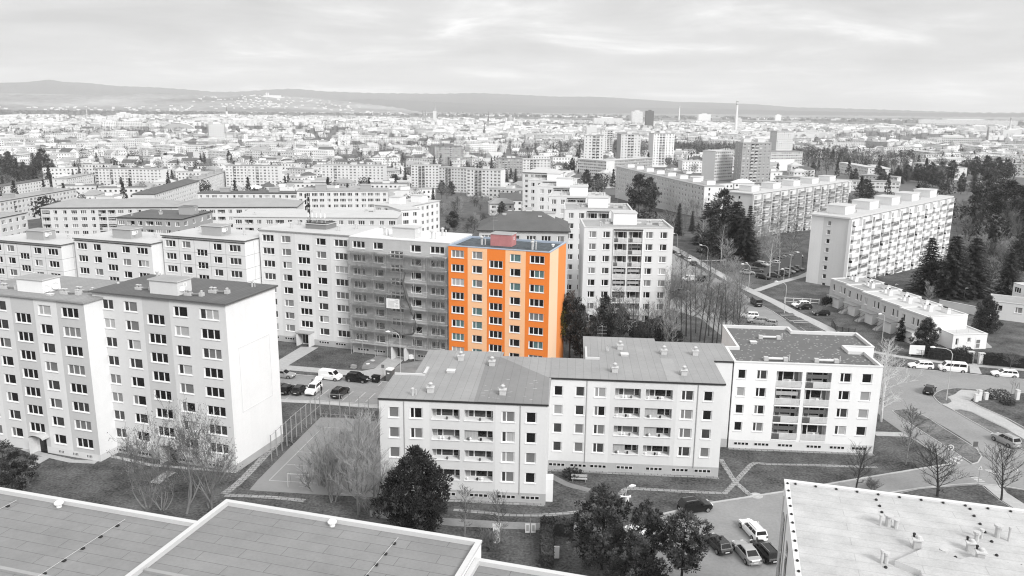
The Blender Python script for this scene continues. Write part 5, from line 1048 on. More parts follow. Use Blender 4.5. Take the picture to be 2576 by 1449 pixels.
# ------------------------------------------------------------------ vehicles
CM = {}
STY = {  # length, half width, belt, height, cabin base rear/front, roof rear/front, bonnet height
 'hatch': (4.1, .86, .92, 1.48, -1.95, .95, -1.55, .15, .84), 'estate': (4.65, .88, .92, 1.47, -2.2, 1.05, -1.95, .25, .84), 'sedan': (4.65, .88, .92, 1.45, -1.75, 1.1, -.95, .3, .84), 'suv': (4.4, .91, 1.05, 1.68, -2.1, 1.0, -1.75, .2, 1.0), 'van': (4.4, .9, 1.1, 1.83, -2.15, 1.4, -2.05, .75, 1.0), 'minibus': (5.0, .96, 1.15, 1.92, -2.45, 1.95, -2.38, 1.3, 1.08)}
def wheel_mesh():
    if 'wheel' not in CM:
        m = MB(); n = 14
        for r0, r1, y0, y1, k in ((.32, .32, -.1, .1, 'tyre'), (.32, .22, .1, .11, 'tyre'), (.22, .06, .112, .1, 'rim'), (.06, .0, .1, .1, 'rim'), (.32, 0, -.1, -.1, 'tyre')):
            for j in range(n):
                A, B = 2 * pi * j / n, 2 * pi * (j + 1) / n
                m.poly([(r0 * cos(A), y0, r0 * sin(A)), (r0 * cos(B), y0, r0 * sin(B)), (r1 * cos(B), y1, r1 * sin(B)), (r1 * cos(A), y1, r1 * sin(A))], k)
        CM['wheel'] = m.mesh('wheel')
    return CM['wheel']
def car_meshes(style, paint, panel=False):
    key = (style, paint)
    if key in CM: return CM[key]
    L, hw, belt, H, cr0, cf0, rr, rf, bon = STY[style]; l2 = L / 2; m = MB()
    st = [(-l2, .42, belt * .82, .80), (-l2 + .08, .28, belt * .97, .93), (-l2 + .5, .2, belt, 1.), (cf0 - .3, .2, belt, 1.), (cf0 + .05, .2, bon + .06, .985), (l2 - .45, .22, bon - .03, .95), (l2 - .1, .3, bon - .16, .85), (l2, .4, bon - .34, .72)]
    def ring(x, zb, zt, f): w = hw * f; zm = zb + (zt - zb) * .55; return [(x, -w * .94, zb), (x, -w, zm), (x, -w * .93, zt - .03), (x, -w * .8, zt), (x, w * .8, zt), (x, w * .93, zt - .03), (x, w, zm), (x, w * .94, zb)]
    rings = [ring(*s) for s in st]; b0 = len(m.v)
    for r_ in rings: m.v += r_
    for i in range(len(rings) - 1):
        for j in range(8):
            q = b0 + i * 8; m.f.append((q + j, q + 8 + j, q + 8 + (j + 1) % 8, q + (j + 1) % 8)); m.m.append(paint)
    m.f.append(tuple(b0 + j for j in range(8))); m.m.append(paint); q = b0 + 8 * (len(rings) - 1); m.f.append(tuple(q + j for j in range(8))[::-1]); m.m.append(paint)
    # cabin
    wb, wt = hw * .9, hw * (.72 if style not in ('van', 'minibus') else .84); base = [(cr0, -wb, belt - .02), (cf0, -wb * .95, belt - .04), (cf0, wb * .95, belt - .04), (cr0, wb, belt - .02)]; top = [(rr, -wt, H - .04), (rf, -wt, H - .05), (rf, wt, H - .05), (rr, wt, H - .04)]
    V = [Vector(p) for p in base + top]; cab = [(0, 1, 5, 4), (1, 2, 6, 5), (2, 3, 7, 6), (3, 0, 4, 7)]
    for f in cab: m.poly([V[i] for i in f], paint)
    ri = [Vector((rr + .12, -wt * .85, H)), Vector((rf - .12, -wt * .85, H)), Vector((rf - .12, wt * .85, H)), Vector((rr + .12, wt * .85, H))]; m.poly(ri, paint)
    for k in range(4): m.poly([V[4 + k], V[4 + (k + 1) % 4], ri[(k + 1) % 4], ri[k]], paint)
    # arches and bumpers
    ax = (l2 - .85, -l2 + .82)
    for x in ax:
        for s in (-1, 1):
            n = 9; pts = [(x + .4 * cos(pi * j / n), s * (hw + .006), .26 + .4 * sin(pi * j / n)) for j in range(n + 1)]; m.poly(pts if s < 0 else pts[::-1], 'tyre')
    m.box(-l2 - .03, -hw * .7, .32, -l2 + .02, hw * .7, .5, 'tyre' if paint in ('car_black',) else paint); m.box(l2 - .05, -hw * .6, .3, l2 + .02, hw * .6, .42, 'tyre')
    if style in ('suv', 'estate'):
        for s in (-1, 1): m.beam((rr + .2, s * wt * .8, H + .05), (rf - .2, s * wt * .8, H + .05), .04, .05, 'rim')
    R_ = {'body': m.mesh('body')}
    def pane(f, k0, k1, z0, z1, name, out):
        a, b, c, d = [V[i] for i in f]; P_ = lambda s, t: a.lerp(b, s).lerp(d.lerp(c, s), t); n = (b - a).cross(d - a).normalized() * .012; q = MB()
        for s0, s1 in (k0 if isinstance(k0, list) else [(k0, k1)]): q.poly([P_(s0, z0) + n, P_(s1, z0) + n, P_(s1, z1) + n, P_(s0, z1) + n], 'car_glass')
        R_.setdefault(out, []).append((name, q.mesh(name)))
    pane(cab[1], .06, .94, .08, .92, 'windscreen', 'g'); pane(cab[3], .08, .92, .14, .88, 'rear_window', 'g')
    sp = [(.68, .93)] if panel else [(.05, .34), (.37, .62), (.65, .93)] if style not in ('hatch', 'sedan') else [(.1, .5), (.53, .92)]
    for f, rev in ((cab[0], False), (cab[2], True)): pane(f, [(1 - b_, 1 - a_) for a_, b_ in sp] if rev else sp, None, .14, .86, 'side_window', 'g')
    for s in (-1, 1):
        q = MB(); q.box(l2 - .2, s * hw * .62 - .17, bon - .3, l2 - .03, s * hw * .62 + .17, bon - .14, 'lamp_clear'); R_.setdefault('g', []).append(('headlight', q.mesh('headlight')))
        q = MB(); q.box(-l2 - .012, s * hw * .72 - .12, belt - .3, -l2 + .1, s * hw * .72 + .12, belt - .06, 'lamp_red'); R_['g'].append(('tail_light', q.mesh('tail_light')))
        q = MB(); q.box(cf0 - .45, s * (hw + .12) - .1, belt - .02, cf0 - .3, s * (hw + .12) + .1, belt + .12, paint); R_['g'].append(('wing_mirror', q.mesh('wing_mirror')))
    for x in (-l2 - .045, l2 + .021): q = MB(); q.box(x, -.26, .5, x + .012, .26, .61, 'plate'); R_['g'].append(('number_plate', q.mesh('number_plate')))
    R_['ax'] = ax; R_['hw'] = hw; CM[key] = R_; return R_
def car(label, rear, front, style, paint, group=None, detail=True, panel=False, cat='car'):
    """standing on the picture points of its rear and front ends"""
    a, b = gnd(*rear), gnd(*front); c = (a + b) / 2; ang = atan2(b.y - a.y, b.x - a.x); M = car_meshes(style, paint, panel)
    o = thing('parked_' + ('van' if style in ('van', 'minibus') else 'car'), label, cat, (c.x, c.y, .03 + terr(c.x, c.y)), ang, group); link('body', M['body'], o)
    for n_, me in M['g']:
        if detail or n_ in ('windscreen', 'rear_window', 'side_window'): link(n_, me, o)
    for x in M['ax']:
        for s in (-1, 1): w = link('wheel', wheel_mesh(), o, (x, s * (M['hw'] - .06), .32), 0 if s > 0 else pi)
    return o
G = 'cars parked before the scaffolded house'
car('silver sedan half hidden by the white end wall', Z1(90, 775), Z1(330, 795), 'sedan', 'car_silver', G); car('white panel van parked at the kerb', Z1(780, 800), Z1(1080, 835), 'van', 'car_white', G, panel=True, cat='van'); car('black hatchback with a bright headlight behind the white van', Z1(1190, 835), Z1(1490, 865), 'suv', 'car_black', G)
car('dark car backed up against the white end wall', Z1(210, 1065), Z1(340, 960), 'hatch', 'car_black', G); car('dark hatchback between black car and open white car', Z1(400, 1070), Z1(540, 965), 'hatch', 'car_dark', G); cw = car('white car with its tailgate lifted open', Z1(750, 950), Z1(590, 1085), 'suv', 'car_white', G); car('dark boxy car alone between the bay lines', Z1(1000, 1115), Z1(1150, 1010), 'suv', 'car_dark', G); car('dark car peeping past the white end wall', Z1(120, 1040), Z1(240, 940), 'hatch', 'car_dark', G)
m = MB(); m.poly([(-2.05, -.7, 1.62), (-2.05, .7, 1.62), (-2.95, .66, 2.02), (-2.95, -.66, 2.02)], 'car_white'); m.poly([(-2.2, -.6, 1.67), (-2.2, .6, 1.67), (-2.75, .56, 1.92), (-2.75, -.56, 1.92)][::-1], 'car_glass'); m.obj('tailgate', cw)
G = 'cars in the car park below the pines'
car('white estate car with roof rails in the car park', (1912, 1363), (1874, 1322), 'estate', 'car_white', G); car('dark car half under the pine boughs', (1822, 1395), (1788, 1362), 'hatch', 'car_dark', G); car('silver grey sedan side by side with a black estate', (1896, 1422), (1858, 1378), 'sedan', 'car_silver', G); car('black estate against the white wall of the vented roof', (1943, 1418), (1904, 1376), 'estate', 'car_black', G); car('dark off-road car at the kerb behind the pines', (1712, 1290), (1783, 1279), 'suv', 'car_black', G)
for (x, y), l in ((Z2(1500, 930), 'white car glimpsed through the pine boughs'),): car(l, (x - 18, y + 22), (x + 18, y + 10), 'hatch', 'car_white', G)
G = 'cars along the junction roads'
car('white estate car parked before the white board', Z3(1190, 660), Z3(830, 640), 'estate', 'car_white', G); car('white passenger van with dark windows', Z3(1710, 715), Z3(1270, 680), 'minibus', 'car_white', G, cat='van'); car('white estate car parked beyond the driveway', Z3(2480, 795), Z3(2070, 760), 'estate', 'car_white', G); car('black car driving out of the junction', Z3(1110, 1075), Z3(1175, 960), 'hatch', 'car_black', G); car('silver car beside the lower grass strip', Z4(2440, 480), Z4(2150, 340), 'suv', 'car_silver', G)
G = 'cars in the street of birches'
car('pale hatchback parked last in the street', ZA(300, 430), ZA(235, 400), 'hatch', 'car_silver', G); car('white hatchback parked behind a black one', ZA(450, 510), ZA(385, 475), 'hatch', 'car_white', G); car('black hatchback parked before a white one', ZA(530, 570), ZA(470, 535), 'hatch', 'car_black', G); car('dark delivery van driving down the street', ZA(1490, 1190), ZA(1400, 1120), 'minibus', 'car_dark', G, cat='van'); car('white car under twigs at the street edge', ZA(1430, 1350), ZA(1250, 1340), 'estate', 'car_white', G); car('silver car under the bushy tree', ZA(1560, 1430), ZA(1370, 1420), 'estate', 'car_silver', G); car('light car almost covered by the bushy tree', ZA(1700, 1470), ZA(1570, 1455), 'hatch', 'car_silver', G)
car('dark car glimpsed between the grove trunks', ZA(1160, 1190), ZA(1000, 1170), 'hatch', 'car_dark', G); car('white van glimpsed beside the dark container in the grove', ZA(480, 800), ZA(370, 790), 'van', 'car_white', G, cat='van'); car('dark van glimpsed behind the grove', ZA(650, 800), ZA(570, 790), 'van', 'car_dark', G, cat='van'); car('dark car low between grove and balcony block', ZA(330, 985), ZA(180, 975), 'hatch', 'car_grey', G)
G = 'cars in the birch car park'
row1 = [((1440, 580), (1550, 590), 'suv', 'car_dark', 'dark van like car first in the back row'), ((1500, 555), (1600, 570), 'estate', 'car_white', 'white car behind the dark first one in the back row'), ((1770, 545), (1660, 530), 'hatch', 'car_white', 'white hatchback alone in the back row'), ((1740, 510), (1800, 525), 'hatch', 'car_dark', 'dark car behind the lone white hatchback'), ((1800, 490), (1880, 505), 'hatch', 'car_grey', 'grey car in the middle of the back row'), ((1860, 470), (1945, 490), 'hatch', 'car_silver', 'silver car in the middle of the back row'), ((1910, 440), (1960, 465), 'hatch', 'car_dark', 'dark car squeezed between silver and white'), ((1960, 455), (2040, 475), 'hatch', 'car_white', 'white car third from the slab gable'), ((2000, 430), (2080, 450), 'estate', 'car_silver', 'silver car second from the slab gable'), ((2040, 415), (2125, 440), 'suv', 'car_white', 'white van like car beside the slab gable'),
  ((1250, 685), (1370, 690), 'sedan', 'car_silver', 'silver sedan at the mouth of the car park'), ((1390, 650), (1500, 655), 'estate', 'car_grey', 'grey car behind the silver sedan'), ((1470, 745), (1640, 775), 'estate', 'car_black', 'black estate at the front of the near row'), ((1660, 730), (1770, 740), 'hatch', 'car_dark', 'dark car second in the near row'), ((1760, 710), (1840, 715), 'hatch', 'car_dark', 'dark car third in the near row'), ((1820, 690), (1910, 700), 'hatch', 'car_grey', 'grey car fourth in the near row'), ((1890, 665), (1995, 680), 'hatch', 'car_silver', 'pale car behind the brown bare tree'), ((1960, 640), (2050, 655), 'hatch', 'car_dark', 'dark car second last in the near row'), ((2030, 620), (2120, 635), 'sedan', 'car_grey', 'grey car last in the near row')]
for a, b, s, p, l in row1: car(l, ZA(*a), ZA(*b), s, p, G, detail=False)
G = 'cars by the row houses'
car('white estate parked by the white garden fence', ZA(2230, 1175), ZA(2000, 1180), 'estate', 'car_white', G); car('black car in front of the white estate by the fence', ZA(2270, 1215), ZA(2050, 1215), 'hatch', 'car_black', G); car('black car with a pale roof in the walled drive', ZA(2540, 1310), ZA(2310, 1305), 'hatch', 'car_black', G)
G = 'cars between the orange house and the pale block'
for (x, y), p, l in (((1446, 708), 'car_dark', 'dark car with its nose out, nearer the orange house'), ((1483, 708), 'car_silver', 'silver car with its nose out, nearer the pale block'), ((1447, 735), 'car_silver', 'silver car behind the slim pine'), ((1483, 738), 'car_white', 'white car seen from behind by the pale block')): car(l, (x, y - 8), (x + 1, y + 6), 'hatch', p, G, detail=False)

# ------------------------------------------------------------------ people at the open white car
def person(label, base, rz, top, legs, arm=.5):
    b = gnd(*base); o = thing('person', label, 'person', b, rz)
    J = {'pel': (0, 0, .95), 'che': (0, .02, 1.3), 'nec': (0, .05, 1.5), 'hed': (0, .08, 1.62), 'top': (0, .07, 1.76), 'hl': (-.1, 0, .9), 'kl': (-.11, .05, .5), 'al': (-.11, 0, .08), 'tl': (-.12, .16, .04), 'hr': (.1, 0, .9), 'kr': (.12, .02, .5), 'ar': (.13, -.06, .08), 'tr': (.14, .1, .04), 'sl': (-.19, .02, 1.43), 'el': (-.25, .1, 1.16), 'wl': (-.2, .1 + arm * .5, 1.02), 'fl': (-.18, .18 + arm * .5, 1.0), 'sr': (.19, .02, 1.43), 'er': (.25, .1, 1.17), 'wr': (.2, .1 + arm * .6, 1.08), 'fr': (.17, .18 + arm * .6, 1.08)}
    E_ = ['pel che', 'che nec', 'nec hed', 'hed top', 'pel hl', 'hl kl', 'kl al', 'al tl', 'pel hr', 'hr kr', 'kr ar', 'ar tr', 'che sl', 'sl el', 'el wl', 'wl fl', 'che sr', 'sr er', 'er wr', 'wr fr']
    ks = list(J); me = bpy.data.meshes.new('body'); me.from_pydata([J[k] for k in ks], [[ks.index(x) for x in e.split()] for e in E_], [])
    ob = link('body', me, o); ob.modifiers.new('skin', 'SKIN'); ob.modifiers.new('sub', 'SUBSURF').render_levels = 1
    rad = dict(pel=.16, che=.18, nec=.065, hed=.1, top=.07, hl=.1, hr=.1, kl=.065, kr=.065, al=.045, ar=.045, tl=.04, tr=.04, sl=.075, sr=.075, el=.05, er=.05, wl=.035, wr=.035, fl=.04, fr=.04)
    for k, sv in zip(ks, me.skin_vertices[0].data): sv.radius = (rad[k], rad[k] * (.75 if k in ('pel', 'che') else 1))
    me.skin_vertices[0].data[0].use_root = True; me.materials.append(MATS[legs])
    h = MB(); h.lathe([(.1, 0), (.115, .07), (.09, .14), (.03, .17)], (0, .06, 1.63), 10, 'hair'); h.obj('hair', o); f = MB(); f.lathe([(.06, 0), (.085, .06), (.085, .13)], (0, .1, 1.52), 10, 'skin'); f.obj('face', o)
    j = MB(); j.lathe([(.2, .88), (.215, 1.0), (.22, 1.3), (.16, 1.46), (.08, 1.5)], (0, .02, 0), 12, top); j.v = [(x, y * .72, z) for x, y, z in j.v]; j.obj('jacket', o)
person('person in dark clothes standing beside the open white car', Z1(790, 1045), radians(110), 'cloth_dark', 'cloth_dark'); person('person with dark hair bending at the lifted tailgate', Z1(650, 960), radians(-40), 'car_grey', 'cloth_dark')
# ------------------------------------------------------------------ blocks in the middle distance
def auto(L, h, n, pitch=3.5, pat=('w3', 'w2', 'w2', 'w3'), lg=(), top=.9, ph=2.75, glass=None, full=False, panel='wall_lgrey'):
    k = max(2, round(L / pitch)); s = L / k; r = []; rows = stack(h - top, n, ph)
    for i in range(k):
        c = s * (i + .5)
        if i in lg: r.append((c - s * .42, c + s * .42, 'lg', [z - (1.05 if full else 0) for z in rows], 2.45 if full else 1.42, {'style': 'rail' if full else 'slot', 'dep': 1.2, 'panel': panel}))
        else:
            w = {'w3': 2.3, 'w2': 1.6, 'w1': 1.1, 'w4': 2.8}[pat[i % len(pat)]]; r.append((c - w / 2, c + w / 2, pat[i % len(pat)], rows, 1.42))
    return r
def mid(label, A, B, depth, h, n=8, cols=None, wall='wall_pale', rstyle='eave', rmat='roof_mid', redge='fascia', side=None, sidewall=None, lifts=0, lw='wall_lgrey', lift=(5, 4, 2.2), z0=None, group=None, bands=None, pitch_roof=0, vents=0, glass=None, name='apartment_block', cat='apartment block', over_=.3, back=-8):
    a, b = over(*A, h), over(*B, h); z = ((a.z + b.z) / 2 - h) if z0 is None else z0
    a, b = at(*A, z + h), at(*B, z + h); L = (b - a).length; ang = atan2(b.y - a.y, b.x - a.x)
    if callable(cols): cols = cols(L)
    elif isinstance(cols, dict): cols = auto(L, h, n, **cols)
    elif cols is None: cols = auto(L, h, n)
    W_ = {0: dict(cols=cols, bands=bands, glass=glass)}
    for e in (1, 3):
        W_[e] = dict(wallm=sidewall or wall)
        if side and e in side: W_[e]['cols'] = side[e] if not isinstance(side[e], dict) else auto(depth, h, n, **side[e])
    root = thing(name, label, cat, (a.x, a.y, z), ang, group); mb = MB(); poly = rect(L, depth)
    for k in range(4):
        w = dict(W_.get(k, {})); w.setdefault('wallm', wall); facade(root, mb, poly[k], poly[(k + 1) % 4], back, h, **w)
    mb.obj('wall', root)
    if pitch_roof: rf = pitched(root, L, depth, h, pitch_roof, rmat, .5, min(depth * .5, L * .3))
    else: rf = roof(root, poly, h, rstyle, rmat, redge, .3, over_)
    zt = h + (.22 if rstyle == 'eave' else -.3)
    for i in range(lifts): lift_house(root, L * (i + .5) / lifts - lift[0] / 2, depth * .38, zt, *lift, lw, 'roof_mid', depth > 0)
    for i in range(vents): roof_vent(rf, L * (i + .3) / vents + .5, depth * (.2 + .6 * ((i * 7) % 5) / 5), zt, 1., (1, 0, 3)[i % 3])
    root['L'] = L
    return root, rf, L
# pale block with a stack of railed balconies, and the flight of blocks behind it
def tower_cols(L): 
    h = H8; rows = stack(h - .95, 8); f = lambda a, b, k, o={}: (a * L, b * L, k, rows, 1.42, o)
    return [f(.055, .14, 'w2'), f(.21, .295, 'w2'), (.335 * L, .482 * L, 'lg', [z - 1.05 for z in rows], 2.46, {'style': 'rail', 'dep': 1.3, 'panel': 'wall_lgrey'}), (.498 * L, .655 * L, 'lg', [z - 1.05 for z in rows], 2.46, {'style': 'rail', 'dep': 1.3, 'panel': 'wall_lgrey'}), f(.69, .775, 'w2'), f(.85, .935, 'w2')]
lbs = ['nearest the camera', 'second in the flight', 'third in the flight', 'fourth in the flight', 'fifth in the flight', 'last of the flight']
fl = [((1470, 571), (1695, 574), 14.4), (TC(1685, 1003), TC(2200, 1012), 15), (TC(1565, 905), TC(1992, 915), 14), (TC(1480, 832), TC(1850, 841), 13), (TC(1415, 785), TC(1737, 796), 13), (TC(1370, 727), TC(1650, 737), 12)]
GFL = 'flight of pale eight storey blocks'
for i, (A, B, d) in enumerate(fl):
    r, rf, L = mid(['pale eight storey block with a stack of railed balconies, beside the pines', 'pale block second in the flight, peeping over the railed balcony block', 'pale block third in the flight behind the dark hipped roof', 'pale block fourth in the flight, with a white lift house', 'pale block fifth in the flight towards the town', 'pale block with a low light roof, last in the flight'][i], A, B, d, H8, 8, tower_cols, 'wall_pale', 'parapet', 'roof_mid' if i < 2 else 'roof_light', 'coping', side={1: {'pitch': 7, 'pat': ('w1', 'w2')}} if i else None, group=GFL, sidewall='wall_white', pitch_roof=2 if i == 5 else 0)
    if i < 5:
        lift_house(r, L * .36, d * .45, H8 - .3, 5.4, 5, 2.6, 'wall_white', 'roof_light', True)
        for x, y, k in ((.3, .55, 3), (.67, .6, 4), (.78, .5, 3), (.9, .4, 0), (.2, .3, 1)): roof_vent(rf, L * x, d * y, H8 - .3, .9, k)
        if i in (1, 2, 3): aerial(r, L * .8, d * .5, H8 - .3, 5)
        m = MB(); m.box(L * .33, -.25, 0.5, L * .335, -.003, H8 - .6, 'white_paint'); m.box(L * .655, -.25, .5, L * .66, -.003, H8 - .6, 'white_paint'); m.box(L * .33, -.3, H8 - .59, L * .66, -.003, H8 - .4, 'fascia'); m.obj('balcony_frame', r)
# dark hipped roof house behind the orange one
r, rf, L = mid('grey block with a dark hipped roof rising behind the orange house', TC(1040, 1168), TC(1715, 1178), 15, 23., 8, dict(pitch=3.4), 'wall_grey', rmat='roof_dark', pitch_roof=3.4, sidewall='wall_lgrey', redge='fascia')
for x, y, z in ((5.4, 6, 2.2), (6.6, 9, 2.6), (13.5, 5.4, 1.9)): m = MB(); m.box(-.35, -.35, 0, .35, .35, 1.4, 'wall_lgrey'); m.box(-.45, -.45, 1.401, .45, .45, 1.55, 'coping'); m.obj('chimney', rf, loc=(x, y, 23 + z - .6))
lift_house(r, 10.2, 7.4, 24.6, 1.5, 1.5, 2.6, 'wall_lgrey', 'roof_mid', False); lift_house(r, 12., 7.4, 24.8, 5, 2.5, 1.4, 'wall_lgrey', 'roof_mid', False)
# small house and blocks left of the flight
r, rf, L = mid('small pale house with a grey hipped roof among bare scrub', TC(1120, 965), TC(1305, 965), 11, 6.4, 2, dict(pitch=5), 'wall_pale', rmat='roof_mid', pitch_roof=2.6, cat='house', name='house')
mid('low white garden house beside the slim bare trees', (1085, 372 + 90), (1096, 462), 6, 3, 1, dict(pitch=3, pat=('w1',)), 'wall_white', cat='house', name='house')
# left quarter behind the long row
r, rf, L = mid('dark grey four storey block with a flat dark roof and a box on top', TL(878, 1068), TL(1372, 1082), 21, 13.4, 4, dict(lg=(1, 3), pitch=3.3), 'wall_mgrey', rmat='roof_dark', side={1: {'pitch': 6}}, vents=3)
lift_house(r, L * .72, 10, 13.6, 5, 4, 2.6, 'wall_mgrey', 'roof_dark')
mid('long pale four storey block with a low grey roof behind the dark grey block', TL(305, 996), TL(1290, 991), 19, 13.4, 4, dict(lg=(0, 6, 7), full=True), 'wall_lgrey', rmat='roof_mid', pitch_roof=2.4)
mid('pale four storey block carrying on the low grey roof towards the aerial house', TL(1294, 991), TL(2236, 989), 19, 13.4, 4, dict(lg=(5,)), 'wall_pale', rmat='roof_mid', pitch_roof=2.4)
r, rf, L = mid('white five storey block with big dark windows behind the aerials', TL(2240, 868), TC(350, 866), 13, 16.2, 5, dict(pitch=3.2, pat=('w2', 'w3', 'w4', 'w3')), 'wall_pale', rmat='roof_mid', redge='roof_mid', lifts=2, lw='wall_mgrey')
r, rf, L = mid('stepped pale block with tooth like bays along its flank', TC(250, 972), TC(480, 990), 24, 15, 5, dict(pitch=3.4), 'wall_pale', rmat='roof_light', redge='coping', side={1: {'pitch': 3.6, 'pat': ('w2',)}}, sidewall='wall_white')
lift_house(r, 3, 5, 15.2, 5, 4, 2.6, 'wall_white', 'roof_light'); lift_house(r, 7, 14, 15.2, 5, 4, 2.6, 'wall_white', 'roof_light')
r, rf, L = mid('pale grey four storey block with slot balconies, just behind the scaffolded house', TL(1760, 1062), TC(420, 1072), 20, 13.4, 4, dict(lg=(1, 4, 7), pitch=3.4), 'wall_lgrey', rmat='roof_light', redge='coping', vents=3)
r, rf, L = mid('white end block with a small lift house, behind the scaffolded house', TC(452, 1012), TC(590, 1004), 12, 14.6, 4, dict(pitch=4), 'wall_white', rmat='roof_light', redge='coping', sidewall='wall_white', side={1: {'pitch': 6}})
mid('pale four storey block with two dark roof boxes seen over the long low roof', TL(1490, 884), TL(2236, 886), 12, 13.4, 4, dict(pat=('w1', 'w2', 'w4', 'w2')), 'wall_pale', rmat='roof_dark', lifts=2, lw='wall_mgrey')
mid('corner block with a dark hipped roof and a blank pale end', TL(1164, 892), TL(1500, 792), 13, 14, 4, dict(), 'wall_pale', rmat='roof_dark', pitch_roof=2.2, sidewall='wall_lgrey')
mid('long pale slab with a line of roof boxes running back from the dark hipped corner', TL(1500, 786), TL(1735, 712), 12, 14, 4, dict(pitch=4.5), 'wall_pale', rmat='roof_mid', lifts=4, lw='wall_mgrey')
mid('pale slab with dark balconies at the edge of the view', TL(0, 948), TL(575, 850), 13, 13.4, 4, dict(lg=(3, 9), full=True), 'wall_lgrey', rmat='roof_mid', lifts=2, lw='wall_mgrey')
mid('small pale grey block tucked in front of the edge slab', TL(0, 1072), TL(200, 1032), 12, 13.4, 4, dict(), 'wall_lgrey', rmat='roof_mid')
mid('low pale slab with a dark roof at the edge of the view, farther back', TL(20, 832), TL(370, 778), 11, 13, 4, dict(pitch=4), 'wall_pale', rmat='roof_dark', side={3: {'pitch': 4}})
mid('pale slab with a light gable facing the edge slab', TL(500, 776), TL(705, 736), 12, 14, 4, dict(pitch=4), 'wall_pale', rmat='roof_mid', side={3: {'pitch': 6, 'pat': ('w1',)}}, sidewall='wall_lgrey')
mid('broad six storey block with dark balcony stacks', TL(710, 695), TL(1215, 702), 12, 17.8, 6, dict(lg=(0, 4, 9), full=True, pitch=3.7), 'wall_pale', rmat='roof_mid', lifts=2, lw='wall_mgrey', sidewall='wall_white')
mid('eight storey block with a centre balcony stack, paired with the next one', TL(1697, 672), TL(1862, 674), 12, 22.5, 8, dict(lg=(2,), full=True, pitch=3.6), 'wall_pale', rmat='roof_mid', lifts=1)
mid('eight storey block with a bright blank end wall, paired with the former one', TL(1864, 674), TL(2098, 677), 12, 22.5, 8, dict(lg=(2,), full=True, pitch=3.6), 'wall_pale', rmat='roof_mid', lifts=1, sidewall='wall_white')
mid('low pale slab squeezed behind the bright blank end wall', TL(2165, 694), TL(2305, 702), 12, 12, 4, dict(), 'wall_pale', rmat='roof_mid')
mid('eight storey block standing alone with a light roof and a centre balcony stack', TL(2425, 668), TC(320, 676), 12, 22.5, 8, dict(lg=(3,), full=True, pitch=3.9), 'wall_pale', rmat='roof_mid', lifts=1, redge='coping')
mid('grey hip roofed house between the lone block and the triple block', TC(322, 722), TC(440, 712), 10, 9, 3, dict(), 'wall_grey', rmat='roof_mid', pitch_roof=3)
GT = 'three joined blocks with dark balconies'
gdk = [('glass_dark',)]
for A, B, l in ((TC(525, 668), TC(735, 672), 'first of three joined blocks with dark balconies, the one by the bare scrub'), (TC(735, 684), TC(945, 696), 'middle one of three joined blocks with dark balconies'), (TC(945, 700), TC(1205, 709), 'last of three joined blocks with dark balconies, with a white end')): mid(l, A, B, 12, 22.5, 8, dict(lg=(2, 3), full=True, pitch=3.4, panel='wall_dark'), 'wall_pale', rmat='roof_mid', lifts=1, redge='coping', group=GT, sidewall='wall_white', glass=GDARK)
mid('grey tower like block with pale balcony stacks in front of the old town', TC(715, 530), TC(915, 530), 14, 25, 9, dict(lg=(1, 5), full=True, pitch=3.6), 'wall_mgrey', rmat='roof_dark', lifts=1, lift=(14, 7, 3), lw='wall_dgrey', sidewall='wall_white')
mid('grey block with a white balcony stack beside two spruces', TC(1165, 620), TC(1365, 622), 12, 22.5, 8, dict(lg=(2, 3), full=True, pitch=3.5), 'wall_mgrey', rmat='roof_mid', lifts=1, sidewall='wall_dgrey')
mid('pale block with a white balcony stack above the last of the flight', TC(1370, 626), TC(1578, 628), 12, 22.5, 8, dict(lg=(2, 3), full=True, pitch=3.5), 'wall_pale', rmat='roof_light', lifts=0)
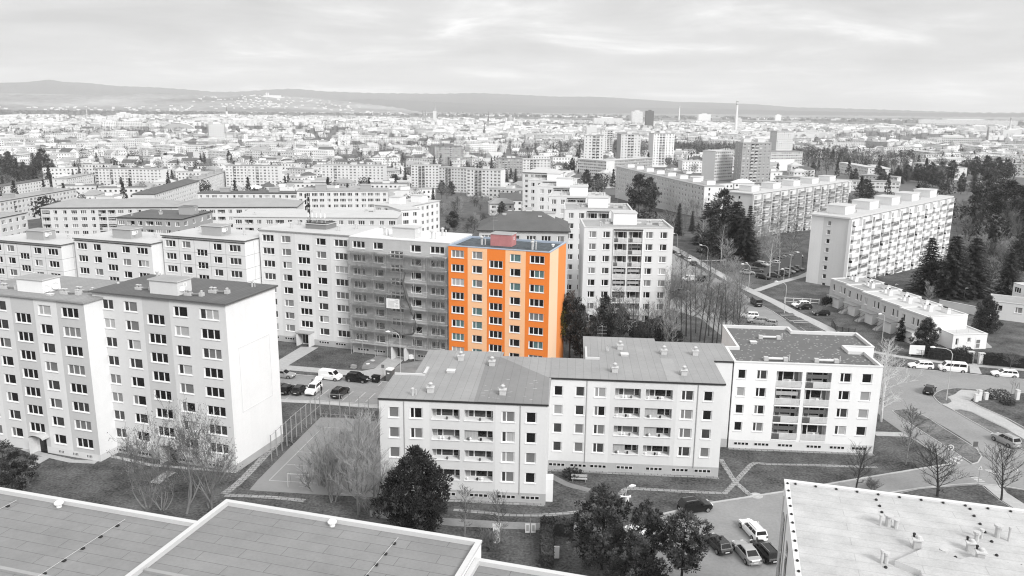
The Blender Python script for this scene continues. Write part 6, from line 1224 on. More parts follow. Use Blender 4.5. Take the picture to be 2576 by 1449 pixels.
# right quarter
mid('long grey slab with eight white roof boxes', TC(2075, 682), TR(165, 832), 12, 19, 6, dict(pitch=4.4, pat=('w1', 'w2')), 'wall_grey', rmat='roof_mid', redge='coping', lifts=8, lw='wall_white', sidewall='wall_white', side={1: {'pitch': 12, 'pat': ('w1',)}}, lift=(5, 5, 2.2))
mid('white office like slab with rows of dark windows', TC(1785, 624), TC(2000, 640), 12, 17, 6, dict(pitch=2.6, pat=('w3',)), 'wall_pale', rmat='roof_light', redge='coping')
mid('dark balconied wing reaching off the white office slab', TC(2002, 640), TC(2350, 616), 12, 15, 5, dict(pitch=3, pat=('w4',)), 'wall_mgrey', rmat='roof_light', redge='coping')
def slab(label, A, B, depth, h, bays, gable, white, boxes, panel):
    a, b = over(*A, h), over(*B, h); z = (a.z + b.z) / 2 - h; a, b = at(*A, z + h), at(*B, z + h); L = (b - a).length; ang = atan2(b.y - a.y, b.x - a.x)
    root = thing('apartment_block', label, 'apartment block', (a.x, a.y, z), ang); mb = MB(); P_ = rect(L, depth); rows = stack(h - 1.0, 8, 2.6, 1.5); s = L / bays
    cols = [(s * (i + .22), s * (i + .22) + 2.6, 'w3', [q - .0 for q in rows], 1.5, {'sill': False}) for i in range(bays)]
    facade(root, mb, P_[0], P_[1], -10, h, cols=cols, wallm=white, glass=[('curtain', 'glass_mid'), ('glass_dark', 'curtain_pale'), ('curtain_pale',), ('curtain_pale', 'curtain'), ('curtain',), ('curtain_pale',), ('glass_mid', 'curtain_pale')])
    facade(root, mb, P_[1], P_[2], -10, h, wallm=white); facade(root, mb, P_[2], P_[3], -10, h, wallm=white)
    facade(root, mb, P_[3], P_[0], -10, h, cols=[(depth * .44, depth * .44 + 1.15, 'w1', rows, 1.3)], bands=[(depth * .33, white), (depth * .7, gable[0]), (depth + 1, gable[1])][:3])
    mb.obj('wall', root); rf = roof(root, P_, h, 'eave', 'roof_light', 'coping_pale', over=.5, t=.45)
    for i in range(bays):
        m = MB(); m.box(s * i - .25, -.9, -3, s * i + .25, -.003, h - .2, white); m.obj('fin', root)
        for k, q in enumerate(rows): balcony(root, (s * (i + .22) + s * .36, 0, q - .95), 0, s * .68, 1.15, panel, rw.randrange(7))
    m = MB(); m.box(L - .5, -.9, -3, L, -.003, h - .2, white); m.obj('fin', root)
    for i in range(boxes):
        x = L * (i + .45) / boxes; m = MB(); w_ = 6.5; m.box(x - w_ / 2, depth * .3, h + .45, x + w_ / 2, depth * .8, h + 2.9, 'wall_white')
        m.v = [(vx + (.35 if vz > h + 1 else -.2) * (1 if vx > x else -1), vy, vz) for vx, vy, vz in m.v]; m.box(x - w_ / 2 - .6, depth * .28, h + 2.91, x + w_ / 2 + .6, depth * .82, h + 3.05, 'coping_pale', 'roof_light'); m.obj('lift_house', root)
        for q in range(3): roof_vent(rf, x + w_ / 2 + 1.5 + q, depth * (.3 + .2 * q), h + .45, .8, 1)
        if i in (1, 3): aerial(root, x + 2, depth * .85, h + .45, 5.5)
    return root
slab('long white eight storey slab with balconies and white roof boxes behind the row houses', (2137, 551), (2395, 496), 11, 22., 12, ('wall_lgrey', 'wall_lgrey'), 'wall_white', 5, 'wall_white')
slab('second long balcony slab behind the birches, with four white roof boxes', (1893, 489), (2134, 456), 12, 21., 12, ('wall_pale', 'wall_pale'), 'wall_pale', 5, 'wall_mgrey')
# row houses stepping along the street
HA = radians(-76); HO = at(2090, 700, 6.5); GH = 'stepped row of flat roofed houses'
HL = ['first row house, farthest up the street', 'second row house down the street, with a porch slab', 'third row house, the middle one of five', 'fourth row house with steps under a porch slab', 'last row house with a white end wall and big chimney']
for i in range(5):
    o_ = loc2((HO.x, HO.y), HA, 7.75 * i, -1.0 * i); w = 7.4 if i < 4 else 8.4; wl = 'wall_grey' if i < 4 else 'wall_lgrey'
    up = [3.6]; r, rf = house(HL[i] + ', flat roofed', o_, HA, rect(w + .34, 10.5), 6.5, {0: dict(cols=[(1.0, 2.1, 'w2', up, 1.7), (4.2, 5.0, 'w1', up, 1.7), (5.6, 6.4, 'w1', up, 1.7)], wallm=wl), 1: dict(wallm='wall_pale' if i < 4 else 'wall_white')}, rstyle='parapet', rmat=('roof_mid', 'roof_mid', 'roof_light', 'roof_light', 'roof_light')[i], redge='coping_pale', drop=.2, cat='row house', name='row_house', group=GH)
    m = MB(); m.box(2.2, -2.4, 2.5, 7.0, .2, 2.68, 'wall_mgrey', 'roof_mid'); m.obj('porch_roof', r)
    m = MB(); m.box(4.4, -2.1, -.2, 7.1, -.004, 2.49, 'wall_lgrey' if i < 4 else 'wall_pale'); m.obj('porch', r); m = MB(); m.box(3.2, -.04, .2, 4.2, -.005, 2.3, 'wall_dark'); m.obj('door', r)
    m = MB()
    for k in range(6): m.box(3.0, -2.2 - .32 * k, -.1, 4.3, -1.9 - .32 * k, 1.1 - .18 * k, 'plinth')
    m.obj('steps', r); m = MB()
    for x in (2.95, 4.35): m.beam((x, -2., 2.), (x, -3.9, .9), .05, .06, 'bark_dark'); m.beam((x, -3.9, 0), (x, -3.9, .9), .05, .05, 'bark_dark')
    m.obj('handrail', r)
    for x, y, w_, d_, h_ in ((3.4, 4.2, 1.0, .9, 1.3), (4.6, 7, 2., .9, .9), (1.2, 5., .6, .6, .8)): m = MB(); m.box(x, y, 6.3, x + w_, y + d_, 6.3 + h_, 'wall_white'); m.box(x - .08, y - .08, 6.301 + h_, x + w_ + .08, y + d_ + .08, 6.42 + h_, 'coping'); [m.lathe([(.1, 0), (.1, .3)], (x + .25 + .3 * k, y + .4, 6.43 + h_), 6, 'pipe_dark') for k in range(int(w_ / .4))]; m.obj('chimney', rf)
    m = MB(); m.box(-.02, -.12, 6.2, w, -.003, 6.34, 'coping_pale'); m.obj('gutter', r)
a, b = at(*T6(2045, 992), 3.4), at(*T6(2303, 985), 3.4); an = atan2(b.y - a.y, b.x - a.x); Lx = (b - a).length
r, rf = house('white single storey flat annex with a glazed door behind the long hedge', (a.x, a.y), an, rect(Lx, 8), 3.4, {0: dict(cols=[(Lx * .08, Lx * .17, 'w1', [1.], 1.5), (Lx * .42, Lx * .53, 'w1', [1.6], 1.)]), 3: dict(cols=[(2, 3, 'w1', [1.], 1.2)])}, wallm='wall_white', rstyle='parapet', rmat='roof_light', redge='coping_pale', drop=.2, cat='house', name='house')
m = MB(); m.box(Lx * .67, -.06, .2, Lx * .82, -.004, 2.7, 'frame'); m.box(Lx * .69, -.07, .3, Lx * .8, -.061, 1.2, 'blind_grey'); m.box(Lx * .69, -.07, 1.3, Lx * .8, -.061, 2.1, 'curtain'); m.obj('door', r); m = MB()
for x in (Lx * .1, Lx * .45): m.tube([(x, .3, 3.4), (x, .3, 4.6)], [.03, .03], 5, 'post_pale')
m.beam((Lx * .1, .3, 4.6), (Lx * .45, .3, 4.6), .05, .05, 'post_pale'); m.obj('roof_rail', r)
m = MB(); 
for k in range(5): m.box(Lx + .05 + .35 * k, .4, 0 if k > 3 else 0, Lx + .4 + .35 * k, 2, 1.4 - .28 * k, 'plinth')
m.obj('steps', r)
# low houses at the edge behind the row
mid('low white flat roofed house with a walled yard behind the dark cone conifer', T6(2320, 735), T6(2620, 770), 9, 4.5, 1, dict(pitch=5, pat=('w2',)), 'wall_pale', 'parapet', 'roof_mid', 'coping', cat='house', name='house')
mid('low white wall like building beside the lone spruce', T6(2500, 600), T6(2640, 640), 9, 7, 2, dict(pitch=4), 'wall_white', 'parapet', 'roof_light', 'coping', cat='house', name='house')
b0 = [at(*p, 0) for p in (T6(1930, 790), T6(2210, 845))]; o = thing('garden_wall', 'long low pale garden wall behind the row houses', 'wall', b0[0]); d = b0[1] - b0[0]; m = MB(); m.box(0, 0, 0, d.length, .3, 2.1, 'wall_lgrey'); m.box(-.05, -.05, 2.101, d.length + .05, .35, 2.2, 'coping'); m.obj('wall', o, rz=atan2(d.y, d.x))
# towers
GTW = 'pale tower blocks'
for A, B, l, wl, sd_ in ((TC(1835, 445), TC(1982, 447), 'pale tower block first from the white office slab', 'wall_pale', 'wall_lgrey'), (TC(2113, 437), TC(2262, 438), 'grey tower block in the middle of the tower line', 'wall_lgrey', 'wall_mgrey'), (TC(2358, 431), TC(2517, 432), 'white tower block third in the tower line', 'wall_white', 'wall_lgrey'), (TC(1965, 406), TC(2050, 407), 'pale tower block standing behind the first one', 'wall_pale', 'wall_lgrey')): mid(l, A, B, 16, 36, 12, dict(pitch=3.6, pat=('w1', 'w2'), ph=2.9, lg=(2, 3), full=True), wl, z0=-13 if 'behind' not in l else -16, rmat='roof_mid', lifts=1, lw=wl, group=GTW, sidewall=sd_)
mid('big grey twelve storey tower with white loggias and aerials', TR(455, 502), TR(672, 503), 15, 36, 12, dict(lg=(2, 3), full=True, pitch=3.8, ph=2.9), 'wall_mgrey', rmat='roof_mid', redge='coping', side={3: {'pitch': 5, 'pat': ('w1', 'w2')}}, lifts=2, lift=(7, 6, 3), lw='wall_lgrey', sidewall='wall_mgrey', z0=-14.5)
mid('narrow tower with a glass flank behind the big grey tower', TR(250, 566), TR(385, 560), 14, 28, 9, dict(pitch=3, pat=('w3',)), 'wall_lgrey', rmat='roof_light', redge='coping', z0=-15)
mid('grey tower block with pale panels beyond the big grey tower', TR(715, 416), TR(840, 416), 14, 36, 12, dict(pitch=3.2, pat=('w2',), ph=2.9), 'wall_lgrey', rmat='roof_light', sidewall='wall_grey', z0=-13.5, side={3: {'pitch': 5, 'pat': ('w1',)}})
r, rf, L = mid('long office slab carrying a blank white billboard wall', TR(655, 570), TR(908, 568), 12, 20, 6, dict(pitch=3, pat=('w3',)), 'wall_grey', rmat='roof_mid'); m = MB(); m.box(.5, -.3, -2, L * .76, -.003, 11.5, 'white_paint'); m.obj('billboard', r)
# slabs and schools to the right of the towers
for l, A, B, d, h, n, wl, kw in [('low school like slab behind the balcony slab roof boxes', TR(700, 755), TR(1240, 790), 12, 10, 3, 'wall_pale', dict(pitch=3.5)), ('long low school wing with a dark roof', TR(1255, 790), TR(1640, 800), 12, 8, 2, 'wall_lgrey', dict(pitch=3, pat=('w3',))), ('small flat school annex above the long wing', TR(1275, 740), TR(1622, 762), 10, 8, 2, 'wall_grey', dict(pitch=3)), ('long pale office slab in front of the far town', TR(1118, 500), TR(1380, 500), 12, 14, 4, 'wall_pale', dict(pitch=4, pat=('w4',))), ('grey office block with tall windows in front of the far town', TR(1376, 490), TR(1548, 500), 14, 15, 4, 'wall_mgrey', dict(pitch=3, pat=('w1',))), ('white slab with a pale hipped roof', TR(1252, 553), TR(1500, 553), 12, 11, 3, 'wall_white', dict(pitch=3.5)), ('grey slab with a white gable on the tree line', TR(1680, 556), TR(1868, 578), 12, 13, 4, 'wall_grey', dict(pitch=4)), ('pale villa with stacked balconies', TR(1175, 650), TR(1400, 690), 11, 10, 3, 'wall_lgrey', dict(pitch=3.6)), ('white cube villa beside the stacked balconies', TR(1395, 668), TR(1500, 700), 10, 8, 2, 'wall_white', dict(pitch=4)), ('pale slab sunk in the dark pine wood', TR(1740, 652), TR(2060, 690), 12, 12, 4, 'wall_grey', dict(pitch=4)), ('white gabled slab behind the dark pine wood', TR(1870, 632), TR(2140, 622), 12, 11, 3, 'wall_pale', dict(pitch=4)), ('pale slab half hidden by pines at the edge of the view', TR(2316, 655), TR(2600, 668), 12, 13, 4, 'wall_pale', dict(pitch=4, pat=('w3', 'w2'))), ('long grey slab above the pine wood', TR(2190, 602), TR(2480, 612), 12, 11, 3, 'wall_lgrey', dict(pitch=4)), ('dark glazed office at the very edge of the view', TR(2500, 490), TR(2620, 490), 14, 16, 5, 'wall_dgrey', dict(pitch=3, pat=('w4',))), ('low brown house wall among bare trees on the slope', TR(2180, 800), TR(2340, 800), 8, 4, 1, 'wall_grey', dict(pitch=6)), ('white four storey house with small square windows near the glass tower', TR(0, 640), TR(150, 640), 12, 12, 4, 'wall_white', dict(pitch=3, pat=('w1',))), ('flat roofed pale house below the long grey slab roof boxes', TR(640, 640), TR(640 + 90, 644), 10, 8, 2, 'wall_pale', dict(pitch=4))]: mid(l, A, B, d, h, n, kw, wl, rmat='roof_light' if 'white' in l or 'pale' in l else 'roof_mid', pitch_roof=1.8 if 'hipped' in l or 'gable' in l else 0, side={1: {'pitch': 5, 'pat': ('w1',)}}, sidewall='wall_pale')
# ------------------------------------------------------------------ hills round the plain
def ridge(name, dist, sky_, front, m_, back=2500, seed=1, bump_=.0):
    R = random.Random(seed); m = MB(); xs = list(range(-500, 3100, 12)); rows = 9
    def yy(x):
        for (a, ya), (b, yb) in zip(sky_, sky_[1:]):
            if a <= x <= b: return ya + (yb - ya) * (x - a) / (b - a)
        return sky_[0][1] if x < sky_[0][0] else sky_[-1][1]
    for x in xs:
        d = ray(x, yy(x) + bump_ * (sin(x * .31) + sin(x * .83 + 1)) ); n = hypot(d.x, d.y); zt = CAM_H + dist * d.z / n; ux, uy = d.x / n, d.y / n
        for k in range(rows):
            f = k / (rows - 1); dd = dist - front * (1 - f); z = -32 + (zt + 32) * (f ** 1.3) * (1 + .04 * sin(x * .021 * (k + 1) + k) * (f < 1)); m.v.append((ux * dd, uy * dd, z))
        m.v.append((ux * (dist + back), uy * (dist + back), -34))
    c = rows + 1
    for i in range(len(xs) - 1):
        for k in range(rows): m.f.append((i * c + k, (i + 1) * c + k, (i + 1) * c + k + 1, i * c + k + 1)); m.m.append(m_)
    RG[dist] = (m, len(xs), c); return struct(name, m, smooth=True)
RG = {}
ridge('hills', 13500, [(-500, 212), (0, 208), (60, 207), (125, 200), (160, 206), (215, 208), (290, 216), (380, 219), (470, 225), (540, 231), (600, 231), (680, 225), (740, 223), (820, 230), (940, 234), (1100, 236), (1200, 234), (1300, 238), (1400, 243), (1500, 243), (1600, 249), (1700, 256), (1800, 258), (1900, 262), (2000, 270), (2100, 272), (2200, 275), (2350, 280), (2450, 283), (3100, 286)], 3500, 'hill_wood', seed=2, bump_=.5)
ridge('hills', 9600, [(-500, 236), (0, 234), (200, 238), (380, 234), (480, 238), (560, 240), (640, 236), (700, 240), (780, 246), (880, 256), (980, 268), (1060, 280), (3100, 300)], 2300, 'hill_field', seed=3, bump_=.6)
ridge('hills', 10800, [(-500, 262), (700, 262), (860, 252), (930, 249), (1060, 254), (1180, 260), (1300, 264), (1450, 268), (1600, 271), (1800, 273), (2000, 279), (2300, 284), (3100, 290)], 2000, 'hill_wood', seed=4, bump_=.4)

# fields and wood belts on the plain before the hills
RF = random.Random(12)
def far_patch(name, px0, px1, d0, d1, m_, z=.6):
    m = MB(); n = 8; lo = []; hi = []
    for k in range(n + 1):
        x = px0 + (px1 - px0) * k / n; d = ray(x, 300); l = hypot(d.x, d.y); w = 1 + .02 * sin(k * 1.7 + px0); lo.append((d.x / l * d0 * w, d.y / l * d0 * w, -30 + z)); hi.append((d.x / l * d1 * w, d.y / l * d1 * w, -30 + z))
    m.poly(lo + hi[::-1], m_); return struct(name, m)
mat('field_pale', .34, noise=.1, scale=.002); mat('field_mid', .2, noise=.15, scale=.002); mat('field_dark', .1, noise=.2, scale=.002)
zz_ = .6
for i in range(46):
    x0 = RF.uniform(-250, 2500); d0 = RF.uniform(5300, 9800); far_patch('field', x0, x0 + RF.uniform(90, 420), d0, d0 * RF.uniform(1.05, 1.22), RF.choice(['field_pale', 'field_pale', 'field_mid', 'field_dark']), zz_); zz_ += .06
def belt(label, px0, px1, d0, d1, h, n):
    m = MB()
    for _ in range(n):
        d = ray(RF.uniform(px0, px1), 300); l = hypot(d.x, d.y); q = RF.uniform(d0, d1); s = RF.uniform(14, 30); x, y = d.x / l * q, d.y / l * q; zb = -32; hh = h * RF.uniform(.6, 1.2); an = RF.uniform(0, 3)
        pts = [(x + s * cos(an + a) * RF.uniform(.7, 1.2), y + s * sin(an + a) * RF.uniform(.7, 1.2)) for a in (0, 1.05, 2.1, 3.14, 4.19, 5.2)]
        for a, b in zip(pts, pts[1:] + pts[:1]): m.poly([(*a, zb), (*b, zb), ((b[0] * 2 + x) / 3, (b[1] * 2 + y) / 3, zb + hh), ((a[0] * 2 + x) / 3, (a[1] * 2 + y) / 3, zb + hh)], 'needle_pale' if RF.random() < .5 else 'twig_dark')
        m.poly([((a[0] * 2 + x) / 3, (a[1] * 2 + y) / 3, zb + hh) for a in pts], 'twig_dark')
    tag(struct('far_wood_belt', m, 'stuff'), label, 'woodland')
belt('grey wood belt on the plain below the hills', -200, 620, 5900, 6900, 20, 520); belt('dark wood belt across the plain towards the flat horizon', 1100, 2750, 6200, 8600, 18, 620); belt('thin grey wood belt in the middle of the plain', 500, 1200, 6300, 7300, 16, 260)

m_, nx_, c_ = RG[9600]; hv = MB(); RV = random.Random(8)
for _ in range(210):
    px = RV.choice([RV.gauss(600, 70), RV.gauss(820, 90), RV.gauss(250, 160), RV.gauss(680, 40)]); f = RV.uniform(.3, .95) if 480 < px < 900 else RV.uniform(.15, .4); i = max(0, min(nx_ - 2, int((px + 500) / 12))); k = min(7, int(f * 8)); t_ = f * 8 - k; p = Vector(m_.v[i * c_ + k]).lerp(Vector(m_.v[i * c_ + k + 1]), t_).lerp(Vector(m_.v[(i + 1) * c_ + k]), RV.random())
    w = RV.uniform(5, 15); hv.box(p.x - w, p.y, p.z - 12, p.x + w, p.y + 12, p.z + RV.uniform(6, 11), 'wall_white', 'roof_light')
tag(struct('hill_village', hv, 'stuff'), 'white dots of villages on the hill slopes', 'village')
# ------------------------------------------------------------------ landmarks of the town
def hexa(o, name, prof, n=8, m='wall_lgrey', at_=(0, 0, 0)):
    k = MB(); k.lathe(prof, at_, n, m); return k.obj(name, o)
def spire_at(label, name, x, yt, yb, w, m='wall_mgrey', mr='roof_dark', cat='church', shaft=.5):
    b, h = tall(x, yt, x, yb); o = thing(name, label, cat, b); k = MB(); k.box(-w, -w, -4, w, w, h * shaft, m); k.obj('tower', o)
    k = MB(); k.lathe([(w * 1.25, h * shaft + .02), (w * .55, h * (shaft + .18)), (w * .3, h * .85), (.15, h)], (0, 0, 0), 8, mr); k.obj('spire', o); return o, b, h
b, h = tall(1087, 252, 1089, 308); o = thing('cathedral', 'grey cathedral with one tall spire and two lower front spires', 'church', b); k = MB(); k.box(-9, -30, -4, 9, 26, h * .2, 'wall_grey'); k.obj('nave', o)
k = MB(); k.poly([(-11, -30, h * .2), (11, -30, h * .2), (0, -30, h * .42)], 'roof_mid'); k.poly([(11, -30, h * .2), (11, 26, h * .2), (0, 26, h * .42), (0, -30, h * .42)], 'roof_dark'); k.poly([(-11, 26, h * .2), (-11, -30, h * .2), (0, -30, h * .42), (0, 26, h * .42)], 'roof_dark'); k.obj('roof', o)
k = MB(); k.box(4, -32, -4, 20, -18, h * .52, 'wall_pale'); k.lathe([(9, h * .52), (5, h * .62), (2.6, h * .8), (.2, h)], (12, -25, 0), 8, 'wall_mgrey'); k.obj('tall_spire', o)
for dx in (-46, -34): k = MB(); k.box(dx - 4, -28, -4, dx + 4, -20, h * .3, 'wall_mgrey'); k.lathe([(5, h * .3), (2.5, h * .42), (.2, h * .56)], (dx, -24, 0), 8, 'wall_dgrey'); k.obj('front_spire', o)
o, b, h = spire_at('church with two slim dark spires beside the cathedral', 'church', 1131, 281, 302, 4, shaft=.35); k = MB(); k.box(11, -4, -4, 19, 4, h * .35, 'wall_mgrey'); k.lathe([(5, h * .35), (2.4, h * .55), (.2, h)], (15, 0, 0), 8, 'roof_dark'); k.obj('spire', o); k = MB(); k.box(-4, 4.1, -4, 30, 24, 9, 'wall_pale', 'roof_mid'); k.obj('nave', o)
spire_at('needle thin dark church spire between cathedral and domed church', 'church', 1228, 279, 322, 3.4, shaft=.4); spire_at('dark pointed spire before the needle thin one', 'church', 1218, 309, 338, 3.6, 'wall_dgrey', shaft=.25); spire_at('dark pyramid roofed tower in the old town', 'church', 949, 310, 326, 5, 'wall_mgrey', shaft=.1)
o, b, h = spire_at('white church tower with an onion spire on the town edge', 'church', 571, 264, 293, 5, 'wall_white', shaft=.45); k = MB(); k.box(-50, 6, -4, 40, 28, 16, 'wall_white', 'roof_mid'); k.obj('nave', o)
b, h = tall(1283, 288, 1283, 318); o = thing('domed_church', 'domed baroque church between the old town roofs', 'church', b); k = MB(); k.box(-18, -14, -4, 18, 20, h * .45, 'wall_white'); k.obj('nave', o); k = MB(); k.lathe([(12, h * .45), (12, h * .6), (10, h * .75), (4, h * .85), (3, h * .92), (.3, h)], (0, 0, 0), 12, 'wall_mgrey'); k.obj('dome', o)
for dx in (-17, 17): k = MB(); k.lathe([(3.5, h * .45), (3.5, h * .62), (2.6, h * .7), (.2, h * .8)], (dx, -12, 0), 8, 'wall_lgrey'); k.obj('turret', o)
b, h = tall(1107, 300, 1107, 322); o = thing('bell_tower', 'stout white bell tower in front of the cathedral', 'tower', b); k = MB(); k.box(-9, -9, -4, 9, 9, h, 'wall_white'); k.obj('tower', o); k = MB(); k.lathe([(13, h + .02), (.5, h + 6)], (0, 0, 0), 4, 'roof_mid'); k.obj('roof', o)
def chimney(label, x, yt, xb, yb, r, m='wall_white'):
    b, h = tall(x, yt, xb, yb); o = thing('factory_chimney', label, 'chimney', b); k = MB(); k.lathe([(r * 1.25, -4), (r, h * .5), (r * .85, h)], (0, 0, 0), 14, m); k.obj('shaft', o)
    k = MB(); [k.lathe([(r * 1.02, h * f), (r * 1.0, h * f + 5)], (0, 0, 0), 14, 'wall_mgrey') for f in (.86, .94)]; k.obj('band', o)
chimney('tallest factory chimney, white, standing over the town', 1853.5, 253, 1850, 330, 4.2); chimney('thinner white factory chimney near the dark glass tower', 1709, 265, 1708, 303, 3.4); chimney('thin grey chimney on the town edge', 219, 272, 219, 292, 2.6, 'wall_grey'); chimney('grey chimney by the white boiler house', 2541, 297, 2538, 338, 3, 'wall_lgrey'); chimney('dark obelisk like chimney among low roofs', 2485, 321, 2482, 358, 2.6, 'wall_dgrey')
def tower(label, x0, x1, yt, yb, wall, dep=.8, win=True, name='tower_block', roofm='roof_light', cat='tower block'):
    b, h = tall((x0 + x1) / 2, yt, (x0 + x1) / 2, yb); q = gnd(x1, yb); w = (q - b).length; o = thing(name, label, cat, b, -atan2(b.x, b.y) + .15); k = MB(); k.box(-w, 0, -6, w, 2 * w * dep, h, wall, roofm); k.obj('wall', o)
    if win:
        n = max(3, int(h / 4.)); c = max(4, int(w / 2.2)); k = MB()
        for i in range(n):
            z = h * (i + .45) / n
            for j in range(c): x = -w + 2 * w * (j + .25) / c; k.poly([(x, -.06, z), (x + w / c, -.06, z), (x + w / c, -.06, z + h * .4 / n), (x, -.06, z + h * .4 / n)], 'glass_mid')
        k.obj('window_grid', o)
    k = MB(); k.box(-w * .4, w * .4, h + .02, w * .4, w * 1.1, h + 4, wall); k.obj('roof_box', o); return o
tower('dark glass office tower standing over the town', 1626, 1642, 279, 322, 'wall_dark', 1.2, True, roofm='roof_dark'); tower('white hotel like tower beside the dark glass tower', 1592, 1614, 280, 312, 'wall_white'); tower('white silo block between two chimneys', 1762, 1783, 287, 304, 'wall_white', win=False, name='silo', cat='silo'); tower('small white silo past the tallest chimney', 1953, 1962, 289, 304, 'wall_white', win=False, name='silo', cat='silo'); tower('white boiler house beside the grey chimney', 2529, 2560, 327, 347, 'wall_white', win=False, name='boiler_house', cat='factory'); tower('white block with a blank front and a dark base on the left town edge'.replace('left ', ''), 528, 566, 312, 356, 'wall_pale', .6); tower('wide white hospital block on the far town edge', 295, 330, 284, 296, 'wall_white', .5); tower('long white block with window rows before the stadium arch', 297, 360, 305, 327, 'wall_pale', .3); tower('white slab left of the long window row block'.replace('left of', 'next to'), 258, 296, 306, 327, 'wall_white', .3); tower('long white housing slab in front of the white church tower', 560, 662, 302, 316, 'wall_white', .15); tower('long white housing slab far out on the plain', 2367, 2500, 302, 313, 'wall_white', .12); tower('second white housing slab on the plain', 2440, 2490, 318, 331, 'wall_white', .2); tower('dark square warehouse on the plain', 2247, 2266, 304, 316, 'wall_dgrey', .8, False, 'warehouse', cat='warehouse'); tower('pale housing block row near the obelisk like chimney', 2350, 2450, 346, 362, 'wall_lgrey', .2); tower('wide white office block before the white hotel tower', 1500, 1560, 297, 312, 'wall_white', .3); tower('white tall block beside the tallest chimney', 1854, 1864, 298, 318, 'wall_white', .8); tower('pale gabled hall behind the first tower block', 1476, 1500, 320, 345, 'wall_lgrey', .9, False, 'hall', 'roof_mid', 'hall')
b, h = tall(450, 309, 450, 331); q = gnd(492, 331); w = (q - b).length; o = thing('stadium', 'white stadium hall under a curved arch roof', 'stadium', b, .35); k = MB(); n = 16
for j in range(n):
    A, B = pi * j / n, pi * (j + 1) / n; k.poly([(-w * cos(A), 0, h * sin(A)), (-w * cos(B), 0, h * sin(B)), (-w * cos(B), 60, h * sin(B)), (-w * cos(A), 60, h * sin(A))], 'roof_white')
k.poly([(-w * cos(pi * j / n), 0.5, h * .93 * sin(pi * j / n)) for j in range(n + 1)], 'wall_mgrey'); k.obj('arch_roof', o); k = MB(); k.box(-w * 1.4, -25, -4, w * 1.2, -.5, h * .35, 'wall_white', 'roof_light'); k.obj('wing', o)
d = ray(680, 241); n_ = hypot(d.x, d.y); D = 9300; o = thing('basilica', 'tiny white hilltop basilica with two towers', 'church', (d.x / n_ * D, d.y / n_ * D, CAM_H + D * d.z / n_ - 12)); k = MB(); k.box(-75, 0, -30, 110, 30, 18, 'wall_white', 'roof_light'); k.obj('wing', o)
for dx in (-42, -22): k = MB(); k.box(dx - 6, -4, -20, dx + 6, 8, 40, 'wall_white'); k.lathe([(8, 40.1), (3, 48), (.3, 56)], (dx, 2, 0), 8, 'roof_light'); k.obj('tower', o)

# ------------------------------------------------------------------ the town and its trees
OCC = []
for o_ in list(COL.objects):
    if o_.parent is None and o_.get('L'):
        for t_ in range(0, int(o_['L']) + 1, 9):
            for dd in (4, 12): p = o_.location + Vector((cos(o_.rotation_euler.z) * t_ - sin(o_.rotation_euler.z) * dd, sin(o_.rotation_euler.z) * t_ + cos(o_.rotation_euler.z) * dd, 0)); OCC.append((p.x, p.y, 15))
        del o_['L']
    elif o_.parent is None and o_.get('category') in ('church', 'tower block', 'silo', 'stadium', 'factory', 'apartment block') and o_.location.length > 240: OCC.append((o_.location.x, o_.location.y, 26))
CELL = {}
for x, y, r in OCC: CELL.setdefault((int(x // 60), int(y // 60)), []).append((x, y, r))
def free(x, y, r=8):
    i, j = int(x // 60), int(y // 60)
    for a in (-1, 0, 1):
        for c in (-1, 0, 1):
            for q in CELL.get((i + a, j + c), ()):
                if hypot(x - q[0], y - q[1]) < r + q[2]: return False
    return True
def take(x, y, r): CELL.setdefault((int(x // 60), int(y // 60)), []).append((x, y, r))
def to_px(p):
    q = Vector(p) - Vector((0, 0, CAM_H)); k = q.dot(_f); return 1288 + FOC * q.dot(_R) / k, 724.5 - FOC * q.dot(_U) / k
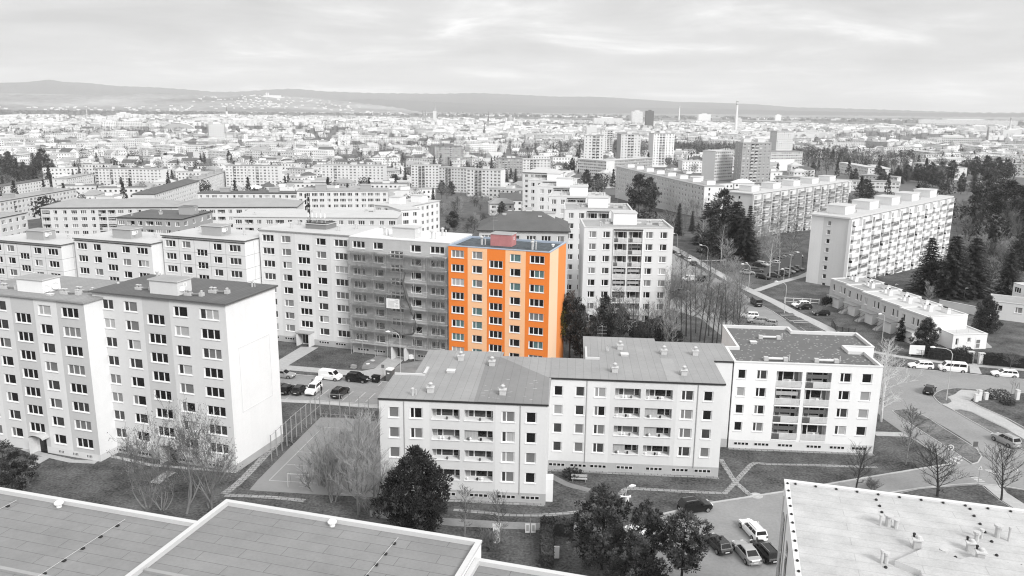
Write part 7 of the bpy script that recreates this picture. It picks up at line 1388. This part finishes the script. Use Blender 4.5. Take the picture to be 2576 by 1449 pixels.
def town_house(m, w, d, h, kind, wall, rf, R, T=lambda p: p, near_=True):
    P = lambda x, y, z: T((x, y, z)); s = MB(); a, b = w / 2, d / 2; s.box(-a, -b, -6, a, b, h, wall, rf, bottom=False)
    if kind == 'gable':
        r_ = d * .36; o_ = .4; s.poly([(-a - o_, -b - o_, h - .2), (a + o_, -b - o_, h - .2), (a + o_, 0, h + r_), (-a - o_, 0, h + r_)], rf); s.poly([(a + o_, b + o_, h - .2), (-a - o_, b + o_, h - .2), (-a - o_, 0, h + r_), (a + o_, 0, h + r_)], rf)
        for q in (-1, 1): s.poly([(q * a, -b, h), (q * a, b, h), (q * a, 0, h + r_ - .15)], wall)
        s.box(a * .4, -.4, h + r_ * .6, a * .4 + .8, .4, h + r_ + 1, 'wall_grey')
    elif kind == 'hip':
        r_ = d * .3; o_ = .5; i_ = min(a * .9, b); v = [(-a - o_, -b - o_, h), (a + o_, -b - o_, h), (a + o_, b + o_, h), (-a - o_, b + o_, h), (-a + i_, 0, h + r_), (a - i_, 0, h + r_)]
        for f in ((0, 1, 5, 4), (1, 2, 5), (2, 3, 4, 5), (3, 0, 4)): s.poly([v[k] for k in f], rf)
        s.box(-.4, .3, h + r_ * .5, .4, 1.1, h + r_ + .9, 'wall_grey')
    else:
        s.box(-a - .2, -b - .2, h + .01, a + .2, b + .2, h + .35, 'coping', rf); s.box(-a * .2, -b * .4, h + .36, a * .15, b * .4, h + 2.4, wall, rf)
    if near_:
        n = max(2, int(w / 3.4)); fl_ = max(1, int(h / 3))
        for f in range(fl_):
            z = h * (f + .32) / fl_
            for j in range(n):
                x = -a + w * (j + .3) / n
                for sg in (-1, 1): s.poly([(x, sg * (b + .03), z), (x + w * .4 / n, sg * (b + .03), z), (x + w * .4 / n, sg * (b + .03), z + 1.35), (x, sg * (b + .03), z + 1.35)], 'glass_mid')
            for sg in (-1, 1): 
                for y in (-b * .5, b * .2): s.poly([(sg * (a + .03), y, z), (sg * (a + .03), y + 1.1, z), (sg * (a + .03), y + 1.1, z + 1.35), (sg * (a + .03), y, z + 1.35)], 'glass_mid')
    i = len(m.v); m.v += [T(v) for v in s.v]; m.f += [tuple(i + q for q in f) for f in s.f]; m.m += s.m
RT = random.Random(77)
WT = ['wall_white', 'wall_white', 'wall_pale', 'wall_pale', 'wall_lgrey', 'wall_grey']; RFS = ['roof_light', 'roof_light', 'roof_mid', 'roof_mid', 'roof_dark', 'roof_white']
WN = dict(wall_white='white', wall_pale='pale', wall_lgrey='light grey', wall_grey='grey'); RN = dict(roof_light='light', roof_mid='grey', roof_dark='dark', roof_white='white')
KIT = []
for i in range(26):
    big = i % 4 == 0; kd = 'flat' if big or i % 5 == 0 else ('gable', 'hip')[i % 2]; w, d, h = (RT.uniform(26, 46), RT.uniform(11, 13), RT.uniform(9, 14)) if big else (RT.uniform(10, 20), RT.uniform(9, 12), RT.uniform(5.5, 9))
    wl, rf = RT.choice(WT), RT.choice(RFS); m = MB(); town_house(m, w, d, h, kd, wl, rf, RT); KIT.append((m.mesh('house'), '%s%s house, %s %s roof' % ('long ' if big else '', WN[wl], RN[rf], {'flat': 'flat', 'gable': 'gabled', 'hip': 'hipped'}[kd]), max(w, d) * .5))
LMK = [('the triple balcony block', (1150, 430)), ('the grey tower like block', (1130, 390)), ('the lone eight storey block', (880, 440)), ('the paired eight storey blocks', (650, 440)), ('the broad six storey block', (330, 430)), ('the edge slabs', (60, 450)), ('the blank fronted white block', (547, 350)), ('the stadium arch', (450, 340)), ('the white office slab', (1500, 420)), ('the first tower block', (1490, 392)), ('the white tower block', (1670, 398)), ('the big grey tower', (1900, 440)), ('the billboard slab', (1980, 420)), ('the panelled far tower', (1970, 372)), ('the grey office block', (2200, 365)), ('the pale office slab', (2130, 370)), ('the pine wood', (2330, 430)), ('the glazed edge office', (2560, 400)), ('the grey gabled slab', (2320, 390)), ('the old town bell tower', (1107, 330)), ('the long roofed school wing', (2170, 455)), ('the hill of scrub', (1200, 520))]
def ordinal(n):
    one = ordw; tens = {20: 'twenty', 30: 'thirty', 40: 'forty', 50: 'fifty', 60: 'sixty', 70: 'seventy'}
    if n <= 20: return one[n - 1]
    t_, u_ = n // 10 * 10, n % 10
    return (tens[t_] + ('ieth' if False else '') if u_ else tens[t_][:-1] + 'ieth') + ('-' + one[u_ - 1] if u_ else '')
def name_out(items, noun):
    """items: (object, description); labels count outward from the landmark next to each"""
    by = {}
    for o, dsc in items:
        x, y = to_px(o.location); l = min(range(len(LMK)), key=lambda k: hypot(x - LMK[k][1][0], 2.2 * (y - LMK[k][1][1]))); by.setdefault(l, []).append((hypot(x - LMK[l][1][0], 2.2 * (y - LMK[l][1][1])), o, dsc))
    for l, it in by.items():
        it.sort(key=lambda q: q[0])
        for n, (_, o, dsc) in enumerate(it): o['label'] = '%s, %s %sout from %s' % (dsc, ordinal(n + 1), noun + ' ' if noun == 'tree' else '', LMK[l][0])
made = []
tries = 0
while len(made) < 285 and tries < 9000:
    tries += 1; A = radians(RT.uniform(-36.5, 36.5)); d = sqrt(RT.uniform(470 ** 2, 1180 ** 2)); x, y = d * sin(A), d * cos(A)
    px, py = to_px((x, y, terr(x, y)))
    if not (-20 < px < 2596) or (1040 < px < 1270 and py > 425) or (px > 2020 and py > 398) or (px < 140 and py > 385): continue
    me, dsc, r = RT.choice(KIT)
    if not free(x, y, r + 3): continue
    take(x, y, r); o = link('town_house', me, None, (x, y, terr(x, y)), RT.choice([.1, .1, 1.67, .5, -.4]) + RT.uniform(-.1, .1)); o['category'] = 'house'; o['group'] = 'houses of the town below'; made.append((o, dsc))
name_out(made, 'house')
m = MB(); cnt = 0
for _ in range(9000):
    A = radians(RT.uniform(-36, 36)); d = sqrt(RT.uniform(1150 ** 2, 5600 ** 2)) if RT.random() < .7 else RT.uniform(1150, 5200); x, y = d * sin(A), d * cos(A)
    den = .55 + .45 * sin(x * .0031 + 1) * sin(y * .0023 + 2); lim = 5600 - 900 * abs(sin(A * 3 + 1))
    if RT.random() > den or d > lim or not free(x, y, 12): continue
    big = RT.random() < .22; w, dp, h = (RT.uniform(35, 95), RT.uniform(12, 26), RT.uniform(7, 15)) if big else (RT.uniform(12, 30), RT.uniform(10, 14), RT.uniform(5, 10))
    an = RT.choice([.1, 1.67, .6, -.5]) + RT.uniform(-.15, .15); ca, sa = cos(an), sin(an); z = terr(x, y)
    town_house(m, w, dp, h, 'flat' if big else RT.choice(('gable', 'hip', 'gable', 'flat')), RT.choice(['wall_white', 'wall_white', 'wall_white', 'wall_pale', 'wall_lgrey']), RT.choice(['roof_light', 'roof_white', 'roof_light', 'roof_mid', 'roof_mid', 'roof_dark']), RT, lambda p: (x + ca * p[0] - sa * p[1], y + sa * p[0] + ca * p[1], z + p[2]), d < 2500); cnt += 1  # mostly white walls and light roofs: sunlight on the town put into colour
for _ in range(700):                                                      # villages out on the plain
    c = RT.choice([(100, 7000, 500), (-2300, 7300, 700), (-700, 7200, 500), (-3000, 6900, 500), (2500, 7000, 600), (4200, 7200, 600)]); x, y = RT.gauss(c[0], c[2]), RT.gauss(c[1], 160); an = RT.uniform(0, 3); ca, sa = cos(an), sin(an)
    town_house(m, RT.uniform(14, 40), 13, RT.uniform(6, 9), 'gable', 'wall_white', RT.choice(['roof_mid', 'roof_light']), RT, lambda p: (x + ca * p[0] - sa * p[1], y + sa * p[0] + ca * p[1], -30 + p[2]), False)
tag(struct('distant_town', m, 'stuff'), 'mass of white and grey roofs of the far town', 'town')
# trees among the houses
def far_tree(seed, h, r, dark, n=150):
    R = random.Random(seed); m = MB(); m.tube([(0, 0, -1), (0, 0, h * .6)], [.25, .12], 5, 'bark_dark')
    for _ in range(n):
        f = R.random()
        if dark == 'cone': rr = r * (1 - f) * sqrt(R.random()); z = h * (.08 + .92 * f)
        else: v = Vector((R.gauss(0, 1), R.gauss(0, 1), R.gauss(0, 1))).normalized() * R.random() ** .4; rr = r * v.xy.length * (1 + .25 * sin(seed + 3 * v.x)); z = h * .58 + v.z * h * .42
        a = R.uniform(0, 2 * pi); p = Vector((rr * cos(a), rr * sin(a), z)); s = R.uniform(.5, 1.1) * (1.25 if dark else .9); d_ = Vector((R.uniform(-1, 1), R.uniform(-1, 1), R.uniform(.1, 1.2))).normalized(); e = d_.cross(Vector((R.uniform(-1, 1), R.uniform(-1, 1), R.uniform(-1, 1)))).normalized() * s * (.45 if dark else .2)
        m.poly([p - e, p + e, p + d_ * s * (1. if dark else 1.7)], R.choice(('needle_dark', 'needle', 'needle')) if dark else R.choice(('twig', 'twig', 'twig_dark', 'bark_pale')))
    return m
FT = [(far_tree(i, h, r, k, n).mesh('tree'), d) for i, (h, r, k, n, d) in enumerate([(13, 3.4, 'cone', 260, 'dark spruce'), (15, 3., 'cone', 280, 'tall dark spruce'), (12, 4.6, 'round', 320, 'dark round pine'), (10, 4., 'round', 280, 'small dark pine'), (12, 4.6, '', 460, 'grey bare tree'), (10, 5., '', 460, 'broad bare tree'), (14, 4., '', 460, 'tall bare tree'), (8, 4.4, '', 260, 'low bare tree')])]
made = []; tries = 0
def ok_tree(px, py): return -20 < px < 2596
while len(made) < 290 and tries < 9000:
    tries += 1; A = radians(RT.uniform(-36.5, 36.5)); d = sqrt(RT.uniform(330 ** 2, 1150 ** 2)); x, y = d * sin(A), d * cos(A); px, py = to_px((x, y, terr(x, y)))
    if not ok_tree(px, py) or (d < 430 and not (1560 < px < 1700 or px > 2150)) or (px > 1700 and px < 2130 and py > 470): continue
    if not free(x, y, 1.5): continue
    wood = (px > 2040 and py > 385) or (px < 140); me, dsc = RT.choice(FT[:6] if wood else FT)
    take(x, y, 2.5); o = link('town_tree', me, None, (x, y, terr(x, y)), RT.uniform(0, 6)); s = RT.uniform(.75, 1.3) * (1.15 if wood else 1); o.scale = (s, s, s); o['category'] = 'tree'; o['group'] = 'trees of the town below'; made.append((o, dsc))
name_out(made, 'tree')
m = MB()
def add(me_, x, y, z, s, rz):
    i = len(m.v); c, q = cos(rz) * s, sin(rz) * s; m.v += [(x + v[0] * c - v[1] * q, y + v[0] * q + v[1] * c, z + v[2] * s) for v in me_.v]; m.f += [tuple(i + k for k in f) for f in me_.f]; m.m += me_.m
FTM = [far_tree(40 + i, h, r, k, n) for i, (h, r, k, n) in enumerate([(13, 4.5, 'round', 70), (12, 4, 'cone', 60), (13, 6, '', 110), (12, 6, '', 110)])]
for _ in range(6200):
    A = radians(RT.uniform(-36, 36)); d = sqrt(RT.uniform(900 ** 2, 5400 ** 2)) if RT.random() < .4 else RT.uniform(900, 3600); x, y = d * sin(A), d * cos(A)
    if RT.random() > .5 - .5 * sin(x * .0031 + 1) * sin(y * .0023 + 2): continue
    add(RT.choice(FTM), x, y, terr(x, y), RT.uniform(.8, 1.5), RT.uniform(0, 6))
for _ in range(2300):
    A = radians(RT.uniform(-36, 36)); d = sqrt(RT.uniform(560 ** 2, 1900 ** 2)); x, y = d * sin(A), d * cos(A); px, py = to_px((x, y, terr(x, y)))
    if sin(x * .011 + 2) * sin(y * .009) < -.1 and free(x, y, 2) and (py < 400 or px > 2100): add(RT.choice(FTM), x, y, terr(x, y), RT.uniform(.7, 1.2), RT.uniform(0, 6))
for A0, d0, sa_, sd_, n in ((8.5, 1500, 5., 90, 420), (14, 1350, 5, 70, 260), (-32, 2300, 6, 160, 380), (22, 1250, 6, 60, 160), (-17, 5000, 12, 300, 260)):
    for _ in range(n): A = radians(RT.gauss(A0, sa_)); d = RT.gauss(d0, sd_); add(RT.choice(FTM), d * sin(A), d * cos(A), terr(d * sin(A), d * cos(A)), RT.uniform(.9, 1.6), RT.uniform(0, 6))
tag(struct('far_woodland', m, 'stuff'), 'bare and evergreen trees scattered through the far town', 'woodland')
# scrub and pines on the open ground behind the orange house and on the slopes
def scatter(kinds, area, n, desc, group, sc_=(.8, 1.3), cat='tree', gap=2.):
    made = 0; out_ = []
    for _ in range(n * 30):
        if made >= n: break
        px, py = RT.uniform(area[0], area[2]), RT.uniform(area[1], area[3]); p = gnd(px, py)
        if not free(p.x, p.y, gap): continue
        k = RT.choice(kinds); h = PH[k] * RT.uniform(*sc_); o = tree(k, (px, py), None, desc, group, RT.uniform(.9, 1.25), h); take(p.x, p.y, gap); made += 1; out_.append(o)
    out_.sort(key=lambda o: o.location.x)
    for i, o in enumerate(out_): o['label'] = '%s, %s from the west' % (desc, ordinal(i + 1))
scatter(['oakbare', 'oakbare2', 'slimbare', 'roundbare'], (1058, 485, 1240, 590), 44, 'dark bare tree on the open hill behind the orange house', 'dark bare trees on the open hill', (.6, 1.))
scatter(['oakbare', 'oakbare2', 'tallbare'], (2395, 480, 2640, 740), 46, 'dark bare tree on the wooded edge slope', 'dark bare trees on the wooded slope', (1., 1.5))
scatter(['shrub', 'fuzzy', 'fuzzy2', 'shrub'], (1062, 480, 1225, 585), 30, 'bare scrub bush on the open hill behind the orange house', 'bare scrub on the open hill', (.6, .95))
scatter(['fuzzy2', 'tallbare', 'fuzzy'], (1590, 478, 1760, 540), 16, 'bare tree along the long grey slab', 'bare trees along the long grey slab', (1., 1.4))
scatter(['fuzzy', 'fuzzy2', 'shrub', 'tallbare'], (2400, 540, 2640, 720), 34, 'bare tree on the wooded edge slope', 'bare trees on the wooded slope', (.8, 1.3))
for ar, n, dsc, gr in (((560, 432, 1050, 478), 26, 'tree among the far eight storey blocks', 'trees among the far eight storey blocks'), ((200, 400, 720, 430), 22, 'tree behind the broad six storey block', 'trees behind the broad six storey block'), ((1240, 400, 1470, 470), 16, 'tree between the grey tower like block and the office slab', 'trees by the office slab'), ((2020, 415, 2300, 470), 22, 'tree round the school wings', 'trees round the school wings'), ((90, 440, 330, 500), 14, 'tree between the edge slabs', 'trees between the edge slabs')): scatter(['darkpine', 'fuzzy2', 'spruce', 'tallbare', 'fuzzy'], ar, n, dsc, gr, (.75, 1.1))
scatter(['tallbare', 'fuzzy2', 'oakbare', 'pole'], (1425, 800, 1690, 885), 22, 'bare tree in the tangle beside the orange house', 'bare tangle beside the orange house', (.8, 1.15), gap=1.2)
scatter(['fuzzy2', 'pole', 'fuzzy', 'shrub'], (1690, 725, 1860, 850), 26, 'bare tree in the thicket between balcony block and white block', 'bare thicket trees by the street', (.8, 1.1), gap=1.5)
scatter(['birch', 'birch2', 'fuzzy2'], (1850, 565, 2010, 640), 16, 'bare birch in front of the second balcony slab', 'birches before the second balcony slab', (.9, 1.25), gap=1.5)
scatter(['tallbare', 'fuzzy2'], (1700, 540, 1800, 620), 10, 'bare tree among the street conifers', 'bare trees among the street conifers', (.9, 1.2), gap=1.5)
scatter(['spruce', 'spruce_wide', 'spruce'], (1765, 560, 1880, 640), 9, 'extra dark conifer in the street side wood', 'conifers of the street side wood', (.9, 1.2), gap=1.5)
scatter(['fuzzy', 'fuzzy2', 'shrub'], (1480, 820, 1680, 872), 12, 'bare bush below the pale railed balcony block', 'bushes below the railed balcony block', (.6, .9), gap=1.5)
scatter(['darkpine', 'spruce_wide'], (2140, 440, 2460, 490), 14, 'dark pine in the wood behind the long white slab', 'pines behind the long white slab', (.9, 1.2))
scatter(['fuzzy2', 'fuzzy'], (2410, 470, 2600, 545), 16, 'grey bare tree at the top of the edge slope', 'bare trees at the slope top', (.9, 1.3))
for b, t_, k, l, w in [((1140, 588), (1141, 532), 'darkpine2', 'round dark pine alone in the scrub', 1.2), ((1262, 548), (1275, 508), 'darkpine', 'dark pine in front of the small hip roofed house', 1.2), ((1090, 520), (1078, 470), 'spruce', 'dark spruce at the corner of the triple block', 1.), ((1112, 490), (1108, 455), 'darkpine', 'dark pine before the first of the triple blocks', 1.3), ((1135, 492), (1130, 458), 'darkpine', 'dark pine before the middle triple block', 1.3), ((1320, 545), (1318, 470), 'spruce', 'tall spruce beside the last of the flight', .9), ((1275, 478), (1272, 425), 'spruce', 'spruce before the white balcony stack, the slimmer one', .7), ((1297, 480), (1296, 422), 'spruce', 'spruce before the white balcony stack, the wider one', .9), ((995, 480), (996, 440), 'darkpine', 'dark pine beside the lone block', 1.4), ((1020, 470), (1018, 405), 'spruce', 'slim dark spruce beside the triple block', .6), ((1475, 480), (1472, 428), 'darkpine', 'dark pine in front of the white office slab', 1.2), ((1500, 482), (1498, 438), 'darkpine', 'lower dark pine in front of the white office slab', 1.3), ((1605, 545), (1604, 440), 'darkpine2', 'big dark pine before the long grey slab', 1.1), ((1632, 530), (1625, 448), 'darkpine', 'broad dark pine against the long grey slab', 1.2), ((2175, 505), (2178, 452), 'darkpine', 'broad dark pine above the balcony slab end', 1.9), ((245, 420), (243, 382), 'spruce', 'lone dark spruce behind the broad six storey block', 1.2)] + [((x, y), (x, y - h), 'darkpine' if i % 2 else 'spruce', 'dark conifer at the edge of the town, %s from the picture edge' % ordw[i], 1.3) for i, (x, y, h) in enumerate([(8, 440, 55), (26, 445, 62), (45, 447, 52), (62, 448, 40), (88, 448, 66), (112, 448, 72), (135, 447, 48), (75, 452, 34)])] + [((x, y), (x, y - h), 'darkpine', 'dark pine of the wood around the sunken slab, %s from the school wing' % ordw[i], 1.3) for i, (x, y, h) in enumerate([(2280, 455, 40), (2310, 460, 45), (2340, 462, 52), (2365, 455, 46), (2392, 452, 48), (2420, 448, 44), (2450, 445, 50), (2480, 450, 55), (2505, 455, 58), (2530, 452, 50)])]: tree(k, b, t_, l, None, w)

# ------------------------------------------------------------------ the air
HZ = bpy.data.materials.new('haze'); HZ.use_nodes = True; t = HZ.node_tree; t.nodes.clear(); oo = N(t, 'ShaderNodeOutputMaterial'); pv = N(t, 'ShaderNodeVolumePrincipled'); pv.inputs['Color'].default_value = (.97, .97, .97, 1); pv.inputs['Density'].default_value = 7e-5; lk(t, pv.outputs[0], oo.inputs['Volume'])
MATS['haze'] = HZ; m = MB(); m.box(-16500, -600, -45, 16500, 16800, 640, 'haze'); hz = struct('haze', m, 'stuff'); tag(hz, 'thin grey haze over the plain', 'haze')
